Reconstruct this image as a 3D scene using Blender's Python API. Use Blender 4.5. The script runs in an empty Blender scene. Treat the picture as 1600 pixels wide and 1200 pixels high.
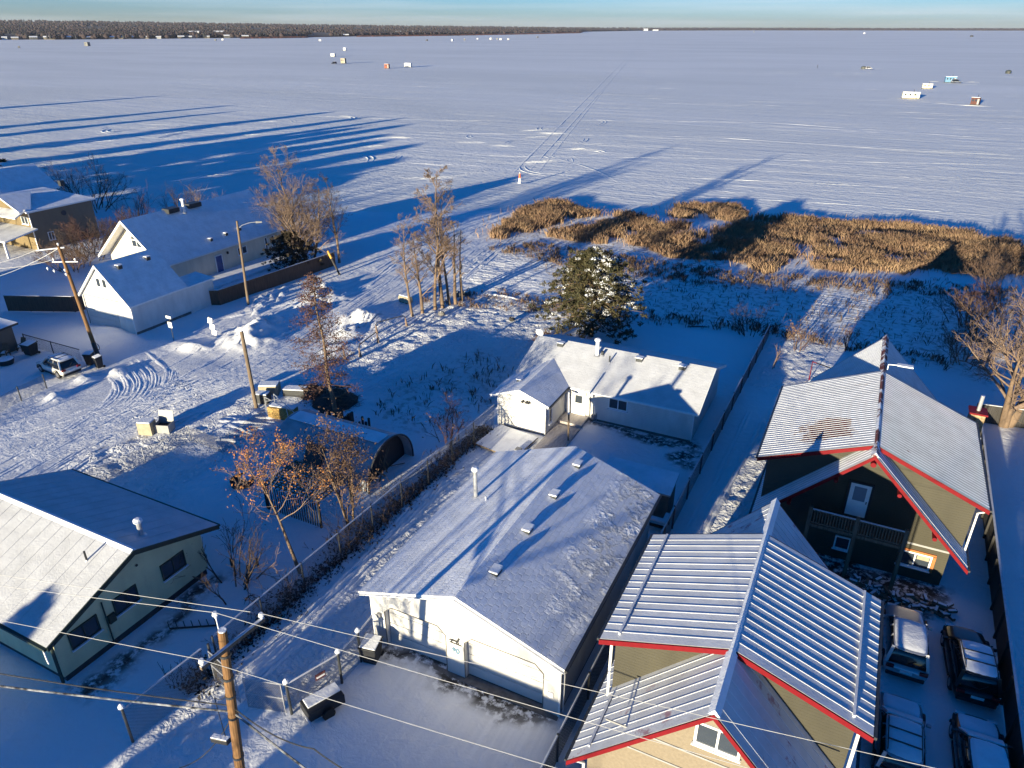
import bpy, bmesh, math, random
import numpy as np
from mathutils import Vector, Matrix
R = math.radians
S = bpy.context.scene
COL = S.collection
# ------------------------------------------------------------------ camera
# world axes follow the village lots: +Y runs from the street to the lake, +X to the right along the street
CAM = np.array([0.0, 0.0, 28.0])
YAW, PITCH, FPX = R(26.5), R(26.28), 1128.0          # yaw to the left, pitch down, focal length in photo pixels
cam = bpy.data.cameras.new('camera'); camo = bpy.data.objects.new('camera', cam); COL.objects.link(camo)
camo.location = CAM; camo.rotation_euler = (R(90) - PITCH, 0, YAW)
cam.sensor_fit = 'HORIZONTAL'; cam.sensor_width = 36; cam.lens = 36 * FPX / 1600
cam.clip_start = 0.1; cam.clip_end = 60000
S.camera = camo
# ------------------------------------------------------------------ light
SUN_AZ, SUN_EL = R(7.65), R(6.65)      # the light travels towards +Y, 7.65 deg to +X
w = bpy.data.worlds.new('World'); S.world = w; w.use_nodes = True
nt = w.node_tree; bg = nt.nodes['Background']
sky = nt.nodes.new('ShaderNodeTexSky'); sky.sky_type = 'NISHITA'; sky.sun_disc = False
sky.sun_elevation = SUN_EL; sky.sun_rotation = math.pi + SUN_AZ
sky.altitude = 600; sky.air_density = 1.0; sky.dust_density = 0.4; sky.ozone_density = 3.0
hs = nt.nodes.new('ShaderNodeHueSaturation'); hs.inputs['Saturation'].default_value = 1.45; hs.inputs['Value'].default_value = 1.0
nt.links.new(sky.outputs[0], hs.inputs['Color'])
# thin cirrus bands near the horizon
tc = nt.nodes.new('ShaderNodeTexCoord'); mp = nt.nodes.new('ShaderNodeMapping'); mp.inputs['Scale'].default_value = (2.0, 2.0, 60.0)
nz = nt.nodes.new('ShaderNodeTexNoise'); nz.inputs['Scale'].default_value = 1.6; nz.inputs['Detail'].default_value = 5
cr = nt.nodes.new('ShaderNodeValToRGB'); cr.color_ramp.elements[0].position = 0.42; cr.color_ramp.elements[1].position = 0.72
cr.color_ramp.elements[0].color = (0, 0, 0, 1); cr.color_ramp.elements[1].color = (.35, .35, .35, 1)
mx = nt.nodes.new('ShaderNodeMixRGB'); mx.inputs['Color2'].default_value = (3.6, 3.9, 4.3, 1)
nt.links.new(tc.outputs['Generated'], mp.inputs['Vector']); nt.links.new(mp.outputs[0], nz.inputs['Vector'])
nt.links.new(nz.outputs['Fac'], cr.inputs['Fac'])
szc = nt.nodes.new('ShaderNodeSeparateXYZ'); nt.links.new(tc.outputs['Generated'], szc.inputs[0]); mrc = nt.nodes.new('ShaderNodeMapRange'); mrc.inputs['From Min'].default_value = .04; mrc.inputs['From Max'].default_value = .14
mrc.inputs['To Min'].default_value = 1; mrc.inputs['To Max'].default_value = 0; nt.links.new(szc.outputs['Z'], mrc.inputs['Value']); mlc = nt.nodes.new('ShaderNodeMath'); mlc.operation = 'MULTIPLY'
nt.links.new(cr.outputs['Color'], mlc.inputs[0]); nt.links.new(mrc.outputs[0], mlc.inputs[1]); nt.links.new(mlc.outputs[0], mx.inputs['Fac'])
# deep blue overhead, pale and cool near the horizon
tr = nt.nodes.new('ShaderNodeValToRGB'); sz = nt.nodes.new('ShaderNodeSeparateXYZ'); tn = nt.nodes.new('ShaderNodeMixRGB'); tn.blend_type = 'MULTIPLY'; tn.inputs['Fac'].default_value = 1
e = tr.color_ramp.elements; e[0].position = 0.0; e[0].color = (.52, .70, 1.95, 1); e[1].position = .35; e[1].color = (.085, .68, 1.0, 1)
_e = e.new(.035); _e.color = (.46, .70, 1.55, 1); _e = e.new(.11); _e.color = (.22, .66, 1.3, 1)
nt.links.new(tc.outputs['Generated'], sz.inputs[0]); nt.links.new(sz.outputs['Z'], tr.inputs['Fac']); nt.links.new(hs.outputs['Color'], tn.inputs['Color1']); nt.links.new(tr.outputs['Color'], tn.inputs['Color2'])
nt.links.new(tn.outputs[0], mx.inputs['Color1']); nt.links.new(mx.outputs[0], bg.inputs['Color'])
bg.inputs['Strength'].default_value = 0.088
sl = bpy.data.lights.new('sun', 'SUN'); sl.energy = 5.0; sl.angle = R(0.5); sl.color = (1.0, 0.875, 0.61)
so = bpy.data.objects.new('sun', sl); COL.objects.link(so); so.location = (0, -40, 60)
_d = Vector((math.sin(SUN_AZ) * math.cos(SUN_EL), math.cos(SUN_AZ) * math.cos(SUN_EL), -math.sin(SUN_EL)))
so.rotation_euler = _d.to_track_quat('-Z', 'Y').to_euler()
S.view_settings.view_transform = 'Standard'; S.view_settings.look = 'None'
S.view_settings.gamma = 1.0; S.view_settings.use_curve_mapping = False
S.view_settings.exposure = 1.36
S.render.engine = 'CYCLES'
# ------------------------------------------------------------------ survey helpers (where a spot of the photo lies on the ground)
_fw = np.array([-math.sin(YAW) * math.cos(PITCH), math.cos(YAW) * math.cos(PITCH), -math.sin(PITCH)])
_rt = np.array([math.cos(YAW), math.sin(YAW), 0.0]); _up = np.cross(_rt, _fw)
def at(px, py, z=0.0):
    d = _fw + _rt * (px - 800) / FPX + _up * (600 - py) / FPX
    return CAM + d * ((z - CAM[2]) / d[2])
# ------------------------------------------------------------------ numeric noise
_rs = np.random.RandomState(7); _T = _rs.rand(256, 256)
def vn(x, y):
    xi = np.floor(x).astype(int); yi = np.floor(y).astype(int); fx = x - xi; fy = y - yi
    fx = fx * fx * (3 - 2 * fx); fy = fy * fy * (3 - 2 * fy)
    a = _T[xi & 255, yi & 255]; b = _T[(xi + 1) & 255, yi & 255]; c = _T[xi & 255, (yi + 1) & 255]; d = _T[(xi + 1) & 255, (yi + 1) & 255]
    return (a * (1 - fx) + b * fx) * (1 - fy) + (c * (1 - fx) + d * fx) * fy - .5
def fbm(x, y, o=4):
    s = 0; a = 1.
    for i in range(o):
        s = s + a * vn(x * 2 ** i + 17.3 * i, y * 2 ** i + 9.1 * i); a *= .5
    return s
# ------------------------------------------------------------------ object helpers
def tag(o, label=None, cat=None, group=None, kind=None):
    if label: o['label'] = label
    if cat: o['category'] = cat
    if group: o['group'] = group
    if kind: o['kind'] = kind
    return o
def thing(name, label, cat, loc=(0, 0, 0), rz=0.0, group=None):
    o = bpy.data.objects.new(name, None); COL.objects.link(o)
    o.location = loc; o.rotation_euler = (0, 0, rz); o.empty_display_size = .5
    return tag(o, label, cat, group)
def _root(o):
    p = Vector((0, 0, 0))
    while o is not None:
        p = p + Vector(o.location); o = o.parent
    return p
def copy_tree(o, parent=None):
    c = o.copy(); COL.objects.link(c); c.parent = parent
    for ch in list(o.children): copy_tree(ch, c)
    return c
def mesh_np(name, V, Fc, mats, parent=None, local=False, smooth=False, mi=None, attrs=None):
    """V (n,3); Fc list of (m,k) index arrays"""
    V = np.asarray(V, float).reshape(-1, 3)
    if parent is not None and not local: V = V - np.array(_root(parent))
    me = bpy.data.meshes.new(name)
    me.vertices.add(len(V)); me.vertices.foreach_set('co', V.astype(np.float32).ravel())
    Fc = [np.asarray(f) for f in Fc if len(f)]
    loops = np.concatenate([f.ravel() for f in Fc]); tot = np.concatenate([np.full(len(f), f.shape[1]) for f in Fc])
    st = np.concatenate([[0], np.cumsum(tot)[:-1]])
    me.loops.add(len(loops)); me.loops.foreach_set('vertex_index', loops.astype(np.int32))
    me.polygons.add(len(tot)); me.polygons.foreach_set('loop_start', st.astype(np.int32)); me.polygons.foreach_set('loop_total', tot.astype(np.int32))
    if mi is not None: me.polygons.foreach_set('material_index', np.asarray(mi, np.int32))
    if smooth: me.polygons.foreach_set('use_smooth', np.ones(len(tot), bool))
    for k, a in (attrs or {}).items():
        at_ = me.attributes.new(k, 'FLOAT', 'POINT'); at_.data.foreach_set('value', np.asarray(a, np.float32))
    me.update(calc_edges=True)
    for m in (mats if isinstance(mats, (list, tuple)) else [mats]): me.materials.append(m)
    o = bpy.data.objects.new(name, me); COL.objects.link(o)
    if parent is not None: o.parent = parent
    return o
class MB:
    def __init__(s): s.v = []; s.f = []; s.m = []; s.cut = []
    def add(s, vs, fs, m=0):
        b = len(s.v); s.v += [tuple(map(float, v)) for v in vs]
        for f in fs: s.f.append([b + i for i in f]); s.m.append(m)
        s.cut.append((len(vs), len(fs)))
        return s
    def box(s, x0, x1, y0, y1, z0, z1, m=0):
        if x0 > x1: x0, x1 = x1, x0
        if y0 > y1: y0, y1 = y1, y0
        return s.add([(x, y, z) for z in (z0, z1) for y in (y0, y1) for x in (x0, x1)],
                     [(0, 2, 3, 1), (4, 5, 7, 6), (0, 1, 5, 4), (2, 6, 7, 3), (0, 4, 6, 2), (1, 3, 7, 5)], m)
    def obox(s, c, u, v, n, su, sv, sn, m=0):
        c = Vector(c); u = Vector(u).normalized() * su / 2; v = Vector(v).normalized() * sv / 2; n = Vector(n).normalized() * sn / 2
        return s.add([c + a * u + b * v + d * n for d in (-1, 1) for b in (-1, 1) for a in (-1, 1)],
                     [(0, 2, 3, 1), (4, 5, 7, 6), (0, 1, 5, 4), (2, 6, 7, 3), (0, 4, 6, 2), (1, 3, 7, 5)], m)
    def bar(s, p0, p1, wd, ht, m=0, up=(0, 0, 1)):
        p0 = Vector(p0); p1 = Vector(p1); u = p1 - p0; L = u.length; u.normalize()
        v = Vector(up).cross(u)
        if v.length < 1e-4: v = Vector((1, 0, 0)).cross(u)
        v.normalize(); n = u.cross(v)
        return s.obox((p0 + p1) / 2, u, v, n, L, wd, ht, m)
    def tube(s, pts, r, n=8, m=0, caps=True):
        pts = [Vector(p) for p in pts]; rr = r if isinstance(r, (list, tuple)) else [r] * len(pts)
        vs = []; ref = None
        for i, p in enumerate(pts):
            t = (pts[min(i + 1, len(pts) - 1)] - pts[max(i - 1, 0)]).normalized()
            if ref is None: ref = Vector((1, 0, 0)) if abs(t.x) < .8 else Vector((0, 1, 0))
            a = t.cross(ref).normalized(); b = t.cross(a)
            for k in range(n):
                an = 2 * math.pi * k / n; vs.append(p + rr[i] * (math.cos(an) * a + math.sin(an) * b))
        fs = [(i * n + k, i * n + (k + 1) % n, (i + 1) * n + (k + 1) % n, (i + 1) * n + k) for i in range(len(pts) - 1) for k in range(n)]
        if caps: fs += [tuple(range(n))[::-1], tuple((len(pts) - 1) * n + k for k in range(n))]
        return s.add(vs, fs, m)
    def slab(s, q, t, mt=0, ms=1, mb=None):
        """q: top corners counter-clockwise seen from above; extruded straight down by t"""
        k = len(q); q = [Vector(p) for p in q]; vs = q + [p - Vector((0, 0, t)) for p in q]
        s.add(vs, [tuple(range(k))], mt)
        b = len(s.v) - 2 * k
        for i in range(k):
            j = (i + 1) % k; s.f.append([b + i, b + k + i, b + k + j, b + j]); s.m.append(ms)
        s.f.append([b + k + i for i in range(k)][::-1]); s.m.append(ms if mb is None else mb)
        s.cut[-1] = (2 * k, k + 2)
        return s
    def prism(s, poly, d, m=0):
        """poly: planar loop; extruded along d"""
        k = len(poly); p = [Vector(a) for a in poly]; d = Vector(d)
        return s.add(p + [a + d for a in p], [tuple(range(k))[::-1], tuple(range(k, 2 * k))] + [(i, (i + 1) % k, k + (i + 1) % k, k + i) for i in range(k)], m)
    def build_split(s, name, mats, parent=None, local=False):
        """one object per shape added"""
        out = []; vi = 0; fi = 0
        for nv, nf in s.cut:
            q = MB(); q.v = s.v[vi:vi + nv]; q.f = [[a - vi for a in f] for f in s.f[fi:fi + nf]]; q.m = s.m[fi:fi + nf]; vi += nv; fi += nf; out.append(q.build(name, mats, parent, local))
        return out
    def build(s, name, mats, parent=None, local=False, smooth=False, fix=True, bevel=0):
        me = bpy.data.meshes.new(name); off = Vector((0, 0, 0)) if (parent is None or local) else _root(parent)
        me.from_pydata([Vector(v) - off for v in s.v], [], s.f)
        for m in (mats if isinstance(mats, (list, tuple)) else [mats]): me.materials.append(m)
        me.polygons.foreach_set('material_index', s.m)
        if smooth: me.polygons.foreach_set('use_smooth', [True] * len(s.f))
        if fix:
            bm = bmesh.new(); bm.from_mesh(me); bmesh.ops.recalc_face_normals(bm, faces=bm.faces); bm.to_mesh(me); bm.free()
        me.update()
        o = bpy.data.objects.new(name, me); COL.objects.link(o)
        if parent is not None: o.parent = parent
        if bevel:
            b = o.modifiers.new('bevel', 'BEVEL'); b.width = bevel; b.segments = 2; b.limit_method = 'ANGLE'
        return o
# ------------------------------------------------------------------ materials
def nodes(name):
    m = bpy.data.materials.new(name); m.use_nodes = True
    n = m.node_tree.nodes; l = m.node_tree.links; return m, n, l, n['Principled BSDF']
def simple(name, col, rough=.6, var=.12, scale=3.0, metal=0.0, bump=0.0, bscale=None, stretch=(1, 1, 1), col2=None, amount=0.5, spec=.4):
    m, n, l, p = nodes(name)
    tc = n.new('ShaderNodeTexCoord'); mp = n.new('ShaderNodeMapping'); mp.inputs['Scale'].default_value = stretch
    l.new(tc.outputs['Object'], mp.inputs['Vector'])
    nz = n.new('ShaderNodeTexNoise'); nz.inputs['Scale'].default_value = scale; nz.inputs['Detail'].default_value = 6; nz.inputs['Roughness'].default_value = .6
    l.new(mp.outputs[0], nz.inputs['Vector'])
    cr = n.new('ShaderNodeValToRGB'); e = cr.color_ramp.elements
    c2 = col2 if col2 else tuple(c * (1 - 2 * var) for c in col); c1 = col if col2 else tuple(min(1, c * (1 + var)) for c in col)
    e[0].color = (*c2, 1); e[1].color = (*c1, 1); e[0].position = max(0, amount - .2); e[1].position = min(1, amount + .2)
    l.new(nz.outputs['Fac'], cr.inputs['Fac']); l.new(cr.outputs['Color'], p.inputs['Base Color'])
    p.inputs['Roughness'].default_value = rough; p.inputs['Metallic'].default_value = metal; p.inputs['Specular IOR Level'].default_value = spec
    if bump:
        b = n.new('ShaderNodeBump'); b.inputs['Distance'].default_value = bump; b.inputs['Strength'].default_value = 1
        if bscale:
            nb = n.new('ShaderNodeTexNoise'); nb.inputs['Scale'].default_value = bscale; nb.inputs['Detail'].default_value = 4
            l.new(mp.outputs[0], nb.inputs['Vector']); l.new(nb.outputs['Fac'], b.inputs['Height'])
        else: l.new(nz.outputs['Fac'], b.inputs['Height'])
        l.new(b.outputs[0], p.inputs['Normal'])
    return m
def siding(name, col, pitch=.15, rough=.55, depth=.02, var=.06):
    """lap siding: saw-tooth boards along Z"""
    m, n, l, p = nodes(name)
    tc = n.new('ShaderNodeTexCoord'); wv = n.new('ShaderNodeTexWave'); wv.bands_direction = 'Z'; wv.wave_profile = 'SAW'
    wv.inputs['Scale'].default_value = 1 / pitch / 2 / math.pi * 2 * math.pi / 1.0 / 3.18; wv.inputs['Distortion'].default_value = 0
    l.new(tc.outputs['Object'], wv.inputs['Vector'])
    b = n.new('ShaderNodeBump'); b.inputs['Distance'].default_value = depth; b.inputs['Strength'].default_value = 1
    l.new(wv.outputs['Fac'], b.inputs['Height']); l.new(b.outputs[0], p.inputs['Normal'])
    nz = n.new('ShaderNodeTexNoise'); nz.inputs['Scale'].default_value = 1.3; nz.inputs['Detail'].default_value = 7
    mp = n.new('ShaderNodeMapping'); mp.inputs['Scale'].default_value = (1, 1, .4); l.new(tc.outputs['Object'], mp.inputs['Vector']); l.new(mp.outputs[0], nz.inputs['Vector'])
    cr = n.new('ShaderNodeValToRGB'); e = cr.color_ramp.elements
    e[0].color = (*[c * (1 - 2.2 * var) for c in col], 1); e[1].color = (*[min(1, c * (1 + var)) for c in col], 1); e[0].position = .3; e[1].position = .65
    l.new(nz.outputs['Fac'], cr.inputs['Fac']); l.new(cr.outputs['Color'], p.inputs['Base Color'])
    p.inputs['Roughness'].default_value = rough
    return m
SNOWC = (.80, .82, .86)
def snow_roof(name, axes='yx', brick=True, lump=0.0, red=0.0, bk=1.0, spot=None, tone=1.0, bump=.02, under=(.20, .045, .035), tile=(.46, .27)):
    """thin snow on a roof; axes: which object axes run along the courses / up the slope"""
    m, n, l, p = nodes(name)
    tc = n.new('ShaderNodeTexCoord'); sp = n.new('ShaderNodeSeparateXYZ'); cb = n.new('ShaderNodeCombineXYZ')
    l.new(tc.outputs['Object'], sp.inputs[0]); l.new(sp.outputs[axes[0].upper()], cb.inputs['X']); l.new(sp.outputs[axes[1].upper()], cb.inputs['Y'])
    nz = n.new('ShaderNodeTexNoise'); nz.inputs['Scale'].default_value = 1.1; nz.inputs['Detail'].default_value = 7; nz.inputs['Roughness'].default_value = .62
    l.new(tc.outputs['Object'], nz.inputs['Vector'])
    nf = n.new('ShaderNodeTexNoise'); nf.inputs['Scale'].default_value = 11; nf.inputs['Detail'].default_value = 4
    l.new(tc.outputs['Object'], nf.inputs['Vector'])
    col = n.new('ShaderNodeValToRGB'); e = col.color_ramp.elements
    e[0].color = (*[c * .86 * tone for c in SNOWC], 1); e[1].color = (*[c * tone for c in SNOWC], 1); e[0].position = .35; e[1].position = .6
    l.new(nz.outputs['Fac'], col.inputs['Fac']); cur = col.outputs['Color']
    h = n.new('ShaderNodeMath'); h.operation = 'MULTIPLY_ADD'; h.inputs[1].default_value = 1.2 * bump
    l.new(nf.outputs['Fac'], h.inputs[0])
    h0 = n.new('ShaderNodeMath'); h0.operation = 'MULTIPLY'; h0.inputs[1].default_value = 2.5 * bump; l.new(nz.outputs['Fac'], h0.inputs[0]); l.new(h0.outputs[0], h.inputs[2])
    hh = h.outputs[0]
    if brick:
        br = n.new('ShaderNodeTexBrick'); br.inputs['Scale'].default_value = 1; br.inputs['Brick Width'].default_value = tile[0]; br.inputs['Row Height'].default_value = tile[1]
        br.inputs['Mortar Size'].default_value = .028; br.inputs['Mortar Smooth'].default_value = .9; br.inputs['Bias'].default_value = 0
        wob = n.new('ShaderNodeVectorMath'); wob.operation = 'MULTIPLY_ADD'; wob.inputs[1].default_value = (.18, .18, 0)
        l.new(nf.outputs['Color'], wob.inputs[0]); l.new(cb.outputs[0], wob.inputs[2]); l.new(wob.outputs[0], br.inputs['Vector'])
        br.inputs['Color1'].default_value = (1, 1, 1, 1); br.inputs['Color2'].default_value = (.55, .55, .55, 1); br.inputs['Mortar'].default_value = (0, 0, 0, 1)
        hb = n.new('ShaderNodeMath'); hb.operation = 'MULTIPLY_ADD'; hb.inputs[1].default_value = .030 * bk
        l.new(br.outputs['Color'], hb.inputs[0]); l.new(hh, hb.inputs[2]); hh = hb.outputs[0]
        mr = n.new('ShaderNodeMixRGB'); mr.blend_type = 'MIX'; mr.inputs['Color2'].default_value = (.44, .46, .52, 1)
        fm = n.new('ShaderNodeMath'); fm.operation = 'MULTIPLY'; fm.inputs[1].default_value = .30 * bk
        l.new(br.outputs['Fac'], fm.inputs[0]); l.new(fm.outputs[0], mr.inputs['Fac']); l.new(cur, mr.inputs['Color1']); cur = mr.outputs[0]
    if lump:
        nl = n.new('ShaderNodeTexNoise'); nl.inputs['Scale'].default_value = 2.6; nl.inputs['Detail'].default_value = 3; nl.inputs['Distortion'].default_value = 1.2
        l.new(tc.outputs['Object'], nl.inputs['Vector'])
        # a scuffed band down the outer right slope
        mx_ = n.new('ShaderNodeMapRange'); mx_.inputs['From Min'].default_value = 2.7; mx_.inputs['From Max'].default_value = 3.9; l.new(sp.outputs['X'], mx_.inputs['Value'])
        my_ = n.new('ShaderNodeMapRange'); my_.inputs['From Min'].default_value = 1.5; my_.inputs['From Max'].default_value = 6.0; l.new(sp.outputs['Y'], my_.inputs['Value'])
        m1 = n.new('ShaderNodeMath'); m1.operation = 'MULTIPLY'; l.new(mx_.outputs[0], m1.inputs[0]); l.new(my_.outputs[0], m1.inputs[1])
        ml = n.new('ShaderNodeMapRange'); ml.inputs['From Min'].default_value = .48; ml.inputs['From Max'].default_value = .56; l.new(nz.outputs['Fac'], ml.inputs['Value'])
        m2 = n.new('ShaderNodeMath'); m2.operation = 'MULTIPLY'; l.new(m1.outputs[0], m2.inputs[0]); l.new(ml.outputs[0], m2.inputs[1])
        m3 = n.new('ShaderNodeMath'); m3.operation = 'MULTIPLY'; l.new(m2.outputs[0], m3.inputs[0]); l.new(nl.outputs['Fac'], m3.inputs[1])
        m4 = n.new('ShaderNodeMath'); m4.operation = 'MULTIPLY_ADD'; m4.inputs[1].default_value = lump; l.new(m3.outputs[0], m4.inputs[0]); l.new(hh, m4.inputs[2]); hh = m4.outputs[0]
    if red:
        nr = n.new('ShaderNodeTexNoise'); nr.inputs['Scale'].default_value = .9; nr.inputs['Detail'].default_value = 8; nr.inputs['Roughness'].default_value = .7
        l.new(tc.outputs['Object'], nr.inputs['Vector'])
        rr = n.new('ShaderNodeMapRange'); rr.inputs['From Min'].default_value = .70 - red * .25; rr.inputs['From Max'].default_value = .76 - red * .25; l.new(nr.outputs['Fac'], rr.inputs['Value'])
        if spot:   # one melted-off patch
            ds = n.new('ShaderNodeVectorMath'); ds.operation = 'DISTANCE'; ds.inputs[1].default_value = spot[:3]; l.new(tc.outputs['Object'], ds.inputs[0])
            dn = n.new('ShaderNodeMath'); dn.operation = 'MULTIPLY_ADD'; dn.inputs[1].default_value = 4.5; l.new(nr.outputs['Fac'], dn.inputs[0]); dn.inputs[2].default_value = -2.25
            da = n.new('ShaderNodeMath'); da.operation = 'ADD'; l.new(dn.outputs[0], da.inputs[0]); l.new(ds.outputs['Value'], da.inputs[1])
            dr = n.new('ShaderNodeMapRange'); dr.inputs['From Min'].default_value = spot[3]; dr.inputs['From Max'].default_value = spot[3] - .25; l.new(da.outputs[0], dr.inputs['Value'])
            mxr = n.new('ShaderNodeMath'); mxr.operation = 'MAXIMUM'; l.new(rr.outputs[0], mxr.inputs[0]); l.new(dr.outputs[0], mxr.inputs[1]); rr = mxr
        mr = n.new('ShaderNodeMixRGB'); mr.inputs['Color2'].default_value = (*under, 1); l.new(rr.outputs[0], mr.inputs['Fac']); l.new(cur, mr.inputs['Color1']); cur = mr.outputs[0]
    b = n.new('ShaderNodeBump'); b.inputs['Distance'].default_value = 1.0; b.inputs['Strength'].default_value = 1; l.new(hh, b.inputs['Height'])
    l.new(b.outputs[0], p.inputs['Normal']); l.new(cur, p.inputs['Base Color']); p.inputs['Roughness'].default_value = .75; p.inputs['Specular IOR Level'].default_value = .25
    return m
def mesh_wire(name, dens=.22, col=(.12, .12, .13)):
    m, n, l, p = nodes(name)
    tc = n.new('ShaderNodeTexCoord'); outs = []
    for s_ in (1, -1):
        sp = n.new('ShaderNodeSeparateXYZ'); l.new(tc.outputs['Object'], sp.inputs[0])
        a = n.new('ShaderNodeMath'); a.operation = 'ADD'; l.new(sp.outputs['X'], a.inputs[0]); l.new(sp.outputs['Y'], a.inputs[1])
        b = n.new('ShaderNodeMath'); b.operation = 'MULTIPLY_ADD'; b.inputs[1].default_value = s_; l.new(sp.outputs['Z'], b.inputs[0]); l.new(a.outputs[0], b.inputs[2])
        c = n.new('ShaderNodeMath'); c.operation = 'MULTIPLY'; c.inputs[1].default_value = 11.; l.new(b.outputs[0], c.inputs[0])
        d = n.new('ShaderNodeMath'); d.operation = 'FRACT'; l.new(c.outputs[0], d.inputs[0])
        e = n.new('ShaderNodeMath'); e.operation = 'LESS_THAN'; e.inputs[1].default_value = dens / 2; l.new(d.outputs[0], e.inputs[0]); outs.append(e)
    mxm = n.new('ShaderNodeMath'); mxm.operation = 'MAXIMUM'; l.new(outs[0].outputs[0], mxm.inputs[0]); l.new(outs[1].outputs[0], mxm.inputs[1])
    p.inputs['Base Color'].default_value = (*col, 1); p.inputs['Metallic'].default_value = .3; p.inputs['Roughness'].default_value = .5
    l.new(mxm.outputs[0], p.inputs['Alpha'])
    return m
def glass(name, col=(.02, .025, .03)):
    m, n, l, p = nodes(name); p.inputs['Base Color'].default_value = (*col, 1); p.inputs['Roughness'].default_value = .08; p.inputs['Specular IOR Level'].default_value = .6
    return m
M = {}
M['white_siding'] = siding('white_siding', (.70, .69, .66), .14)
M['white_panel'] = simple('white_panel', (.55, .545, .53), .5, .03, 1.5)
M['cream_siding'] = siding('cream_siding', (.66, .60, .48), .16)
M['grey_siding'] = siding('grey_siding', (.42, .42, .41), .16)
M['green_siding'] = siding('green_siding', (.60, .60, .37), .2, depth=.025)
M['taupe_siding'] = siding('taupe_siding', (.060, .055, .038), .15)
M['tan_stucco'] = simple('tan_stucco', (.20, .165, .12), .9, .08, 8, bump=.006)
M['dark_siding'] = siding('dark_siding', (.10, .10, .095), .16)
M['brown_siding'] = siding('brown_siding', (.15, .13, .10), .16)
M['sunlit_siding'] = siding('sunlit_siding', (.19, .14, .07), .16)
M['white_trim'] = simple('white_trim', (.80, .80, .79), .45, .04)
M['black_trim'] = simple('black_trim', (.035, .037, .04), .5, .1)
M['green_trim'] = simple('green_trim', (.03, .045, .035), .5, .1)
M['red_trim'] = simple('red_trim', (.155, .007, .011), .55, .07, 4, spec=.15)
M['grey_trim'] = simple('grey_trim', (.28, .28, .28), .5, .08)
M['glass'] = glass('window_glass', (.035, .045, .06)); M['pale_glass'] = glass('pale_glass', (.22, .25, .30)); M['car_glass'] = glass('car_glass', (.01, .011, .013))
M['snow'] = snow_roof('loose_snow', brick=False, bump=.012)
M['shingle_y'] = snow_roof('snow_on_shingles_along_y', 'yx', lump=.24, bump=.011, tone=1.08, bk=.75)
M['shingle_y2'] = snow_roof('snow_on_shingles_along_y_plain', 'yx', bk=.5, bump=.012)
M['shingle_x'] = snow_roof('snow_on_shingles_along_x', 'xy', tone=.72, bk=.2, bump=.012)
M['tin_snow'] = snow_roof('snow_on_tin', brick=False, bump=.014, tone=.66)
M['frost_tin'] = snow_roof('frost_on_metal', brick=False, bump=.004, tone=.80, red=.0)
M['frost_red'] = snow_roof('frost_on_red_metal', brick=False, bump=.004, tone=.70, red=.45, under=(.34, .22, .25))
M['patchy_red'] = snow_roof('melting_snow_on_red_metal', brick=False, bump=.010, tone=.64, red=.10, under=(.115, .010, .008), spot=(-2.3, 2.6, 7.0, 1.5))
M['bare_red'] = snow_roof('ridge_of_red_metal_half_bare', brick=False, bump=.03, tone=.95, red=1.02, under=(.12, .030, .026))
M['galv'] = simple('galvanised_steel', (.55, .56, .57), .35, .1, 5, metal=.6)
M['dark_steel'] = simple('dark_steel', (.06, .065, .07), .45, .15, 6, metal=.4)
M['rail_snow'] = simple('frosted_rail', (.55, .57, .62), .6, .1, 4)
M['pole_wood'] = simple('weathered_pole_wood', (.19, .10, .04), .85, .25, 2.0, bump=.01, stretch=(6, 6, .5))
M['grey_wood'] = simple('grey_weathered_wood', (.17, .125, .085), .85, .25, 2.0, bump=.01, stretch=(6, 6, .5))
M['fence_wood'] = simple('brown_fence_boards', (.13, .075, .05), .85, .22, 2.5, bump=.008, stretch=(5, 5, .4))
M['dark_wood'] = simple('dark_fence_boards', (.045, .042, .04), .85, .22, 2.5, bump=.008, stretch=(5, 5, .4))
M['deck'] = simple('frosted_deck_boards', (.50, .45, .42), .8, .2, 2.0, bump=.006, stretch=(9, 1, 1))
M['pale_wood'] = simple('pale_plywood', (.32, .28, .20), .8, .12, 2.5)
M['straw'] = simple('straw', (.42, .27, .09), .95, .35, 9, bump=.05, bscale=16)
M['concrete'] = simple('concrete', (.16, .15, .14), .9, .2, 3)
M['stone'] = simple('chimney_stone', (.33, .24, .14), .9, .35, 5, bump=.05)
M['cable'] = simple('aluminium_cable', (.42, .42, .42), .4, .05)
M['black_cable'] = simple('black_cable_with_snow', (.03, .03, .032), .6, .1, 1.2, col2=(.03, .03, .03), amount=.5)
M['snowy_cable'] = simple('snowy_cable', (.5, .52, .56), .7, .1, 3.0, col2=(.015, .015, .017), amount=.60)
M['plastic_black'] = simple('black_plastic', (.02, .021, .024), .5, .1)
M['bark'] = simple('grey_brown_bark', (.20, .14, .095), .9, .3, 5, bump=.02, stretch=(3, 3, .6))
M['pale_bark'] = simple('pale_poplar_bark', (.19, .13, .085), .85, .3, 1.2, stretch=(2, 2, .6), col2=(.05, .035, .026), amount=.42)
M['twig'] = simple('brown_twigs', (.15, .095, .065), .9, .2)
M['pale_twig'] = simple('pale_frosted_twigs', (.20, .14, .105), .9, .2)
M['red_twig'] = simple('reddish_larch_twigs', (.095, .048, .038), .9, .2)
M['dark_twig'] = simple('dark_twigs', (.065, .045, .036), .9, .25)
M['orange_leaf'] = simple('orange_dead_leaves', (.36, .145, .035), .8, .25, 1.5)
M['brown_leaf'] = simple('brown_dead_leaves', (.17, .10, .06), .85, .3, 1.5)
M['needle'] = simple('dark_green_needles', (.030, .036, .014), .8, .3, .8, col2=(.062, .050, .020), amount=.55)
M['rim'] = simple('alloy_rim', (.35, .35, .36), .35, .05, metal=.8)
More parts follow.
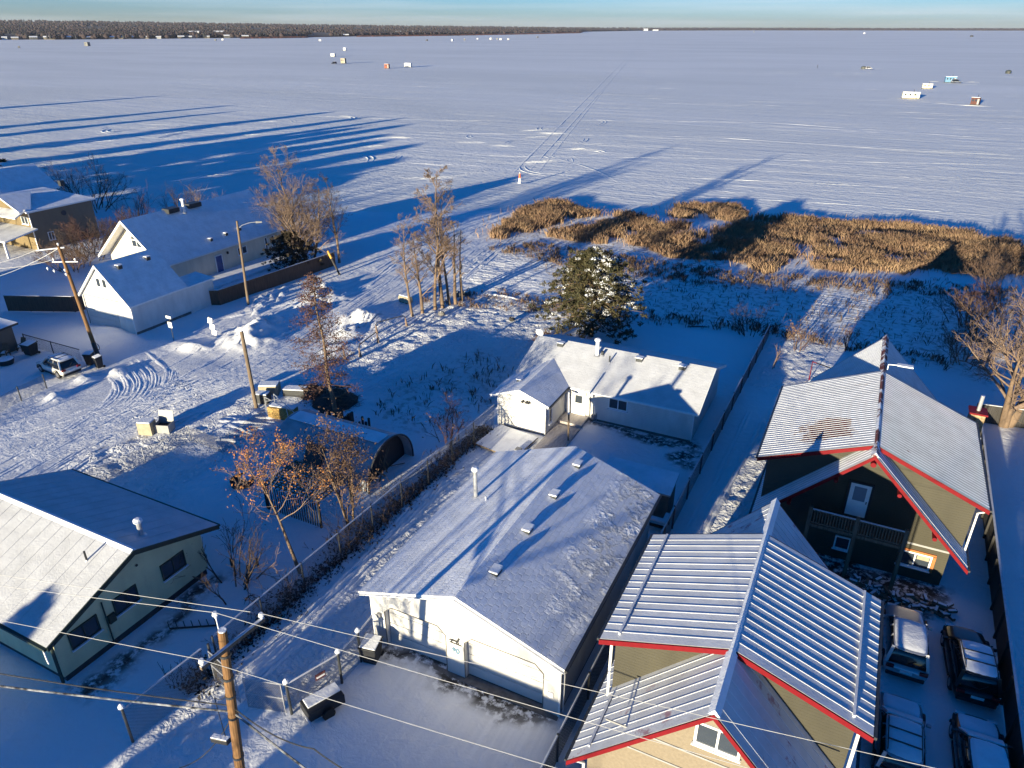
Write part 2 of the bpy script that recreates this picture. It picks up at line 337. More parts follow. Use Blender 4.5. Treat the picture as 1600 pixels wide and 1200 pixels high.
M['tyre'] = simple('tyre_rubber', (.015, .015, .016), .8, .1)
M['tail'] = simple('tail_light', (.22, .01, .01), .25, .05)
M['head'] = simple('head_light', (.6, .6, .62), .15, .05)
def paint(name, col):
    m, n, l, p = nodes(name); p.inputs['Base Color'].default_value = (*col, 1); p.inputs['Roughness'].default_value = .3; p.inputs['Metallic'].default_value = .35
    p.inputs['Coat Weight'].default_value = .6; return m
# ================================================================== GROUND
def inpoly(x, y, poly):
    c = np.zeros(x.shape, bool); k = len(poly)
    for i in range(k):
        x0, y0 = poly[i]; x1, y1 = poly[(i + 1) % k]
        m = ((y0 > y) != (y1 > y)); t = (x1 - x0) * (y - y0) / ((y1 - y0) if y1 != y0 else 1e-9) + x0
        c ^= m & (x < t)
    return c
def pw(*pts): return [tuple(at(px, py)[:2]) for px, py in pts]
def soft(x, y, poly, blur=.8):
    """soft polygon mask: average over jittered lookups, with a ragged edge"""
    s = np.zeros(x.shape); wx = fbm(x * .45, y * .45, 3) * 1.6; wy = fbm(x * .45 + 40, y * .45 + 9, 3) * 1.6
    xs = np.array([p[0] for p in poly]); ys = np.array([p[1] for p in poly])
    bb = (x > xs.min() - 3) & (x < xs.max() + 3) & (y > ys.min() - 3) & (y < ys.max() + 3)
    xb, yb = x[bb] + wx[bb], y[bb] + wy[bb]; t = np.zeros(xb.shape); o = [(0, 0), (1, 0), (-1, 0), (0, 1), (0, -1)]
    for dx, dy in o: t += inpoly(xb + dx * blur, yb + dy * blur, poly)
    s[bb] = t / len(o); return s
LAKE_Z = -0.30
def shore(x):
    return np.interp(x, [-500, -200, -125, -105, -70, -52, -30, 0, 20, 60, 300], [60, 72, 82, 92, 108, 119, 124, 127, 123, 118, 112])
# (x, y, radius x, radius y, height) of shovelled heaps
PILES = [(-53.2, 48.3, 2.3, 2.6, 1.25), (-54.6, 52.2, 1.3, 3.0, .8), (-46.2, 57.4, 2.2, 2.6, .95), (-45.2, 53.6, 1.2, 1.5, .65), (-56.6, 44.0, 1.7, .9, .55), (-58.6, 31.2, .75, .75, .45),
         (-59.3, 34.6, .8, 1.0, .45), (-58.0, 36.9, 1.0, .7, .35), (-54.2, 60.5, 2.4, 3.0, .8), (-56.2, 64.0, 1.2, 2.0, .5), (-44.0, 50.5, 1.0, 1.6, .4), (-67.5, 43.0, 2.6, 1.0, .45), (-20.6, 11.0, 1.5, 2.0, .25), (-22.6, 10.0, 1.2, 1.8, .3)]
def height(x, y):
    s = shore(x); t = np.clip((y - (s - 9)) / 12, 0, 1); t = t * t * (3 - 2 * t)
    h = fbm(x * .06, y * .06, 3) * .22 + fbm(x * .35, y * .35, 3) * .07
    for px, py, rx, ry, a in PILES:
        d = ((x - px) / rx) ** 2 + ((y - py) / ry) ** 2
        h = h + a * np.exp(-d * 1.1) * (1 + .9 * fbm(x * 1.4, y * 1.4, 3)) * (d < 6)
    return h * (1 - t) + t * (LAKE_Z - .55)
def axis(a, b, step, lo, hi, g=1.12):
    n = np.arange(a, b + 1e-6, step); r = []; d = step; v = b
    while v < hi: d *= g; v += d; r.append(v)
    l = []; d = step; v = a
    while v > lo: d *= g; v -= d; l.append(v)
    return np.array(l[::-1] + list(n) + r)
gx = axis(-90, 14, .3, -700, 400); gy = axis(4, 112, .3, -120, 150)
X, Y = np.meshgrid(gx, gy); X = X.ravel(); Y = Y.ravel()
Z = height(X, Y)
rough = np.zeros_like(X); packed = np.zeros_like(X); grass = np.zeros_like(X); stripe = np.zeros_like(X); bare = np.zeros_like(X)
for q, a in (((( 545, 590), (600, 520), (690, 470), (760, 452), (880, 478), (865, 575), (790, 640), (690, 610), (590, 640)), 1.),
             (((110, 720), (200, 655), (270, 600), (420, 620), (490, 650), (380, 705), (250, 790), (150, 790)), .8),
             (((340, 1100), (560, 900), (700, 740), (740, 730), (600, 930), (560, 1000), (480, 1110), (400, 1110)), .8),
             (((1080, 830), (1150, 760), (1210, 640), (1240, 640), (1180, 800), (1110, 850)), .9),
             (((1190, 600), (1240, 515), (1310, 530), (1270, 600), (1240, 640)), .8),
             (((200, 1160), (300, 1060), (360, 1090), (330, 1200), (200, 1200)), .45),
             (((640, 500), (700, 420), (800, 380), (860, 450), (760, 460)), .55),
             (((455, 600), (600, 500), (640, 500), (560, 590), (500, 650)), .9)):
    rough = np.maximum(rough, a * soft(X, Y, pw(*q)))
for q, a in ((((-60, 790), (60, 660), (140, 590), (300, 540), (420, 530), (520, 450), (640, 400), (740, 360), (830, 330), (860, 345), (790, 400), (640, 470), (560, 520), (460, 590), (330, 640), (200, 720), (60, 770)), 1.),
             (((560, 1180), (620, 1040), (880, 1130), (860, 1200), (600, 1200)), .45)):
    packed = np.maximum(packed, a * soft(X, Y, pw(*q), .5))
for q, a in ((((620, 600), (760, 540), (800, 580), (780, 640), (640, 680), (570, 640)), .6), (((820, 400), (1020, 420), (1180, 430), (1400, 440), (1590, 450), (1590, 620), (1450, 560), (1180, 520), (1000, 500), (860, 440)), .75),
             (((770, 380), (850, 320), (1000, 360), (1170, 420), (1000, 430), (820, 410)), .9), (((740, 455), (900, 480), (880, 500), (720, 470)), .9),
             (((1180, 505), (1480, 560), (1480, 580), (1180, 520)), .9)):
    grass = np.maximum(grass, a * soft(X, Y, pw(*q)))
for q in (((690, 420), (900, 380), (1010, 440), (900, 500), (760, 450)), ((1010, 470), (1060, 420), (1220, 440), (1200, 500), (1050, 500)), ((1240, 520), (1300, 430), (1420, 450), (1380, 520))):
    stripe = np.maximum(stripe, soft(X, Y, pw(*q)))
# ground laid bare along the warm foot of the walls
for x0, x1, y0, y1 in ((-17.9, -8.3, 20.1, 21.4), (-19.5, -8.6, 46.8, 47.9), (-29.7, -28.6, 12, 21.5), (-1, 8, 36.2, 38.6), (-10.0, -8.0, 44.5, 46.8)):
    bare = np.maximum(bare, soft(X, Y, [(x0, y0), (x1, y0), (x1, y1), (x0, y1)], .35))
Z = Z - .10 * packed * 0 + rough * (.17 * fbm(X * 1.9, Y * 1.9, 2) + .08 * fbm(X * .8, Y * .8, 2))
# shallow wheel ruts along the road and the alley
ca = np.cos(.12); sa = np.sin(.12)
ux = X * ca + Y * sa
Z = Z + packed * .035 * fbm(ux * 1.7 + 100, Y * .03, 3)
def bright(name):
    m, n, l, p = nodes(name)
    tc = n.new('ShaderNodeTexCoord'); P = tc.outputs['Object']
    A = {}
    for k in ('rough', 'packed', 'grass', 'stripe', 'bare'):
        a = n.new('ShaderNodeAttribute'); a.attribute_name = k; A[k] = a.outputs['Fac']
    def noise(sc, det, st=None, dist=0., ro=.55):
        q = n.new('ShaderNodeTexNoise'); q.inputs['Scale'].default_value = sc; q.inputs['Detail'].default_value = det; q.inputs['Distortion'].default_value = dist; q.inputs['Roughness'].default_value = ro
        if st:
            mp = n.new('ShaderNodeMapping'); mp.inputs['Scale'].default_value = st[:3]
            if len(st) > 3: mp.inputs['Rotation'].default_value = (0, 0, st[3])
            l.new(P, mp.inputs['Vector']); l.new(mp.outputs[0], q.inputs['Vector'])
        else: l.new(P, q.inputs['Vector'])
        return q.outputs['Fac']
    def mul(a, b, c=None):
        q = n.new('ShaderNodeMath'); q.operation = 'MULTIPLY' if c is None else 'MULTIPLY_ADD'
        for i, v in enumerate((a, b, c)):
            if v is None: continue
            if isinstance(v, (int, float)): q.inputs[i].default_value = v
            else: l.new(v, q.inputs[i])
        return q.outputs[0]
    def mr(v, a, b, c=0., d=1.):
        q = n.new('ShaderNodeMapRange'); q.inputs['From Min'].default_value = a; q.inputs['From Max'].default_value = b; q.inputs['To Min'].default_value = c; q.inputs['To Max'].default_value = d
        l.new(v, q.inputs['Value']); return q.outputs[0]
    def mix(f, a, b):
        q = n.new('ShaderNodeMixRGB'); l.new(f, q.inputs['Fac'])
        for k, v in (('Color1', a), ('Color2', b)):
            if isinstance(v, tuple): q.inputs[k].default_value = (*v, 1)
            else: l.new(v, q.inputs[k])
        return q.outputs[0]
    big = noise(.12, 5); mid = noise(1.5, 5, None, .6); fine = noise(7, 4); lumps = noise(2.3, 3, None, 1.0)
    c = mix(mr(big, .35, .65), (.74, .75, .77), (.81, .815, .82))
    c = mix(mul(A['packed'], mr(noise(1., 4, (3.2, .12, 1, -.12)), .38, .6)), c, (.66, .67, .69))
    gr = mul(mul(A['grass'], mr(noise(1.4, 6, None, .4, .65), .50, .62)), .8)
    c = mix(gr, c, (.19, .125, .075))
    ba = mul(A['bare'], mr(noise(2.2, 6, None, 0, .7), .40, .52)); c = mix(ba, c, (.05, .045, .04))
    hgt = mul(lumps, mul(A['rough'], .42), mul(fine, .022))
    hgt = mul(mid, mr(A['packed'], 0, 1, .085, .03), hgt)
    hgt = mul(noise(1., 4, (4.5, .18, 1, -.12)), mul(A['packed'], .075), hgt)
    hgt = mul(noise(1., 3, (.12, 1.9, 1, -.10)), mul(A['stripe'], .42), hgt)
    hgt = mul(gr, .08, hgt)
    b = n.new('ShaderNodeBump'); b.inputs['Strength'].default_value = 1; b.inputs['Distance'].default_value = 1; l.new(hgt, b.inputs['Height'])
    l.new(b.outputs[0], p.inputs['Normal']); l.new(c, p.inputs['Base Color']); p.inputs['Roughness'].default_value = .7; p.inputs['Specular IOR Level'].default_value = .25
    return m
M['ground'] = bright('trodden_snow')
nx, ny = len(gx), len(gy); i = np.arange(nx * ny).reshape(ny, nx)
tag(mesh_np('snow_ground', np.stack([X, Y, Z], 1), [np.stack([i[:-1, :-1], i[:-1, 1:], i[1:, 1:], i[1:, :-1]], -1).reshape(-1, 4)], M['ground'], smooth=True,
        attrs=dict(rough=rough, packed=packed, grass=grass, stripe=stripe, bare=bare)), kind='structure')
# ------------------------------------------------------------------ the frozen lake, one sheet out to the horizon
def lake_mat():
    m, n, l, p = nodes('windblown_lake_snow')
    tc = n.new('ShaderNodeTexCoord'); P = tc.outputs['Object']
    def noise(sc, st, det=5, dist=0., ro=.55):
        q = n.new('ShaderNodeTexNoise'); q.inputs['Scale'].default_value = sc; q.inputs['Detail'].default_value = det; q.inputs['Distortion'].default_value = dist; q.inputs['Roughness'].default_value = ro
        mp = n.new('ShaderNodeMapping'); mp.inputs['Scale'].default_value = st; mp.inputs['Rotation'].default_value = (0, 0, -R(8)); l.new(P, mp.inputs['Vector']); l.new(mp.outputs[0], q.inputs['Vector']); return q.outputs['Fac']
    streak = noise(1., (.018, .16, 1), 6, .3, .6); fine = noise(1., (.35, 1.6, 1), 4); patch = noise(1., (.004, .012, 1), 6, .5); drift = noise(1., (.09, .55, 1), 5, .8)
    cr = n.new('ShaderNodeValToRGB'); e = cr.color_ramp.elements; e[0].color = (.71, .72, .695, 1); e[1].color = (.80, .805, .78, 1); e[0].position = .36; e[1].position = .64; l.new(patch, cr.inputs['Fac'])
    c2 = n.new('ShaderNodeMixRGB'); c2.inputs['Color2'].default_value = (.84, .84, .83, 1); mr = n.new('ShaderNodeMapRange'); mr.inputs['From Min'].default_value = .58; mr.inputs['From Max'].default_value = .72; l.new(streak, mr.inputs['Value'])
    l.new(mr.outputs[0], c2.inputs['Fac']); l.new(cr.outputs[0], c2.inputs['Color1']); l.new(c2.outputs[0], p.inputs['Base Color'])
    h = None
    spz = n.new('ShaderNodeSeparateXYZ'); l.new(P, spz.inputs[0]); ns = n.new('ShaderNodeMapRange'); ns.inputs['From Min'].default_value = 120; ns.inputs['From Max'].default_value = 300; ns.inputs['To Min'].default_value = .30; ns.inputs['To Max'].default_value = .07; l.new(spz.outputs['Y'], ns.inputs['Value'])
    lump = noise(1., (.7, 1.1, 1), 4, .6); lm = n.new('ShaderNodeMath'); lm.operation = 'MULTIPLY'; l.new(lump, lm.inputs[0]); l.new(ns.outputs[0], lm.inputs[1])
    for v, k in ((streak, .24), (fine, .03), (drift, .14), (lm.outputs[0], .55)):
        q = n.new('ShaderNodeMath'); q.operation = 'MULTIPLY_ADD'; l.new(v, q.inputs[0]); q.inputs[1].default_value = k
        if h is not None: l.new(h, q.inputs[2])
        else: q.inputs[2].default_value = 0
        h = q.outputs[0]
    b = n.new('ShaderNodeBump'); b.inputs['Strength'].default_value = 1; b.inputs['Distance'].default_value = 1; l.new(h, b.inputs['Height']); l.new(b.outputs[0], p.inputs['Normal'])
    p.inputs['Roughness'].default_value = .7; p.inputs['Specular IOR Level'].default_value = .2
    return m
M['lake'] = lake_mat()
lx = np.unique(np.clip(axis(-200, 200, 40, -13500, 8500, 1.3), -13500, 8500)); ly = np.unique(np.clip(axis(60, 400, 40, 30, 14200, 1.3), 30, 14200))
LX, LY = np.meshgrid(lx, ly); i = np.arange(LX.size).reshape(LX.shape)
tag(mesh_np('lake_ice', np.stack([LX.ravel(), LY.ravel(), np.full(LX.size, LAKE_Z)], 1), [np.stack([i[:-1, :-1], i[:-1, 1:], i[1:, 1:], i[1:, :-1]], -1).reshape(-1, 4)], M['lake']), kind='structure')
# ------------------------------------------------------------------ low ridges of snow: ploughed banks, ski and sledge trails, tyre ruts
class Ridges:
    def __init__(s): s.V = []; s.F = []; s.n = 0
    def add(s, pts, wd, h, jit=.25, step=1.5, z0=None, seed=0):
        pts = np.asarray(pts, float); seg = np.hypot(*np.diff(pts, axis=0).T); L = np.concatenate([[0], np.cumsum(seg)])
        k = max(3, int(L[-1] / step)); t = np.linspace(0, L[-1], k); x = np.interp(t, L, pts[:, 0]); y = np.interp(t, L, pts[:, 1])
        if len(pts) > 2:
            ker = np.ones(5) / 5; xp = np.pad(x, 2, 'edge'); yp = np.pad(y, 2, 'edge'); x = np.convolve(xp, ker, 'valid'); y = np.convolve(yp, ker, 'valid')
        dx = np.gradient(x); dy = np.gradient(y); q = np.hypot(dx, dy) + 1e-9; nx_, ny_ = -dy / q, dx / q
        rs = np.random.RandomState(seed + 5); hh = h * (1 + jit * rs.randn(k)); ww = wd * (1 + .5 * jit * rs.randn(k)); hh = np.clip(hh, .1 * h, 2 * h)
        taper = np.clip(np.minimum(np.arange(k), np.arange(k)[::-1]) / 3., 0, 1); hh = hh * taper
        zb = (height(x, y) if z0 is None else np.full(k, z0))
        rows = []
        for a, zz in ((-1, -.03), (-.35, .75), (.2, 1.), (1, -.03)):
            rows.append(np.stack([x + nx_ * ww * a / 2, y + ny_ * ww * a / 2, zb + (hh * zz if zz > 0 else zz)], 1))
        V = np.stack(rows, 1).reshape(-1, 3); j = np.arange(k * 4).reshape(k, 4) + s.n
        s.V.append(V); s.F.append(np.stack([j[:-1, :-1], j[:-1, 1:], j[1:, 1:], j[1:, :-1]], -1).reshape(-1, 4)); s.n += len(V)
    def build(s, name, mat): return tag(mesh_np(name, np.concatenate(s.V), [np.concatenate(s.F)], mat, smooth=True), kind='structure')
def pl(*pts): return [at(*p)[:2] for p in pts]
r = Ridges()
a0, a1 = at(795, 275)[:2], at(1000, 62)[:2]
for k, (o0, o1, wd, h) in enumerate(((0, 0, .9, .065), (3.2, 10, .8, .055), (5.5, 3, .9, .045))):
    r.add([a0 + np.array([o0, 0]), (a0 + a1) * .5 + np.array([o1 * .5 + 6, 0]), a1 + np.array([o1, 0])], wd, h, .35, 6, LAKE_Z, k)
for k, q in enumerate((((0, 180), (55, 181)), ((200, 190), (215, 192), (470, 200)), ((640, 205), (800, 208), (1100, 212), (1450, 235), (1600, 240)), ((700, 240), (860, 243), (1100, 245), (1300, 250), (1600, 256)),
                     ((860, 243), (930, 262), (980, 290)), ((1010, 300), (1300, 315), (1600, 338)), ((950, 285), (1110, 292), (1190, 305)), ((1000, 272), (1400, 290)), ((520, 250), (640, 253), (790, 258)),
                     ((1430, 158), (1480, 161), (1520, 165), (1560, 165)), ((1435, 129), (1460, 126), (1480, 127)), ((1500, 128), (1530, 127), (1532, 131), (1490, 132)), ((1562, 137), (1598, 139)), ((1570, 144), (1600, 148)),
                     ((880, 186), (1200, 190), (1600, 218)), ((440, 178), (620, 185), (800, 188)))):
    far = k in (9, 10, 11, 12, 13)
    r.add(pl(*q), 1.6 if far else .9, .2 if far else .055, .5, 3, LAKE_Z, 20 + k)
rs = random.Random(4)
for k in range(80):     # curling sledge tracks on the ice
    cx, cy = at(rs.uniform(180, 920), rs.uniform(185, 265))[:2]
    if cy < shore(cx) + 4: continue
    rad = rs.uniform(3, 11); a = rs.uniform(0, 6.28); sw = rs.uniform(.5, 1.9)
    for dd in (0, 1.1): r.add([(cx + (rad + dd) * math.cos(a + sw * t / 8), cy + (rad + dd) * 1.5 * math.sin(a + sw * t / 8)) for t in range(9)], .5, .10, .3, 1.5, LAKE_Z, 60 + k)
for k in range(330):    # short wind-drawn drifts
    p0 = at(rs.uniform(-20, 1620), 92 + 200 * rs.random() ** .8)[:2]
    if p0[1] < shore(p0[0]) + 3: continue
    L = rs.uniform(6, 26) * (1 + p0[1] / 260); sl_ = rs.gauss(.125, .03); r.add([p0, p0 + np.array([L * .5, L * .5 * sl_ + rs.uniform(-.3, .3)]), p0 + np.array([L, L * sl_])], .5 + p0[1] / 500, .016 + p0[1] / 16000, .5, 2.5, LAKE_Z, 900 + k)
r.build('lake_trails', M['lake'])
r = Ridges()
_in = [(163, 590), (178, 605), (175, 619), (158, 634), (140, 646)]; _ou = [(236, 536), (262, 548), (280, 572), (272, 604), (238, 638), (196, 662)]; _ou = [_ou[0], _ou[2], _ou[3], _ou[4], _ou[5]]
for k in range(13):   # the fan of ruts where cars turn by the pole
    f = (k / 12.) ** .9 + rs.uniform(-.03, .03); q = [(a[0] + (b[0] - a[0]) * f + rs.uniform(-2, 2), a[1] + (b[1] - a[1]) * f) for a, b in zip(_in, _ou)]; s0 = rs.choice((0, 0, 1)); q += [(q[-1][0] - 50 - 25 * f, q[-1][1] + 34), (q[-1][0] - 135 - 40 * f, q[-1][1] + 82)]
    for dd in (0, .42): r.add([c + np.array([dd, -.1]) for c in pl(*q[s0:])], rs.uniform(.3, .6), rs.uniform(.014, .032), .3, .6, None, 200 + k)
for k in range(40):    # ruts along the road
    x0 = rs.uniform(-57, -42); y0 = rs.uniform(22, 60); L = rs.uniform(10, 26); dx = -.10 * L
    r.add([(x0, y0), (x0 + dx * .5 + rs.uniform(-.3, .3), y0 + L / 2), (x0 + dx, y0 + L)], rs.uniform(.22, .45), rs.uniform(.02, .05), .5, .6, None, 300 + k)
_rd = pl((-60, 790), (100, 695), (250, 642), (380, 600), (490, 548), (600, 478), (690, 415), (770, 355))
for k in range(24):    # long tyre tracks sweeping up from the left and down to the ice
    ox = rs.uniform(-5.5, 4.5); a_ = rs.randint(0, 2); b_ = rs.randint(6, 8); q = [c + np.array([ox + rs.uniform(-.4, .4), ox * .35]) for c in _rd[a_:b_]]
    for dd in (0, 1.55): r.add([c + np.array([dd, dd * .3]) for c in q], rs.uniform(.22, .4), rs.uniform(.025, .055), .4, .7, None, 800 + k)
for k in range(26):    # ruts on the way down to the ice
    p0 = at(rs.uniform(560, 680), rs.uniform(420, 470))[:2]; L = rs.uniform(12, 40)
    r.add([p0, p0 + np.array([-.10 * L + rs.uniform(-1, 1), L * .5]), p0 + np.array([-.06 * L + rs.uniform(-2, 2), L])], rs.uniform(.25, .6), rs.uniform(.03, .08), .5, .8, None, 400 + k)
for k in range(26):    # wheel tracks fanning into the open lot
    p0 = at(rs.uniform(330, 400), rs.uniform(650, 705))[:2]; L = rs.uniform(4, 11)
    an = rs.uniform(-.15, .5); r.add([p0, p0 + np.array([L * .5 * math.cos(an), L * .5 * math.sin(an) + rs.uniform(-.4, .4)]), p0 + np.array([L * math.cos(an), L * math.sin(an)])], rs.uniform(.3, .7), rs.uniform(.06, .15), .4, .5, None, 500 + k)
for k, q in enumerate((((330, 1100), (420, 1020), (560, 880), (690, 740)), ((352, 1105), (445, 1020), (580, 880), (700, 745)), ((560, 1000), (600, 935)), ((250, 690), (340, 650), (430, 615), (480, 585)), ((290, 525), (340, 500), (420, 482), (470, 470)),
                       ((1068, 830), (1120, 740), (1170, 640)), ((1090, 840), (1142, 745), (1190, 650)), ((455, 690), (470, 655)), ((540, 620), (600, 585), (660, 555)), ((690, 500), (760, 458), (880, 480)))):
    for d in (0, .28): r.add([p + np.array([d, 0]) for p in pl(*q)], .34, .09, .5, .5, None, 600 + k)
for k in range(8):
    p0 = at(rs.uniform(380, 470), rs.uniform(475, 500))[:2]; r.add([p0, p0 + np.array([-rs.uniform(.3, 1.2), rs.uniform(4, 9)])], .9, .22, .6, .4, None, 700 + k)
r.build('snow_ridges', M['ground'])
# ================================================================== BUILDINGS
def window(root, c, u, n, wd, ht, frame=None, mull=1, fw=.09, sill=True, glassm=None, out=.05, name='window'):
    """c: centre on the wall face; u: horizontal direction; n: outward normal"""
    c = Vector(c); u = Vector(u).normalized(); n = Vector(n).normalized(); z = Vector((0, 0, 1)); f = MB()
    d = .12; cc = c + n * (out - d / 2 + .02)
    f.obox(cc + z * (ht / 2 - fw / 2), u, z, n, wd, fw, d); f.obox(cc - z * (ht / 2 - fw / 2), u, z, n, wd, fw, d)
    for s_ in (-1, 1): f.obox(cc + u * s_ * (wd / 2 - fw / 2), u, z, n, fw, ht - 2 * fw, d)
    for k in range(mull): f.obox(cc + u * wd * ((k + 1) / (mull + 1) - .5), u, z, n, fw * .8, ht - 2 * fw, d * .8)
    w_ = f.build(name, frame or M['white_trim'], root)
    MB().obox(c + n * .012, u, z, n, wd - 2 * fw + .01, ht - 2 * fw + .01, .02).build('pane', glassm or M['glass'], w_)
    if sill: MB().obox(c + n * (out + .05) - z * (ht / 2 + .02), u, z, n, wd + .1, .05, .12).build('sill', M['snow'], w_)
    return w_
def door(root, c, u, n, wd, ht, mat, lite=None, name='door', frame=None, lm=None):
    c = Vector(c); u = Vector(u).normalized(); n = Vector(n).normalized(); z = Vector((0, 0, 1))
    d_ = MB().obox(c + n * .03, u, z, n, wd, ht, .08).build(name, mat, root)
    f = MB()
    for s_ in (-1, 1): f.obox(c + n * .04 + u * s_ * (wd / 2 + .06), u, z, n, .11, ht + .1, .13)
    f.obox(c + n * .04 + z * (ht / 2 + .07), u, z, n, wd + .24, .12, .13); f.build('door_frame', frame or M['white_trim'], d_)
    MB().obox(c + n * .1 + u * wd * .4 - z * .05, u, z, n, .05, .14, .06).build('handle', M['dark_steel'], d_)
    if lite: MB().obox(c + n * .078 + z * ht * lite[2], u, z, n, wd * lite[0], ht * lite[1], .03).build('pane', lm or M['glass'], d_)
    return d_
def gwalls(root, x0, x1, y0, y1, he, hr, axis, mat, z0=.0, name='wall'):
    if axis == 'y': poly = [(x0, y0, z0), (x1, y0, z0), (x1, y0, he), ((x0 + x1) / 2, y0, hr), (x0, y0, he)]; d = (0, y1 - y0, 0)
    else: poly = [(x1, y0, z0), (x1, y1, z0), (x1, y1, he), (x1, (y0 + y1) / 2, hr), (x1, y0, he)]; d = (x0 - x1, 0, 0)
    return MB().prism(poly, d).build(name, mat, root)
def groof(root, x0, x1, y0, y1, he, hr, axis, mats, t=.17, name='roof', under=None):
    m = MB()
    if axis == 'y':
        xc = (x0 + x1) / 2
        m.slab([(x0, y0, he), (xc, y0, hr), (xc, y1, hr), (x0, y1, he)], t, 0, 1); m.slab([(xc, y0, hr), (x1, y0, he), (x1, y1, he), (xc, y1, hr)], t, 0, 1)
    else:
        yc = (y0 + y1) / 2
        m.slab([(x0, y0, he), (x1, y0, he), (x1, yc, hr), (x0, yc, hr)], t, 0, 1); m.slab([(x0, yc, hr), (x1, yc, hr), (x1, y1, he), (x0, y1, he)], t, 0, 1)
    return m.build(name, mats, root, fix=False)
def roof_vent(root, p, sx=.42, sy=.62, h=.22, slope=0.0, axis='x', mat=None):
    """low box vent with a snow cap"""
    x, y, z = p; b = MB().box(x - sx / 2, x + sx / 2, y - sy / 2, y + sy / 2, z - .12, z + h).build('roof_vent', mat or M['dark_steel'], root)
    c = MB().box(x - sx / 2 - .06, x + sx / 2 + .06, y - sy / 2 - .06, y + sy / 2 + .06, z + h, z + h + .09).build('snow_cap', M['snow'], b, bevel=.04)
    return b
def pipe(root, p, h, r=.13, mat=None, cap=True, name='chimney_pipe'):
    x, y, z = p; o = MB().tube([(x, y, z - .3), (x, y, z + h)], r, 12).build(name, mat or M['galv'], root, smooth=False)
    MB().tube([(x, y, z - .05), (x, y, z + .05)], [r * 2, r * 1.15], 12).build('flashing', M['galv'], o)
    if cap: MB().tube([(x, y, z + h + .04), (x, y, z + h + .16)], [r * 1.75, r * 1.75], 12).tube([(x, y, z + h + .16), (x, y, z + h + .24)], [r * 1.75, r * .9], 12).build('cap', M['snow'], o)
    return o
def gutter(root, p0, p1, mat, r=.07): return MB().bar(p0, p1, .13, .12).build('gutter', mat, root)
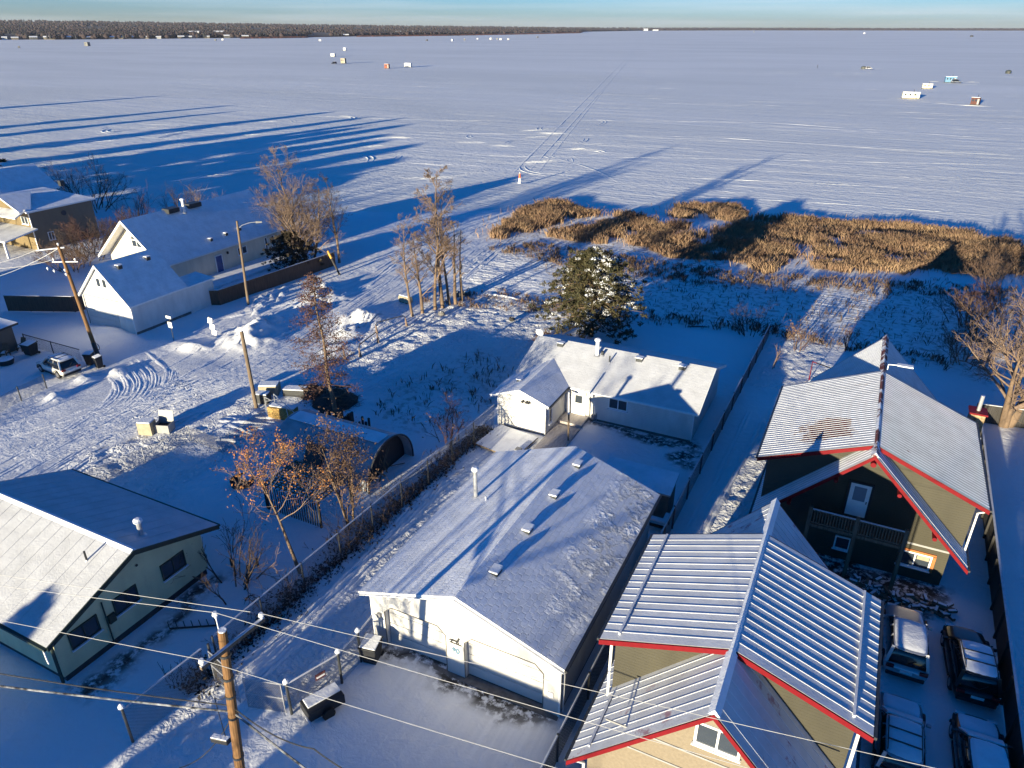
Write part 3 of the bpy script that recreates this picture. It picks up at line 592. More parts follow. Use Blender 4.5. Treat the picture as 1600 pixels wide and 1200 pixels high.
# ---------------------------------------------------------------- white double garage in the middle
def garage():
    x0, x1, y0, y1, he, hr = -18.61, -7.89, 20.85, 35.26, 3.45, 5.31; xc = -13.25; s = (hr - he) / (x1 - xc); t = .18; oh = .36; f = .34
    g = thing('garage', 'long white double garage with a snowy shingle roof, four roof vents and two wide doors', 'garage', (xc, y0 + f, 0))
    X0, X1, Y0, Y1 = x0 + oh, x1 - oh, y0 + f, y1 - f; hw = he + oh * s - t - .02; hp = hr - t - .02
    gwalls(g, X0, X1, Y0 + .40, Y1, hw, hp, 'y', M['white_siding'])
    # front facade as a thick skin with two chamfered door openings
    a0, a1, b0, b1 = -17.55, -14.05, -13.05, -9.0; H = 2.75; ch = .42; m = MB(); yf = Y0
    def top(x): return hw + (x - X0) * s if x < xc else hw + (X1 - x) * s
    def col(xa, xb, za, zb):   # facade strip with sloped top and any bottom
        m.prism([(xa, yf, za[0]), (xb, yf, za[1]), (xb, yf, zb[1]), (xa, yf, zb[0])], (0, .40, 0))
    col(X0, a0, (0, 0), (top(X0), top(a0)))
    for p, q in ((a0, a1), (b0, b1)):
        cuts = [p, p + ch, q - ch, q]; zs = [H - ch, H, H, H - ch]
        if p < xc < q: cuts.insert(2, xc); zs.insert(2, H)
        for i_ in range(len(cuts) - 1): col(cuts[i_], cuts[i_ + 1], (zs[i_], zs[i_ + 1]), (top(cuts[i_]), top(cuts[i_ + 1])))
    col(a1, xc, (0, 0), (top(a1), hp)); col(xc, b0, (0, 0), (hp, top(b0))); col(b1, X1, (0, 0), (top(b1), top(X1)))
    m.build('facade', M['white_panel'], g)
    for p, q in ((a0, a1), (b0, b1)):
        d = MB(); nrow = 4
        for k in range(nrow): d.box(p + .02, q - .02, yf + .30, yf + .37, .02 + k * H / nrow, (k + 1) * H / nrow - .012)
        dd = d.build('garage_door', M['white_panel'], g)
        e_ = MB()
        for (xa, za), (xb, zb) in (((p, 0), (p, H - ch)), ((p, H - ch), (p + ch, H)), ((p + ch, H), (q - ch, H)), ((q - ch, H), (q, H - ch)), ((q, H - ch), (q, 0))): e_.bar((xa, yf - .006, za), (xb, yf - .006, zb), .03, .05, up=(0, 1, 0))
        e_.build('door_shade_line', M['concrete'], dd)  # added dark outline standing in for the shaded edge of the opening
        MB().box(p + .05, q - .05, yf + .28, yf + .35, .0, .06).build('door_seal', M['black_trim'], dd)
    MB().box(X0 - .05, X1 + .05, Y0 - .25, Y0 + .02, -.2, .05).box(X0 - .02, X1 + .02, Y0, Y1 + .05, -.3, .03).build('footing', M['concrete'], g)
    groof(g, x0, x1, y0, y1, he, hr, 'y', [M['shingle_y'], M['white_trim'], M['white_trim']], t)
    m = MB()
    for sx in (-1, 1):
        m.bar((xc + sx * 5.36, y0 - .015, he - t / 2 - .03), (xc, y0 - .015, hr - t / 2 - .03), .03, .22, up=(0, 1, 0)); m.bar((xc + sx * 5.36, y1 + .015, he - t / 2 - .03), (xc, y1 + .015, hr - t / 2 - .03), .03, .22, up=(0, 1, 0))
    m.build_split('fascia', M['white_trim'], g)
    gutter(g, (x1 + .06, y0 - .02, he - .08), (x1 + .06, y1, he - .08), M['black_trim']); gutter(g, (x0 - .06, y0, he - .08), (x0 - .06, y1, he - .08), M['white_trim'])
    MB().box(X1, X1 + .1, Y0 - .03, Y0 + .1, 0, hw).box(X0 - .1, X0, Y0 - .03, Y0 + .1, 0, hw).build_split('corner_trim', M['white_trim'], g)
    MB().tube([(X1 + .12, Y0 + .3, he - .12), (X1 + .12, Y0 + .3, .1)], .045, 8).build_split('downspout', M['white_trim'], g)
    for y in (23.4, 26.9, 30.3, 33.7): roof_vent(g, (-12.5, y, hr - .75 * s + .02), .36, .55, .13)
    pipe(g, (-17.07, 29.6, 5.31 - 3.82 * s), 1.75, .12)
    MB().tube([(-16.2, 29.2, 4.2), (-16.2, 29.2, 4.55)], .05, 8).build('vent_pipe', M['white_trim'], g)
    # round gable louvre, cut-out plaque with a prancing animal, house number
    MB().tube([(-13.15, yf - .04, 4.55), (-13.15, yf + .03, 4.55)], .28, 20).build('gable_louvre', M['white_trim'], g)
    px, pz = -13.52, 2.2; y_ = yf - .03; m = MB()
    m.box(px - .32, px + .32, y_, y_ + .03, pz - .16, pz - .11)
    for q in ([(-.26, .02), (-.2, .1), (.02, .08), (.1, .13), (.14, .27), (.2, .30), (.26, .22), (.2, .17), (.18, .05), (.15, -.01), (-.05, .0), (-.18, -.02), (-.24, -.02)],
              [(.1, .0), (.15, .0), (.2, -.07), (.17, -.12), (.14, -.12), (.15, -.07)], [(-.24, .0), (-.17, .0), (-.19, -.07), (-.15, -.12), (-.19, -.12), (-.24, -.07)], [(-.26, .08), (-.32, .05), (-.34, -.06), (-.30, -.03), (-.24, .04)], [(.02, .0), (.07, .0), (.1, -.12), (.06, -.12)]):
        m.prism([(px + a, y_, pz + b) for a, b in q], (0, .03, 0))
    m.build('animal_plaque', M['black_trim'], g)
    cu = bpy.data.curves.new('house_number', 'FONT'); cu.body = '80'; cu.size = .42; cu.extrude = .012; cu.align_x = 'CENTER'; cu.offset = .012
    tx = bpy.data.objects.new('house_number', cu); COL.objects.link(tx); tx.parent = g; tx.location = (px - g.location.x, yf - .02 - g.location.y, 1.48); tx.rotation_euler = (R(90), 0, 0)
    cu.materials.append(simple('number_blue', (.10, .20, .30), .5, .05))
    bpy.context.view_layer.update(); me = bpy.data.meshes.new_from_object(tx); mo = bpy.data.objects.new('house_number', me); COL.objects.link(mo); mo.parent = g; mo.location = tx.location; mo.rotation_euler = tx.rotation_euler
    bpy.data.objects.remove(tx); mo.name = 'house_number'
    MB().box(-17.95, -17.75, yf - .14, yf, 1.9, 2.15).build('wall_lamp', M['grey_trim'], g)
    MB().box(-8.75, -8.5, yf - .05, yf + .01, 1.1, 1.4).build('meter_box', M['white_trim'], g)
    return g
garage()
# ---------------------------------------------------------------- white bungalow behind the garage
def bungalow():
    x0, x1, y0, yr, he, hr = -23.43, -8.40, 47.27, 52.12, 2.78, 4.46; y1 = 2 * yr - y0; s = (hr - he) / (yr - y0); t = .17; oh = .41
    px, py, pr = -18.60, 43.38, 3.67; pc = (x0 + px) / 2; ps = (pr - he) / (px - pc)
    b = thing('bungalow', 'white bungalow with a snowy low roof, porch wing and deck, standing behind the long garage', 'house', (-16, yr, 0))
    X0, X1, Y0, Y1 = x0 + oh, x1 - oh, y0 + oh, y1 - oh
    gwalls(b, X0, X1, Y0, Y1, he + oh * s - t - .01, hr - t - .01, 'x', M['white_siding'], .25)
    gwalls(b, x0 + oh, px - oh, py + oh, Y0 + .3, he + oh * ps - t - .01, pr - t - .01, 'y', M['white_siding'], .15, 'porch_wall')
    MB().box(X0 + .06, X1 - .06, Y0 + .06, Y1 - .06, -.3, .25).box(x0 + oh + .06, px - oh - .06, py + oh + .06, Y0, -.3, .15).build('foundation', M['concrete'], b)
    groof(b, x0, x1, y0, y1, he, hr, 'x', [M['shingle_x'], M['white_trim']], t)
    yb = y0 + (pr - he) / s
    m = MB(); e = .02
    m.slab([(x0, py, he + e), (pc, py, pr + e), (pc, yb, pr + e), (x0, y0 + .0, he + e)], t, 0, 1); m.slab([(pc, py, pr + e), (px, py, he + e), (px, y0, he + e), (pc, yb, pr + e)], t, 0, 1)
    m.build('porch_roof', [M['shingle_y2'], M['white_trim']], b, fix=False)
    m = MB()
    for sx in (x0, px): m.bar((sx, py - .015, he - .1), (pc, py - .015, pr - .1), .03, .2, up=(0, 1, 0))
    for xx in (x0 - .015, x1 + .015):
        for yy in (y0, y1): m.bar((xx, yy, he - .1), (xx, yr, hr - .1), .2, .03, up=(1, 0, 0))
    m.build_split('fascia', M['white_trim'], b)
    gutter(b, (px + .1, y0 - .07, he - .07), (x1, y0 - .07, he - .07), M['white_trim']); gutter(b, (px + .07, py, he - .05), (px + .07, y0, he - .05), M['black_trim'])
    gutter(b, (x0 - .07, py, he - .05), (x0 - .07, y0, he - .05), M['white_trim'])
    yw = Y0
    window(b, (-14.63, yw, 1.95), (1, 0, 0), (0, -1, 0), 1.55, .95)
    window(b, (px - oh, 44.6, 1.45), (0, 1, 0), (1, 0, 0), .6, 1.3, mull=0)
    door(b, (-17.85, yw, 1.32), (1, 0, 0), (0, -1, 0), .95, 2.05, M['white_trim'], (.62, .32, .18))
    door(b, (-18.62, yw + .05, 1.25), (1, 0, 0), (0, -1, 0), .3, 1.9, M['grey_siding'], name='side_panel')
    for xx in (-21.1, -14.3, -10.85): roof_vent(b, (xx, 51.45, hr - .65 * s + .02), .5, .42, .2)
    roof_vent(b, (-22.05, 45.6, 3.3), .35, .4, .12)
    pipe(b, (-17.75, 51.1, hr - 1.0 * s), 1.25, .15, M['white_trim']); pipe(b, (-16.5, 50.6, hr - 1.5 * s), .55, .06, M['dark_steel'], False, 'vent_pipe')
    pipe(b, (-17.35, 51.25, hr - .9 * s), .35, .12, M['dark_steel'], False, 'vent_pipe')
    # flood lamps on the porch gable, taps and meter by the door
    m = MB()
    for dx in (0, .32, .5): m.tube([(pc + .15 + dx, py + oh - .22, 2.62), (pc + .15 + dx, py + oh, 2.68)], [.11, .06], 8)
    m.build_split('flood_lamp', M['black_trim'], b)
    MB().tube([(-16.9, yw - .08, .2), (-16.9, yw - .08, 2.1)], .05, 8).build('conduit', M['grey_trim'], b)
    MB().box(-16.72, -16.4, yw - .2, yw, .25, .62).tube([(-16.3, yw - .1, .1), (-16.3, yw - .1, .8)], .04, 6).build('gas_meter', M['grey_trim'], b)
    MB().tube([(X1 + .02, Y0 - .06, .2), (X1 + .02, Y0 - .06, 2.7)], .05, 8).tube([(X0 + .02, py + oh - .06, .1), (X0 + .02, py + oh - .06, 2.7)], .05, 8).build_split('downspout', M['white_trim'], b)
    MB().box(-18.9, -16.95, 46.0, 47.66, .1, .34).build('step', M['deck'], b)
    m = MB()
    for k in range(22): m.box(-21.2 if k > 11 else -18.95, -16.95, 41.2 + k * .21, 41.2 + k * .21 + .19, .02, .16) if 41.2 + k * .21 < 43.6 else m.box(-18.95, -16.95, 41.2 + k * .21, 41.2 + k * .21 + .19, .02, .16)
    m.build('deck', M['deck'], b)
    o = MB().tube([(-23.2, 52.0, 4.4), (-23.2, 52.0, 4.75)], .03, 6).build('dish_mast', M['grey_trim'], b)
    m = MB(); m.tube([(-23.2, 51.85, 4.9), (-23.2, 51.75, 4.87)], [.12, .36], 14); m.build('satellite_dish', M['white_trim'], o)
    # snow-laden ramp sheet beside the porch
    return b
bungalow()
t_ = thing('ground_sheet', 'snow-dusted plywood ramp lying between the porch wing and the long garage', 'board', (-21.5, 41.5, 0))
MB().slab([(-23.1, 40.2, .22), (-19.6, 39.6, .22), (-19.2, 42.9, .35), (-22.6, 43.4, .35)], .12, 0, 1).build('sheet', [M['snow'], M['grey_wood']], t_, fix=False)
MB().box(-22.9, -22.4, 40.6, 42.6, -.05, .12).box(-20.3, -19.8, 40.2, 42.4, -.05, .12).build('bearer', M['grey_wood'], t_)
MB().box(-19.9, -19.5, 40.3, 40.75, .24, .5).build('block', M['grey_trim'], t_)
# ---------------------------------------------------------------- two red-trimmed metal-roofed cabins
def cabin(name, label, xc, hr, yf, yb, hw, he, dy0, dy1, dw, dhe, rib, front_in, mats, seam='flat'):
    s = (hr - he) / hw; ds = (hr - dhe) / dw; t = .16
    b = thing(name, label, 'cabin', (xc, yf + 1, 0))
    main, dorm, ribm, wallm, frontm = mats
    iw = hw - .55; ft = yf + front_in; bk = yb - .6
    gwalls(b, xc - iw, xc + iw, ft, bk, he + (hw - iw) * s - t * 1.5, hr - t * 1.6, 'y', wallm)
    m = MB()   # steep main roof
    m.slab([(xc - hw, yf, he), (xc, yf, hr), (xc, yb, hr), (xc - hw, yb, he)], t, 0, 1); m.slab([(xc, yf, hr), (xc + hw, yf, he), (xc + hw, yb, he), (xc, yb, hr)], t, 0, 1)
    rf = m.build('roof', [main, M['grey_trim']], b, fix=False)
    def ribs(y0, y1, w_, e_, mat, parent, lift):
        m_ = MB(); k = int(round((y1 - y0) / rib)); sl_ = (hr - e_) / w_
        for sx in (-1, 1):
            for i_ in range(1, k):
                y = y0 + (y1 - y0) * i_ / k
                m_.bar((xc + sx * .12, y, hr + lift - .12 * sl_ + .004), (xc + sx * w_, y, e_ + lift + .004), 0.04 if seam == 'flat' else .05, .022 if seam == 'flat' else .018, up=(0, 1, 0) if False else (0, 0, 1))
        m_.build('rib', mat, parent)
    ribs(yf, yb, hw, he, ribm, rf, 0)
    m = MB(); e = .06   # low-pitched dormer roofs springing from the ridge
    m.slab([(xc - dw, dy0, dhe + e), (xc, dy0, hr + e), (xc, dy1, hr + e), (xc - dw, dy1, dhe + e)], t, 0, 1); m.slab([(xc, dy0, hr + e), (xc + dw, dy0, dhe + e), (xc + dw, dy1, dhe + e), (xc, dy1, hr + e)], t, 0, 1)
    df = m.build('dormer_roof', [dorm, M['grey_trim']], b, fix=False)
    ribs(dy0, dy1, dw, dhe, ribm, df, e)
    # dormer walls
    iy0, iy1 = dy0 + .5, dy1 - .5; wx = dw - .5
    m = MB()
    for sx in (-1, 1):
        zt = dhe + .5 * ds - t * .8; zb = hr - wx * s
        m.prism([(xc + sx * .3, iy0, hr - .3 * ds - t), (xc + sx * wx, iy0, zt), (xc + sx * wx, iy0, zb - .3), (xc + sx * .3, iy0, hr - .3 * s - .4)], (0, iy1 - iy0, 0))
    m.build('dormer_wall', M['taupe_siding'], b)
    # snowy ridge cap
    MB().prism([(xc - .20, yf - .02, hr - .10), (xc, yf - .02, hr + .15), (xc + .20, yf - .02, hr - .10)], (0, yb - yf + .04, 0)).build('ridge_cap', M['bare_red'] if seam != 'flat' else M['snow'], b)
    # red barge boards
    m = MB(); fh = .23
    for sx in (-1, 1):
        for yy, w_, e_, lift in ((yf - .025, hw, he, 0), (yb + .025, hw, he, 0), (dy0 - .025, dw, dhe, e), (dy1 + .025, dw, dhe, e)):
            m.bar((xc + sx * (w_ + .02), yy, e_ + lift - fh * .55), (xc + sx * .0, yy, hr + lift - fh * .55), .05, fh, up=(0, 1, 0))
    for i_ in range(0): pass
    m2 = MB()
    for sx in (-1, 1):
        for yy, w_, e_, lift in ((yf - .025, hw, he, 0), (yb + .025, hw, he, 0), (dy0 - .025, dw, dhe, e), (dy1 + .025, dw, dhe, e)):
            p0 = Vector((xc + sx * (w_ + .02), yy, e_ + lift - .02)); p1 = Vector((xc, yy, hr + lift - .02)); z = Vector((0, 0, fh))
            m2.prism([p0 - z, p1 - z, p1, p0], (0, .045 * (1 if yy > (yf + yb) / 2 else -1), 0))
    m2.build_split('barge_board', M['red_trim'], b)
    for sx in (-1, 1):
        gutter(b, (xc + sx * (hw + .06), yf, he - .08), (xc + sx * (hw + .06), yb, he - .08), M['dark_steel']); gutter(b, (xc + sx * (dw + .06), dy0, dhe - .02), (xc + sx * (dw + .06), dy1, dhe - .02), M['dark_steel'])
    return b, dict(s=s, ds=ds, ft=ft, iw=iw, iy0=iy0, iy1=iy1, wx=wx, bk=bk)
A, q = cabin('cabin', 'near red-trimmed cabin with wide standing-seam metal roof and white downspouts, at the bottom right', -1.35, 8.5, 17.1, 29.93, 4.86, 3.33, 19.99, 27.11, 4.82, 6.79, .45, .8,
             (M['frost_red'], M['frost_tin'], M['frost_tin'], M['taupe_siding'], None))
xc = -1.35
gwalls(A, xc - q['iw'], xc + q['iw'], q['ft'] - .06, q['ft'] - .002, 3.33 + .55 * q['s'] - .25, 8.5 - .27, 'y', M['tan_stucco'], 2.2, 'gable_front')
# snow guards along both dormer eaves and the lower roof
for sx in (-1, 1):
    m = MB(); xg = xc + sx * 4.15; zg = 8.5 - 4.15 * q['ds'] + .13; m.bar((xg, 20.25, zg), (xg, 27.0, zg), .08, .10)
    for k in range(15): m.box(xg - .05, xg + .05, 20.35 + k * .45, 20.42 + k * .45, zg - .1, zg)
    m.build('snow_guard', M['frost_tin'], A)
m = MB(); xg = xc - 4.15; zg = 8.5 - 4.15 * q['s'] + .08; m.bar((xg, 17.4, zg), (xg, 19.9, zg), .08, .10); m.build('snow_guard', M['frost_tin'], A)
MB().prism([(xc - .3, 17.84, 7.75), (xc + .3, 17.84, 7.75), (xc, 17.84, 8.0)], (0, -.05, 0)).build('gable_louvre', M['white_trim'], A)
window(A, (-1.15, 17.84, 6.55), (1, 0, 0), (0, -1, 0), 1.55, 1.05)
m = MB()
for z_ in (5.35, 4.4): m.box(xc - q['iw'] + .6, xc + q['iw'] - .6, 17.80, 17.84, z_, z_ + .07)
m.build_split('trim_board', M['grey_trim'], A)
for sx in (-1, 1):     # white downspouts at the dormer corners
    xd = xc + sx * 4.45
    MB().tube([(xc + sx * 4.85, 20.1, 6.75), (xd, 20.38, 6.35), (xd, 20.38, 8.5 - 4.45 * q['s'] + .25), (xd - sx * .1, 20.1, 8.5 - 4.45 * q['s'] + .05)], .06, 8).build_split('downspout', M['white_trim'], A)
    MB().tube([(xc + sx * 4.75, 17.25, 3.25), (xc + sx * 4.4, 17.7, 2.7), (xc + sx * 4.4, 17.7, .1)], .06, 8).build_split('downspout', M['white_trim'], A)
B, q = cabin('cabin', 'far red-trimmed cabin with finely ribbed roof half melted along its ridge and a recessed balcony', 2.58, 8.5, 36.27, 53.86, 5.4, 3.1, 37.33, 47.41, 5.65, 6.18, .27, 2.3,
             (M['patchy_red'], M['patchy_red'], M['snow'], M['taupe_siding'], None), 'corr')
xc = 2.58
gwalls(B, xc - q['iw'], xc + q['iw'], q['ft'] - .06, q['ft'] - .002, 3.1 + .55 * q['s'] - .25, 8.5 - .27, 'y', M['taupe_siding'], .5, 'gable_front')
yw = q['ft'] - .06
door(B, (2.45, yw, 4.3), (1, 0, 0), (0, -1, 0), 1.05, 2.1, M['white_trim'], (.6, .42, .2), frame=M['black_trim'], lm=M['pale_glass'])
w_ = window(B, (5.9, yw, 1.35), (1, 0, 0), (0, -1, 0), 1.65, 1.0); 
MB().obox((5.9, yw - .04, 1.93), (1, 0, 0), (0, 0, 1), (0, -1, 0), 1.95, .14, .1).obox((6.82, yw - .04, 1.35), (1, 0, 0), (0, 0, 1), (0, -1, 0), .14, 1.1, .1).build('window_surround', simple('orange_timber', (.42, .14, .04), .6, .1), w_)
MB().obox((6.3, yw - .03, 1.62), (1, 0, 0), (0, 0, 1), (0, -1, 0), .6, .34, .015).build('blind', M['pale_wood'], w_)
window(B, (2.2, yw, 1.2), (1, 0, 0), (0, -1, 0), .85, .9, mull=0)
MB().box(.2, 5.0, 37.0, yw, 2.78, 2.98).build('balcony_floor', M['grey_wood'], B)
m = MB(); m.box(.2, 5.0, 36.98, 37.06, 3.86, 3.95).box(.2, 5.0, 36.98, 37.06, 3.06, 3.13)
for k in range(33): m.box(.27 + k * .145, .32 + k * .145, 37.0, 37.04, 3.1, 3.88)
rl = m.build('balcony_rail', M['grey_wood'], B)
for xx in (.2, 2.6, 5.0): MB().box(xx - .1, xx + .1, 36.95, 37.12, 0, 4.1).build('balcony_post', M['grey_wood'], B)
MB().box(.22, 4.98, 36.97, 37.07, 3.95, 3.975).build('rail_snow', M['snow'], rl)
m = MB()
for sx, f_ in ((1, .28), (-1, .28), (1, .66), (-1, .66)): m.tube([(xc + sx * 5.4 * f_, 36.1, 8.5 - 5.4 * f_ - .42), (xc + sx * 5.4 * f_, 38.5, 8.5 - 5.4 * f_ - .42)], .11, 8)
m.tube([(xc, 36.05, 8.02), (xc, 38.5, 8.02)], .14, 10)
m.build_split('roof_beam', M['red_trim'], B)
MB().box(5.2, 7.4, yw - .03, yw, 2.3, 2.42).build_split('trim_board', M['grey_trim'], B)
o = MB().box(8.0, 8.8, 48.3, 49.2, 0, 6.35).build('stone_chimney', M['stone'], B)
MB().box(7.9, 8.9, 48.2, 49.3, 6.35, 6.46).build('chimney_cap', M['red_trim'], o)
MB().tube([(8.4, 48.75, 6.46), (8.4, 48.75, 7.5)], .11, 10).build('flue', M['galv'], o)
MB().tube([(2.8, 47.6, 8.6), (2.8, 47.6, 8.95)], .03, 6).tube([(2.8, 47.6, 8.95), (4.0, 47.9, 8.95)], .03, 6).box(3.3, 4.2, 47.6, 48.0, 8.93, 9.0).build('antenna', M['white_trim'], B)
m = MB()
for k in range(12): m.box(7.75 + k * .16, 7.83 + k * .16, 53.0, 54.6, 2.55, 2.62)
m.box(7.6, 9.8, 53.0, 53.1, 2.4, 2.55).box(7.6, 9.8, 54.5, 54.6, 2.4, 2.55); m.build('pergola', M['snow'], B)
MB().tube([(8.3, 37.6, 6.0), (7.9, 37.85, 5.6), (7.9, 37.85, 3.2)], .05, 8).build_split('downspout', M['white_trim'], B)
# ---------------------------------------------------------------- pale green bungalow at the lower left
def green_house():
    x1, yr, y0, y1, he, hr, x0 = -29.02, 16.79, 11.85, 21.73, 3.31, 5.13, -41.6; t = .2; oh = .62; s = (hr - he) / (yr - y0)
    b = thing('bungalow', 'pale green bungalow with snowy tin roof and three dark windows at the lower left', 'house', (-35, yr, 0))
    gwalls(b, x0 + oh, x1 - oh - .2, y0 + oh, y1 - oh, he + oh * s - t, hr - t, 'x', M['green_siding'], .45)
    MB().box(x0 + oh + .08, x1 - oh - .28, y0 + oh + .08, y1 - oh - .08, -.3, .45).build('foundation', M['black_trim'], b)
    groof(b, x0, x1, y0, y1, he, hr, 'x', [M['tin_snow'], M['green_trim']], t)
    m = MB()
    for k in range(1, 15):
        x = x0 + k * (x1 - x0) / 15; m.bar((x, y0, he), (x, yr - .05, hr), .010, .016, up=(1, 0, 0)); m.bar((x, y1, he), (x, yr + .05, hr), .010, .016, up=(1, 0, 0))
    m.build('roof_seam', M['tin_snow'], b)
    m = MB(); m.prism([(x0, yr - .2, hr - .06), (x0, yr, hr + .06), (x0, yr + .2, hr - .06)], (x1 - x0, 0, 0)); m.build('ridge_cap', M['snow'], b)
    m = MB()
    for xx in (x1 + .02, x0 - .02):
        for ya in (y0, y1):
            p0 = Vector((xx, ya, he - .0)); p1 = Vector((xx, yr, hr - .0)); z = Vector((0, 0, .26)); m.prism([p0 - z, p1 - z, p1, p0], (.04, 0, 0))
    m.build_split('fascia', M['green_trim'], b)
    gutter(b, (x0, y0 - .07, he - .1), (x1, y0 - .07, he - .1), M['green_trim']); gutter(b, (x0, y1 + .07, he - .1), (x1, y1 + .07, he - .1), M['green_trim'])
    xw = x1 - oh - .2
    for y, wd, z in ((19.1, 1.5, 2.15), (16.2, 1.35, 2.15), (13.9, 1.5, 2.05)): window(b, (xw, y, z), (0, 1, 0), (1, 0, 0), wd, 1.0, M['green_trim'], fw=.07)
    MB().tube([(xw + .1, 15.0, .5), (xw + .1, 15.0, 3.0)], .04, 8).box(xw, xw + .14, 15.1, 15.45, 1.5, 2.0).build('conduit', M['green_trim'], b)
    MB().tube([(x1 - .75, y0 + .5, 3.1), (x1 - .75, y0 + .45, .3)], .08, 8).build_split('downspout', M['green_trim'], b)
    MB().tube([(x1 - .1, y0 - .1, 3.2), (x1 - .1, y0 - .1, 2.6), (x1 - .05, y0 - .1, 2.4)], .04, 6).build('icicle_pipe', M['white_trim'], b)
    MB().tube([(xw + .02, 17.2, 3.6), (xw + .06, 17.2, 3.6)], .07, 8).build('louvre', M['black_trim'], b)
    pipe(b, (-30.35, 18.2, hr - 1.41 * s), .8, .13); pipe(b, (-30.96, 15.6, hr - 1.2 * s), .55, .05, M['plastic_black'], False, 'vent_pipe')
    return b
green_house()
# ---------------------------------------------------------------- white house and its garage on the left corner lot
def corner_garage():
    xc, wd, y0, y1, he, hr = -67.96, 3.95, 43.51, 50.6, 3.14, 6.91; s = (hr - he) / wd; t = .16; oh = .28
    b = thing('garage', 'small white garage with steep snowy roof and gable windows behind the left utility pole', 'garage', (xc, y0, 0))
    gwalls(b, xc - wd + oh, xc + wd - oh, y0 + oh, y1, he + oh * s - t * 1.5, hr - t * 1.6, 'y', M['white_siding'])
    groof(b, xc - wd, xc + wd, y0, y1, he, hr, 'y', [M['shingle_y2'], M['white_trim']], t)
    m = MB()
    for sx in (-1, 1):
        p0 = Vector((xc + sx * wd, y0 - .02, he)); p1 = Vector((xc, y0 - .02, hr)); z = Vector((0, 0, .24)); m.prism([p0 - z, p1 - z, p1, p0], (0, -.04, 0))
    m.build_split('fascia', M['white_trim'], b)
    for dx in (-.55, .35): window(b, (xc + dx + .2, y0 + oh, 5.0), (1, 0, 0), (0, -1, 0), .7, 1.0, mull=0, sill=False)
    d = MB()
    for k in range(5): d.box(xc - 3.2, xc + 1.4, y0 + oh - .05, y0 + oh, .05 + k * .5, .53 + k * .5)
    d.build('garage_door', M['white_panel'], b)
    MB().box(xc - 3.4, xc + 3.4, y0 + oh - .03, y0 + oh, 3.25, 3.35).build_split('trim_board', M['grey_trim'], b)
    for dx in (-3.4, 3.68): MB().tube([(xc + dx, y0 + oh - .07, 0.1), (xc + dx, y0 + oh - .07, 3.2)], .05, 6).build('downspout', M['white_trim'] if dx > 0 else M['grey_trim'], b)
    for p in ((xc + .75, 45.6), (xc + .7, 49.0)): roof_vent(b, (p[0], p[1], hr - .75 * s), .45, .45, .25)
    MB().box(xc + wd - oh - .02, xc + wd - oh + .05, y0 + oh - .05, y1, -.1, .3).build('footing', M['concrete'], b)
    MB().box(xc + 1.2, xc + wd - oh, y1, y1 + 3.6, 0, 3.0).build('side_shed', M['white_siding'], b)
    MB().slab([(xc + 1.0, y1, 3.35), (xc + wd - .1, y1, 3.05), (xc + wd - .1, y1 + 3.8, 3.05), (xc + 1.0, y1 + 3.8, 3.35)], .14, 0, 1).build('shed_roof', [M['snow'], M['white_trim']], b, fix=False)
corner_garage()
def corner_house():
    # ridge towards the lake, gable to the street
    xc, wd, y0, y1, he, hr = -77.6, 5.6, 54.2, 74.2, 3.2, 8.0; s = (hr - he) / wd; t = .16; oh = .45
    b = thing('house', 'cream house with long steep snowy roof and pointed gable window behind the small garage', 'house', (xc, y0, 0))
    gwalls(b, xc - wd + oh, xc + wd - oh, y0 + 1.3, y1 - oh, he + oh * s - t * 1.5, hr - t * 1.6, 'y', M['cream_siding'])
    groof(b, xc - wd, xc + wd, y0, y1, he, hr, 'y', [M['shingle_y2'], M['white_trim']], t)
    m = MB()
    for sx in (-1, 1):
        p0 = Vector((xc + sx * wd, y0 - .02, he)); p1 = Vector((xc, y0 - .02, hr)); z = Vector((0, 0, .3)); m.prism([p0 - z, p1 - z, p1, p0], (0, -.05, 0))
    m.build_split('fascia', M['white_trim'], b)
    yy = y0 + 1.3; window(b, (xc + .2, yy, 5.0), (1, 0, 0), (0, -1, 0), 1.7, .9)
    MB().prism([(xc - .65, yy - .04, 5.5), (xc + 1.05, yy - .04, 5.5), (xc + .2, yy - .04, 6.9)], (0, .03, 0)).build('gable_window', M['glass'], b)
    xw = xc + wd - oh
    window(b, (xw, 66.6, 2.0), (0, 1, 0), (1, 0, 0), 1.6, 1.0); door(b, (xw, 62.6, 1.25), (0, 1, 0), (1, 0, 0), .95, 2.1, simple('blue_door_paint', (.05, .09, .25), .5, .05))
    window(b, (xw, 70.9, 1.9), (0, 1, 0), (1, 0, 0), .5, 1.6, mull=0); window(b, (xw, 72.2, 1.9), (0, 1, 0), (1, 0, 0), .5, 1.6, mull=0)
    MB().box(xw + .04, xw + .2, 64.0, 64.2, 2.2, 2.5).build('wall_lamp', M['black_trim'], b)
    pipe(b, (xc + .8, 62.5, hr - .8 * s), 1.5, .16, M['white_trim'])
    for p in ((xc + 4.4, 62.6), (xc + 4.3, 65.2), (xc + 4.2, 67.6)): roof_vent(b, (p[0], p[1], hr - (p[0] - xc) * s), .35, .35, .2)
    m = MB(); m.box(xc - .3, xc + .9, 60.2, 61.8, hr - .4, hr + .14).box(xc - .3, xc + .9, 63.4, 65.2, hr - .4, hr + .14); m.build('bare_ridge', M['black_trim'], b)
    MB().box(xw, xw + 4.2, 58.0, 74.0, -.1, .28).build('terrace', M['snow'], b)
corner_house()
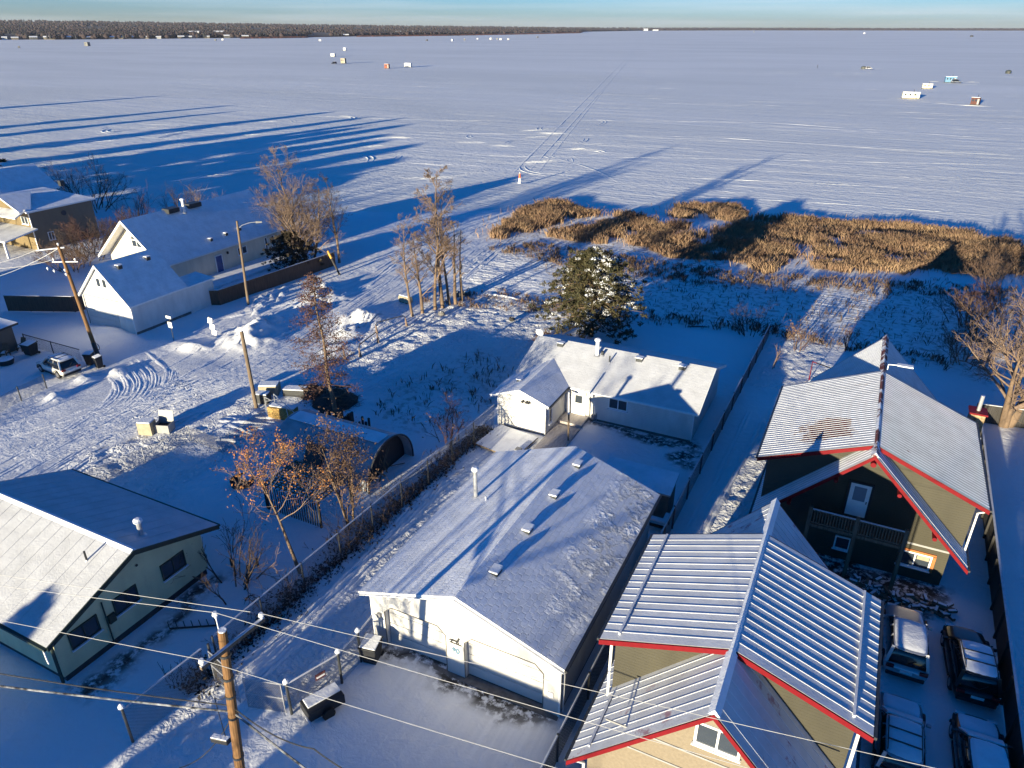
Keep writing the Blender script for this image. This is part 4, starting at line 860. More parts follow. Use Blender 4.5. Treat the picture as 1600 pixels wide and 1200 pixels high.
# ---------------------------------------------------------------- two-storey house at the far left
def far_left_house():
    x1, y0, y1, he = -102.9, 58.45, 68.85, 5.47; b = thing('house', 'two-storey house with a yellow sunlit front and brown shaded side wall at the far left', 'house', (-108, 62, 0))
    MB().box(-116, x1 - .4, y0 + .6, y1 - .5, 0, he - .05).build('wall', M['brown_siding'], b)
    MB().box(-116, x1 - .42, y0 + .54, y0 + .6, 0, he - .06).build('front_wall', M['sunlit_siding'], b)  # warm low sun put into the front's colour; the house is brown
    m = MB(); hr = 7.2; xr = -109.3   # hipped at the lake end
    m.slab([(xr, y0, hr), (x1, y0, he), (x1, y1, he), (xr + .6, y1 - 3.6, hr)], .2, 0, 1); m.slab([(-117, y0, he), (xr, y0, hr), (xr + .6, y1 - 3.6, hr), (-117, y1, he)], .2, 0, 1); m.slab([(xr + .6, y1 - 3.6, hr), (x1, y1, he), (-117, y1, he)], .2, 0, 1)
    m.build('roof', [M['shingle_y2'], M['white_trim']], b, fix=False)
    # taller wing on the left
    MB().box(-121, -112.4, 60, 69, 0, 6.4).build('wing_wall', M['brown_siding'], b)
    groof(b, -121.5, -111.6, 59.5, 69.5, 6.3, 9.3, 'y', [M['shingle_y2'], M['white_trim']], .2, 'wing_roof')
    # front cross-gable with white fascia, skirt roof
    gx0, gx1 = -110.8, -103.3; gc = (gx0 + gx1) / 2
    MB().prism([(gx0 + .4, y0 - .2, 5.7), (gx1 - .4, y0 - .2, 5.7), (gc, y0 - .2, 7.15)], (0, .9, 0)).build('gable', M['sunlit_siding'], b)
    m = MB(); m.slab([(gx0, y0 - .7, 5.6), (gc, y0 - .7, 7.35), (gc, y0 + 3.8, 7.35), (gx0, y0 + 1, 5.6)], .2, 0, 1); m.slab([(gc, y0 - .7, 7.35), (gx1, y0 - .7, 5.6), (gx1, y0 + 1, 5.6), (gc, y0 + 3.8, 7.35)], .2, 0, 1); m.build('gable_roof', [M['shingle_y2'], M['white_trim']], b, fix=False)
    MB().slab([(gx0 - 2, y0 - 1.5, 4.95), (gx1 + .1, y0 - 1.5, 4.95), (gx1 + .1, y0 + .2, 5.75), (gx0 - 2, y0 + .2, 5.75)], .16, 0, 1).build('skirt_roof', [M['tin_snow'], M['white_trim']], b, fix=False)
    MB().slab([(-119, y0 - 4.2, 2.5), (-102.2, y0 - 4.2, 2.5), (-102.2, y0 + .5, 3.25), (-119, y0 + .5, 3.25)], .2, 0, 1).build('porch_roof', [M['shingle_x'], M['white_trim']], b, fix=False)
    for x in (-103, -105.6, -110, -114): MB().box(x - .12, x + .12, y0 - 4.0, y0 - 3.76, 0, 2.35).build('porch_post', M['white_trim'], b)
    window(b, (-104.6, y0 + .54, 4.1), (1, 0, 0), (0, -1, 0), 1.5, 1.1); window(b, (x1 - .4, 61.2, 1.6), (0, 1, 0), (1, 0, 0), .9, 1.2)
    MB().tube([(x1 - .42, 63.8, 4.3), (x1 - .33, 63.8, 4.3)], .35, 16).build('round_window', M['glass'], b)
    MB().tube([(-112.2, 61.0, 6.9), (-112.2, 61.0, 8.5)], .14, 8).build('chimney_pipe', M['white_trim'], b); MB().box(-108.9, -108.3, 67.6, 68.2, 6.9, 7.7).build('chimney_cowl', M['black_trim'], b)
    for x, y in ((-103.35, 58.98),): MB().box(x - .08, x + .08, y - .08, y, 0, 5.2).build_split('corner_trim', M['white_trim'], b)
far_left_house()
# ---------------------------------------------------------------- sheds
def sheds():
    b = thing('shed', 'low grey lean-to shed with a snowy mono-pitch roof between the long garage and right fence', 'shed', (-10, 38.5, 0))
    m = MB().prism([(-7.85, 37.65, 0), (-7.85, 39.3, 0), (-7.85, 39.3, 2.36), (-7.85, 37.65, 1.97)], (-4.4, 0, 0)); m.build('wall', M['dark_siding'], b)
    MB().slab([(-12.4, 37.4, 2.06), (-7.72, 37.4, 2.06), (-7.72, 39.42, 2.53), (-12.4, 39.42, 2.53)], .12, 0, 1).build('roof', [M['snow'], M['grey_trim']], b, fix=False)
    MB().box(-9.6, -8.7, 37.6, 37.66, .05, 1.75).build('door', M['grey_trim'], b)
    b = thing('garden_bench', 'snow-topped dark potting bench beside the lean-to shed and the garage wall', 'bench', (-8.2, 36.9, 0))
    m = MB(); m.box(-9.1, -7.5, 36.3, 36.65, .72, .82).box(-7.85, -7.5, 36.65, 37.35, .72, .82); m.build('top', M['snow'], b)
    for x, y in ((-9.0, 36.35), (-7.6, 36.35), (-7.6, 37.3)): MB().box(x - .05, x + .05, y - .05, y + .05, 0, .72).build('leg', M['dark_wood'], b)
    MB().box(-9.0, -7.6, 36.4, 36.6, .2, .3).build('shelf', M['dark_wood'], b)
    b = thing('shed', 'dark brown shed with snowy flat roof at the left edge beyond the white car', 'shed', (-72, 34, 0))
    MB().box(-80, -71.5, 30.5, 36.2, 0, 2.45).build('wall', M['dark_siding'], b); MB().slab([(-80.4, 30, 2.4), (-71.0, 30, 2.4), (-71.0, 36.6, 2.75), (-80.4, 36.6, 2.75)], .2, 0, 1).build('roof', [M['snow'], M['black_trim']], b, fix=False)
    MB().box(-75, -74, 30.44, 30.5, 0, 2).build('door', M['grey_wood'], b)
    # corrugated half-round greenhouse
    b = thing('quonset_hut', 'half-round corrugated grey hut with snowy top and dark open end', 'hut', (-30, 34, 0))
    n = 22; rx, rz, yc = 2.6, 2.75, 34.3; x0, x1 = -35.0, -26.5; m = MB()
    for k in range(n + 1):
        a = math.pi * k / n
    seg = 46
    V = []; F_ = []
    for i_ in range(seg * 2 + 1):
        x = x0 + (x1 - x0) * i_ / (seg * 2); d = .03 * (i_ % 2)
        for k in range(n + 1):
            a = math.pi * k / n; V.append((x, yc - (rx + d) * math.cos(a), (rz + d) * math.sin(a) ** .85))
    for i_ in range(seg * 2):
        for k in range(n): F_.append((i_ * (n + 1) + k, (i_ + 1) * (n + 1) + k, (i_ + 1) * (n + 1) + k + 1, i_ * (n + 1) + k + 1))
    sh = mesh_np('shell', V, [np.array(F_)], simple('frosty_corrugated_steel', (.42, .44, .47), .6, .1, 1.2, metal=.0, col2=(.24, .26, .29), amount=.5), b)
    md = sh.modifiers.new('thick', 'SOLIDIFY'); md.thickness = .04
    arc = lambda x, f: [(x, yc - rx * f * math.cos(math.pi * k / n), rz * f * math.sin(math.pi * k / n) ** .85) for k in range(n + 1)]
    MB().prism(arc(x0 + .1, .98), (.06, 0, 0)).build('end_wall', M['grey_wood'], b); MB().prism(arc(x1 - .7, .97), (.05, 0, 0)).build('shade_sheet', M['plastic_black'], b)  # black sheet inside the open end paints its deep shade
    m = MB(); a_ = arc(x1 + .02, 1.02)
    m.tube(a_, .07, 6, caps=True); m.build('end_hoop', M['black_trim'], b)  # hoop coloured black for the shaded end
    m = MB(); a2 = [(x, y, z + .05) for x, y, z in arc(-31.2, .92)[4:9]]
    MB().prism([(-31.9, 31.62, 1.0), (-30.4, 31.62, 1.0), (-30.4, 32.3, 2.2), (-31.9, 32.3, 2.2)], (0, -.12, 0)).build('hatch', M['plastic_black'], b)
    m = MB()
    for i_ in range(26):
        x = x0 + .2 + (x1 - x0 - .4) * i_ / 26
    m.slab([(x0 + .3, yc - .7, 2.80), (x1 - .4, yc - .7, 2.80), (x1 - .4, yc + .5, 2.82), (x0 + .3, yc + .5, 2.82)], .05, 0, 0); m.build('snow_strip', M['snow'], b, fix=False)
    rr = random.Random(9); m = MB()
    for k in range(9): m.tube([(x1 - .4 + rr.uniform(0, .5), yc + rr.uniform(-2, 2), rr.uniform(0, .5)), (x1 - .1 + rr.uniform(-.2, .5), yc + rr.uniform(-2, 2), rr.uniform(.6, 2.2))], rr.uniform(.02, .05), 5)
    m.build('stored_timber', M['grey_wood'], b)
sheds()
# ================================================================== TREES AND PLANTS
def tubes_np(segs, n):
    """segs (k,8): p0 p1 r0 r1 -> verts, quads"""
    s = np.asarray(segs, float); k = len(s); p0 = s[:, :3]; p1 = s[:, 3:6]; t = p1 - p0; t /= np.linalg.norm(t, axis=1, keepdims=True) + 1e-9
    ref = np.where(np.abs(t[:, 2:3]) > .9, np.array([[1., 0, 0]]), np.array([[0, 0, 1.]])); a = np.cross(t, ref); a /= np.linalg.norm(a, axis=1, keepdims=True) + 1e-9; b = np.cross(t, a)
    an = np.arange(n) * 2 * np.pi / n; c = np.cos(an)[None, :, None]; sn = np.sin(an)[None, :, None]
    ring = c * a[:, None] + sn * b[:, None]
    V = np.concatenate([p0[:, None] + ring * s[:, 6, None, None], p1[:, None] + ring * s[:, 7, None, None]], 1).reshape(-1, 3)
    base = np.arange(k)[:, None] * 2 * n; j = np.arange(n)[None]; j2 = (j + 1) % n
    F_ = np.stack([base + j, base + j2, base + n + j2, base + n + j], -1).reshape(-1, 4)
    return V, F_
def build_segs(name, groups, mat, parent):
    Vs = []; Fs = []; o = 0
    for segs, n in groups:
        if not len(segs): continue
        V, F_ = tubes_np(segs, n); Vs.append(V); Fs.append(F_ + o); o += len(V)
    return mesh_np(name, np.concatenate(Vs), [np.concatenate(Fs)], mat, parent, smooth=True)
def rvec(rg): return Vector((rg.gauss(0, 1), rg.gauss(0, 1), rg.gauss(0, 1))).normalized()
class Bare:
    def __init__(s, seed): s.rg = random.Random(seed); s.thick = []; s.mid = []; s.thin = []; s.tips = []
    def put(s, p0, p1, r0, r1):
        (s.thick if r0 > .05 else s.mid if r0 > .018 else s.thin).append((*p0, *p1, max(r0, .011), max(r1, .009)))
    def limb(s, p, d, L, r, depth, wob=.18, up=.10, n=None, split=(2, 4), ang=.65, shrink=.62, tip=.35, start=.3):
        rg = s.rg; n = n or max(3, int(L / .55)); pts = [Vector(p)]; d = Vector(d).normalized(); rr = [r]
        for i in range(n):
            d = (d + rvec(rg) * wob + Vector((0, 0, up))).normalized(); pts.append(pts[-1] + d * L / n); rr.append(r * (1 - (1 - tip) * (i + 1) / n))
        for i in range(n): s.put(pts[i], pts[i + 1], rr[i], rr[i + 1])
        if depth <= 0: s.tips.append(pts[-1]); return pts
        k = rg.randint(*split) + (1 if depth > 1 else 0)
        for j in range(k):
            f = start + (1 - start) * (j + rg.random()) / k; i = min(n - 1, int(f * n)); q = pts[i].lerp(pts[i + 1], rg.random()); ax = (pts[i + 1] - pts[i]).normalized()
            sd = ax.cross(rvec(rg)).normalized(); a = ang * rg.uniform(.7, 1.3)
            s.limb(q, ax * math.cos(a) + sd * math.sin(a), L * shrink * rg.uniform(.7, 1.1) * (1.15 - .5 * f), max(.006, rr[i] * .55), depth - 1, wob * 1.1, up, None, split, ang, shrink, tip, .2)
        return pts
def leaves(name, pts, k, size, spread, mat, parent, seed=0, droop=0.):
    rg = np.random.RandomState(seed); P = np.array([tuple(p) for p in pts]); c = P[rg.randint(0, len(P), k)] + rg.randn(k, 3) * spread
    a = rg.randn(k, 3); a /= np.linalg.norm(a, axis=1, keepdims=True); b = np.cross(a, rg.randn(k, 3)); b /= np.linalg.norm(b, axis=1, keepdims=True)
    sz = size * (.6 + .8 * rg.rand(k, 1)); a *= sz; b *= sz * .6
    V = np.stack([c - a, c + b * .8, c + a, c - b * .8], 1).reshape(-1, 3)
    return mesh_np(name, V, [np.arange(4 * k).reshape(k, 4)], mat, parent)
def bare_tree(name, label, x, y, h, r, seed, group=None, spread=.7, levels=3, trunkmat=None, twigmat=None, lean=(0, 0), clear=.3, nb=9, up=.07, wob=.12, leaf=None, cat='tree', ang=.75, stems=1, bl=.5, base=0.0, split=(2, 4)):
    t = thing(name, label, cat, (x, y, 0), group=group); rg = random.Random(seed); tr = Bare(seed); cr = Bare(seed + 99)
    for st in range(stems):
        a = rg.uniform(0, 6.28); dd = Vector((lean[0], lean[1], 1)) + (Vector((math.cos(a), math.sin(a), 0)) * .28 if stems > 1 else Vector((0, 0, 0)))
        hh = h * (1 if st == 0 else rg.uniform(.65, .95)); n = max(6, int(hh / .9)); p = Vector((x, y, -.2)) + (Vector((math.cos(a), math.sin(a), 0)) * .25 if stems > 1 else Vector((0, 0, 0))); d = dd.normalized(); pts = [p]; rr = [r * (1 if st == 0 else .75)]
        for i in range(n):
            d = (d + rvec(rg) * wob * .5 + Vector((0, 0, .03))).normalized(); p = p + d * hh / n; pts.append(p); rr.append(rr[0] * (1 - .88 * (i + 1) / n))
        for i in range(n): tr.put(pts[i], pts[i + 1], rr[i], rr[i + 1])
        for j in range(nb if st == 0 else max(3, nb // 2)):
            f = clear + (1 - clear) * (j + rg.random()) / (nb if st == 0 else max(3, nb // 2)); f = min(.99, f); i = min(n - 1, int(f * n)); q = pts[i].lerp(pts[i + 1], rg.random()); a = j * 2.4 + rg.uniform(-.6, .6)
            an = ang * rg.uniform(.75, 1.25); dirv = Vector((math.cos(a) * math.sin(an), math.sin(a) * math.sin(an), math.cos(an)))
            cr.limb(q, dirv, hh * bl * spread * (1.15 - .75 * (f - clear) / (1 - clear + 1e-6)) * rg.uniform(.75, 1.15), rr[i] * .5, levels, .16, up, None, split)
    build_segs('trunk', [(tr.thick, 9), (tr.mid, 6), (tr.thin, 4)], trunkmat or M['bark'], t)
    c = build_segs('crown', [(cr.thick, 7), (cr.mid, 5), (cr.thin, 3)], twigmat or M['twig'], t)
    if leaf: leaves('foliage', cr.tips, leaf[0], leaf[1], leaf[2], leaf[3], t, seed)
    return t
def shrub(name, label, x, y, h, w_, seed, mat=None, group=None, leaf=None, levels=2, ns=9, cat='shrub', stretch=(1, 1)):
    t = thing(name, label, cat, (x, y, 0), group=group); b = Bare(seed); rg = random.Random(seed)
    for k in range(ns):
        a = rg.uniform(0, 6.28); q = rg.random() ** .5 * w_ * .35; sp = rg.uniform(.15, .75)
        b.limb(Vector((x + q * math.cos(a) * stretch[0], y + q * math.sin(a) * stretch[1], -.1)), Vector((math.cos(a) * sp * w_ / h, math.sin(a) * sp * w_ / h, 1)), h * rg.uniform(.6, 1.0), .022 + .008 * h, levels, .2, .04, None, (3, 5), .55, .6)
    build_segs('branches', [(b.thick, 6), (b.mid, 4), (b.thin, 3)], mat or M['twig'], t)
    if leaf: leaves('foliage', b.tips, leaf[0], leaf[1], leaf[2], leaf[3], t, seed)
    return t
def clump_cloud(name, centers, radii, per, size, mat, parent, seed, flat=.55, upbias=0., mode='needle'):
    """many small faces scattered through clumps"""
    rg = np.random.RandomState(seed); C = np.repeat(np.asarray(centers, float), per, 0); Rr = np.repeat(np.asarray(radii, float), per)[:, None]; k = len(C)
    d = rg.randn(k, 3); d /= np.linalg.norm(d, axis=1, keepdims=True); c = C + d * Rr * (rg.rand(k, 1) ** .45) * np.array([1, 1, flat])
    a = d + .8 * rg.randn(k, 3); a[:, 2] += upbias; a /= np.linalg.norm(a, axis=1, keepdims=True); b = np.cross(a, rg.randn(k, 3)); b /= np.linalg.norm(b, axis=1, keepdims=True)
    sz = size * (.5 + rg.rand(k, 1)); V = np.stack([c - b * sz * .28, c + a * sz + b * sz * .05, c + b * sz * .28, c - a * sz * .35], 1).reshape(-1, 3)
    return mesh_np(name, V, [np.arange(4 * k).reshape(k, 4)], mat, parent)
# ---- evergreens: whorls of drooping boughs, each a spray of needle clumps, snow lying along some of them
def evergreen(name, label, x, y, h, rad, seed, n=130, snow=.5, per=34, size=.17, top=.7, group=None, mat=None, sub=4):
    t = thing(name, label, 'tree', (x, y, 0), group=group); rg = random.Random(seed); C = []; Rr = []; SC = []; SR = []; br = Bare(seed)
    for k in range(n):
        u = (k + rg.random()) / n; z = h * (.10 + .86 * u ** .85); prof = rad * min(1, (z / h / .22) ** .5) * max(.07, 1 - max(0, (z / h - .35) / .67) ** (1.7 if top > .6 else 1.0)) ** .62
        prof *= rg.uniform(.62, 1.18); a = k * 2.399 + rg.uniform(-.7, .7); dr = rg.uniform(.05, .38); sn = rg.random() < snow * (1.5 if math.cos(a - .4) > -.1 else .45)
        tip = Vector((x + prof * math.cos(a), y + prof * math.sin(a), z + .12 * prof - dr * prof)); br.put(Vector((x, y, z)), tip, .05, .015)
        for i in range(sub):
            f = .42 + .6 * (i + rg.uniform(-.3, .3)) / (sub - 1); p = Vector((x + prof * f * math.cos(a), y + prof * f * math.sin(a), z + .12 * prof - dr * prof * f * f)); w_ = rg.gauss(0, .16) * prof * f; p += Vector((-math.sin(a) * w_, math.cos(a) * w_, rg.gauss(0, .08)))
            r_ = (.50 - .22 * f) * (rad / 4.7) ** .5 * rg.uniform(.75, 1.3); C.append(tuple(p)); Rr.append(r_)
            if sn and .4 < f < .93 and rg.random() < .9: SC.append((p.x, p.y, p.z + .30 * r_)); SR.append(r_ * 1.0)
    build_segs('trunk', [([(x, y, -.2, x + .1, y, h * .5, .28, .16), (x + .1, y, h * .5, x, y, h * .97, .16, .03)], 8)], M['bark'], t)
    c = clump_cloud('crown', C, Rr, per, size, mat or M['needle'], t, seed, .6, .1)
    build_segs('branches', [(br.thick + br.mid + br.thin, 4)], M['bark'], t)
    if SC: clump_cloud('snow_load', SC, SR, int(per * .9), size * .72, M['snow'], t, seed + 1, .30, .25)
    return t
evergreen('evergreen_tree', 'broad snow-laden evergreen tree growing behind the white bungalow', -23.0, 64.0, 9.1, 5.0, 3, n=230, snow=.32, per=44)
# ---- tall bare trees behind the board fence on the left
bare_tree('birch_tree', 'tall pale bare tree with upright crown behind the brown board fence', -63.9, 69.5, 13.5, .24, 11, spread=.95, levels=3, trunkmat=M['pale_bark'], twigmat=M['pale_twig'], nb=32, clear=.12, ang=.75, stems=3, bl=.40, up=.03, split=(3, 5))
bare_tree('birch_tree', 'dark bare tree leaning right, just right of the tall pale bare tree on the shore', -62.0, 73.0, 10.5, .18, 12, spread=.85, levels=3, twigmat=M['dark_twig'], nb=16, clear=.25, lean=(.12, 0), ang=.6, bl=.42)
evergreen('evergreen_tree', 'low round brownish evergreen behind the board fence, beneath the tall pale bare tree', -65.6, 68.2, 5.0, 3.4, 21, n=90, snow=.10, per=34, mat=simple('brownish_needles', (.05, .038, .022), .85, .3, .9))
# ---- row of poplars
for k, (px, py, h, r_, lx_, lab, lv) in enumerate(((655, 494, 10.5, .16, -.18, 'leftmost thin poplar leaning left in the bare poplar row', 2), (670, 489, 8.6, .20, -.03, 'short dark-barked poplar, second from the left in the poplar row', 2), (690, 483, 10.8, .20, -.05, 'straight poplar in the middle of the row with a crown of fine twigs', 3),
                                              (702, 480, 14.6, .24, -.07, 'tallest poplar of the row with a forked pale top', 3), (713, 476, 12.0, .18, -.11, 'slanting slim poplar just right of the tallest poplar', 2), (722, 474, 9.0, .22, -.01, 'thick pale-barked poplar near the right end of the row', 1), (732, 470, 8.2, .19, .02, 'rightmost poplar of the row, bare and broken at the top', 1))):
    x, y = at(px - 10, py)[:2]
    bare_tree('poplar_tree', lab, x, y, h, r_, 40 + k, 'poplars standing in a row by the open field', spread=.62 if lv > 1 else .3, levels=lv + 1 if lv > 1 else 2, trunkmat=M['pale_bark'], twigmat=M['pale_twig'], nb=17 if lv > 1 else 8, split=(3, 4), clear=.28, lean=(lx_, 0), ang=.75, bl=.36)
# ---- larch
def larch(x, y, h, seed):
    t = thing('larch_tree', 'tall reddish leafless larch with drooping fuzzy branches by the brush pile', 'tree', (x, y, 0)); rg = random.Random(seed); br = Bare(seed)
    seg = []; n = 14; P = [Vector((x + .35 - .6 * i / n + .1 * math.sin(i), y, -.2 + h * i / n)) for i in range(n + 1)]
    for i in range(n): seg.append((*P[i], *P[i + 1], .19 * (1 - .9 * i / n), .19 * (1 - .9 * (i + 1) / n)))
    build_segs('trunk', [(seg, 8)], M['pale_bark'] if False else M['bark'], t)
    for k in range(66):
        f = .26 + .72 * (k + rg.random()) / 66; i = min(n - 1, int(f * n)); q = P[i].lerp(P[i + 1], f * n - i); a = k * 2.4 + rg.uniform(-.4, .4); L = min(2.6, (1 - f) * 5.4 + .5) * rg.uniform(.5, 1.15)
        br.limb(q, Vector((math.cos(a), math.sin(a), .12)), L, .028, 1, .14, -.03, None, (6, 9), .8, .38, .3, .15)
        tip = br.tips[-1]
    # fine fuzz along all the small branches
    build_segs('crown', [(br.mid, 4), (br.thin, 3)], M['red_twig'], t)
    leaves('fuzz', [s_[3:6] for s_ in br.thin] + [s_[:3] for s_ in br.thin], 7000, .07, .17, M['red_twig'], t, seed)
larch(-35.3, 38.7, 12.2, 5)
# ---- trees with dead leaves
bare_tree('maple_tree', 'slender small tree with bright orange dead leaves leaning over the left chain-link fence', -25.1, 23.4, 6.8, .12, 61, spread=1.15, levels=3, trunkmat=M['bark'], twigmat=M['pale_twig'], lean=(-.42, .16), clear=.5, nb=11, ang=.9, leaf=(1900, .062, .2, M['orange_leaf']), bl=.5)
bare_tree('maple_tree', 'bushy multi-stemmed tree with brown dead leaves in front of the half-round hut', -25.2, 28.2, 6.6, .11, 64, spread=.9, levels=3, twigmat=M['twig'], clear=.15, nb=9, ang=.55, stems=4, leaf=(2700, .07, .3, M['brown_leaf']), bl=.45)
shrub('bush', 'scraggly bare bush with frosted pale branches by the green bungalow\'s corner', -27.6, 20.8, 3.4, 3.4, 71, M['dark_twig'], ns=12)
shrub('bush', 'two white frosty boughs spreading left above the dark bush by the green bungalow', -28.3, 21.4, 3.3, 4.4, 72, M['pale_twig'], ns=4, levels=2)
shrub('bush', 'thin bare shrub with dead leaf tuft at the fence left of the white bungalow', -25.2, 39.8, 3.2, 2.6, 73, M['red_twig'], ns=10, leaf=(90, .09, .15, M['brown_leaf']))
shrub('bush', 'dark round bare bush beside the back end of the right board fence', -8.8, 71.6, 2.9, 3.0, 74, M['dark_twig'], ns=14)
shrub('bush', 'small sapling with brown leaves in the lit back yard', -3.9, 69.5, 2.6, 1.3, 75, M['twig'], ns=6, leaf=(160, .09, .18, M['brown_leaf']))
shrub('bush', 'thin reddish sapling right of the brown-leaved one in the back yard', .6, 71.6, 2.6, 1.2, 76, M['red_twig'], ns=5)
shrub('bush', 'tiny frosted sapling standing alone beside the right board fence', -5.4, 64.0, 2.3, .7, 77, M['pale_twig'], ns=2)
# ---- bushes on the left shore
shrub('bush', 'wide dark bare bush behind the far-left two-storey house', -119.5, 79.0, 7.5, 8.5, 81, M['dark_twig'], ns=20, levels=3)
shrub('bush', 'small reddish bush at the lake corner of the far-left house', -104.5, 75.5, 5.2, 4.5, 82, M['red_twig'], ns=12, levels=2)
shrub('bush', 'bare dark bush on the shore left of the cream house roof', -100.0, 81.0, 5.4, 5.0, 83, M['dark_twig'], ns=14)
shrub('bush', 'pale forked bush just behind the cream house ridge', -93.0, 80.0, 5.6, 4.2, 84, M['pale_twig'], ns=8)
shrub('bush', 'reddish bush behind the middle of the cream house roof', -86.5, 82.0, 4.6, 4.4, 85, M['red_twig'], ns=12)
shrub('bush', 'tall dark bush behind the lake end of the cream house', -77.0, 80.5, 6.2, 6.5, 86, M['dark_twig'], ns=18, levels=3)
shrub('bush', 'dark leaning bush between the cream house and the tall pale tree', -71.5, 76.0, 6.0, 5.0, 87, M['dark_twig'], ns=14, levels=3)
for k, (x, y, h, w_, lab) in enumerate(((-93.5, 60, 4.2, 6.5, 'frost-topped thicket bush left of the cream house gable'), (-89.0, 64, 4.8, 6.0, 'dense dark bush behind the left end of the cream house'), (-98.0, 63.5, 3.6, 5.0, 'reddish brush at the foot of the far-left house wall'), (-91.0, 55.5, 3.4, 5.5, 'brown bush behind the crossarm of the left utility pole'), (-95.5, 69.0, 3.8, 5.0, 'reddish brush between far-left house and lake'))):
    shrub('bush', lab, x, y, h, w_, 90 + k, (M['dark_twig'], M['dark_twig'], M['red_twig'], M['twig'], M['red_twig'])[k], 'thicket bushes between the two left houses', ns=20, levels=3)
# ---- big cottonwood at the right edge
bare_tree('cottonwood_tree', 'large pale-barked bare tree with heavy forked limbs at the right edge', 12.5, 61.4, 9.6, .40, 31, spread=1.1, levels=3, trunkmat=M['pale_bark'], twigmat=M['pale_twig'], nb=17, clear=.2, ang=1.05, stems=3, lean=(-.05, .05), bl=.56, split=(3, 5))
bare_tree('cottonwood_tree', 'slimmer bare tree leaning right behind the big pale-barked tree', 14.6, 67.0, 9.5, .25, 33, spread=.9, levels=3, trunkmat=M['bark'], twigmat=M['twig'], nb=11, clear=.2, lean=(.1, 0), ang=.8, bl=.45)
for k, (x, y, h, w_, lab) in enumerate(((10.4, 73, 3.6, 3.5, 'fine-twigged brown bush left of the big right-hand tree'), (13.5, 79, 5.4, 6.5, 'tall brown brush behind the big right-hand tree'), (16.5, 90, 6.0, 7.5, 'brown brush where the reeds meet the right edge'), (11.0, 84.5, 4.2, 5.0, 'low reddish brush in front of the reeds at the right'))):
    shrub('bush', lab, x, y, h, w_, 120 + k, (M['twig'], M['twig'], M['twig'], M['red_twig'])[k], 'brush at the right edge', ns=15, levels=3)
# ---- tangled undergrowth along the left chain-link fence: one dark mass
def undergrowth():
    b = Bare(500); rg = random.Random(500)
    for k in range(430):
        y = rg.uniform(14.5, 43); u_ = fbm(np.array([y * .33]), np.array([3.3]), 3)[0]; x = -24.1 + .02 * (y - 12) + rg.gauss(-.15, .55) - (.8 + u_ if rg.random() < .45 else 0); h = rg.uniform(.4, 1.7) * (1 if y > 17 else .7) * (1 + 1.5 * u_)
        b.limb(Vector((x, y, -.05)), Vector((rg.gauss(0, .35), rg.gauss(0, .35), 1)), h, .014, 1, .25, .02, 3, (2, 4), .6, .6)
    o = build_segs('fence_undergrowth', [(b.mid, 3), (b.thin, 3)], M['dark_twig'], None); tag(o, kind='stuff')
    rs_ = np.random.RandomState(3); k = 9000; y = rs_.uniform(14.5, 43, k); u_ = fbm(y * .33, 3.3 + 0 * y, 3); x = -24.1 + .02 * (y - 12) + rs_.randn(k) * (.34 + .5 * np.clip(u_ + .25, 0, 1)) - .35 * rs_.rand(k); z = np.abs(rs_.randn(k)) * (.10 + .75 * np.clip(u_ + .12, 0, 1))
    leaves('dead_weeds', np.stack([x, y, z], 1), 9000, .085, .05, simple('dead_weed', (.030, .023, .019), .9, .4, 1.2), None, 4); tag(bpy.data.objects['dead_weeds'], kind='stuff')  # weeds coloured extra dark for the shade along the fence
undergrowth()
# ---- reeds along the shore
def reeds():
    rg = np.random.RandomState(12); outs = [[(768, 378), (800, 335), (852, 316), (905, 322), (930, 336), (1000, 340), (1060, 352), (1100, 372), (1170, 342), (1200, 340), (1330, 348), (1450, 358), (1600, 378), (1640, 440), (1560, 440), (1460, 420), (1400, 432), (1330, 430), (1240, 412), (1190, 432), (1150, 410), (1060, 405), (1010, 388), (960, 375), (900, 378), (850, 368), (800, 372)],
                                            [(1045, 330), (1060, 322), (1150, 324), (1170, 332), (1160, 344), (1060, 340)]]
    V = []; K = 90000; P = [pw(*q) for q in outs]
    for q, k in ((P[0], K), (P[1], 12000)):
        xs = [p[0] for p in q]; ys = [p[1] for p in q]; n = int(k * 2.2); x = rg.uniform(min(xs), max(xs), n); y = rg.uniform(min(ys), max(ys), n)
        path = np.array(pw((742, 398), (800, 384), (850, 362), (890, 350), (925, 343))); dmin = np.min([np.hypot(x - a[0], y - a[1]) for a in np.concatenate([np.linspace(path[i], path[i + 1], 12) for i in range(4)])], 0); keep = (dmin > 1.5 + fbm(x, y, 2)) & inpoly(x + fbm(x * .5, y * .5, 3) * 2.5, y + fbm(x * .5 + 9, y * .5, 3) * 2.5, q) & (fbm(x * .28 + 3, y * .34, 4) > -.24 + .30 * rg.rand(n)); V.append(np.stack([x[keep], y[keep]], 1))
    P_ = np.concatenate(V); P_ = P_[rg.permutation(len(P_))]; k = len(P_) // 7; P_[:k] += rg.randn(k, 2) * np.array([2.6, 1.6]) * (rg.rand(k, 1) ** 2)
    return P_
RP = reeds()
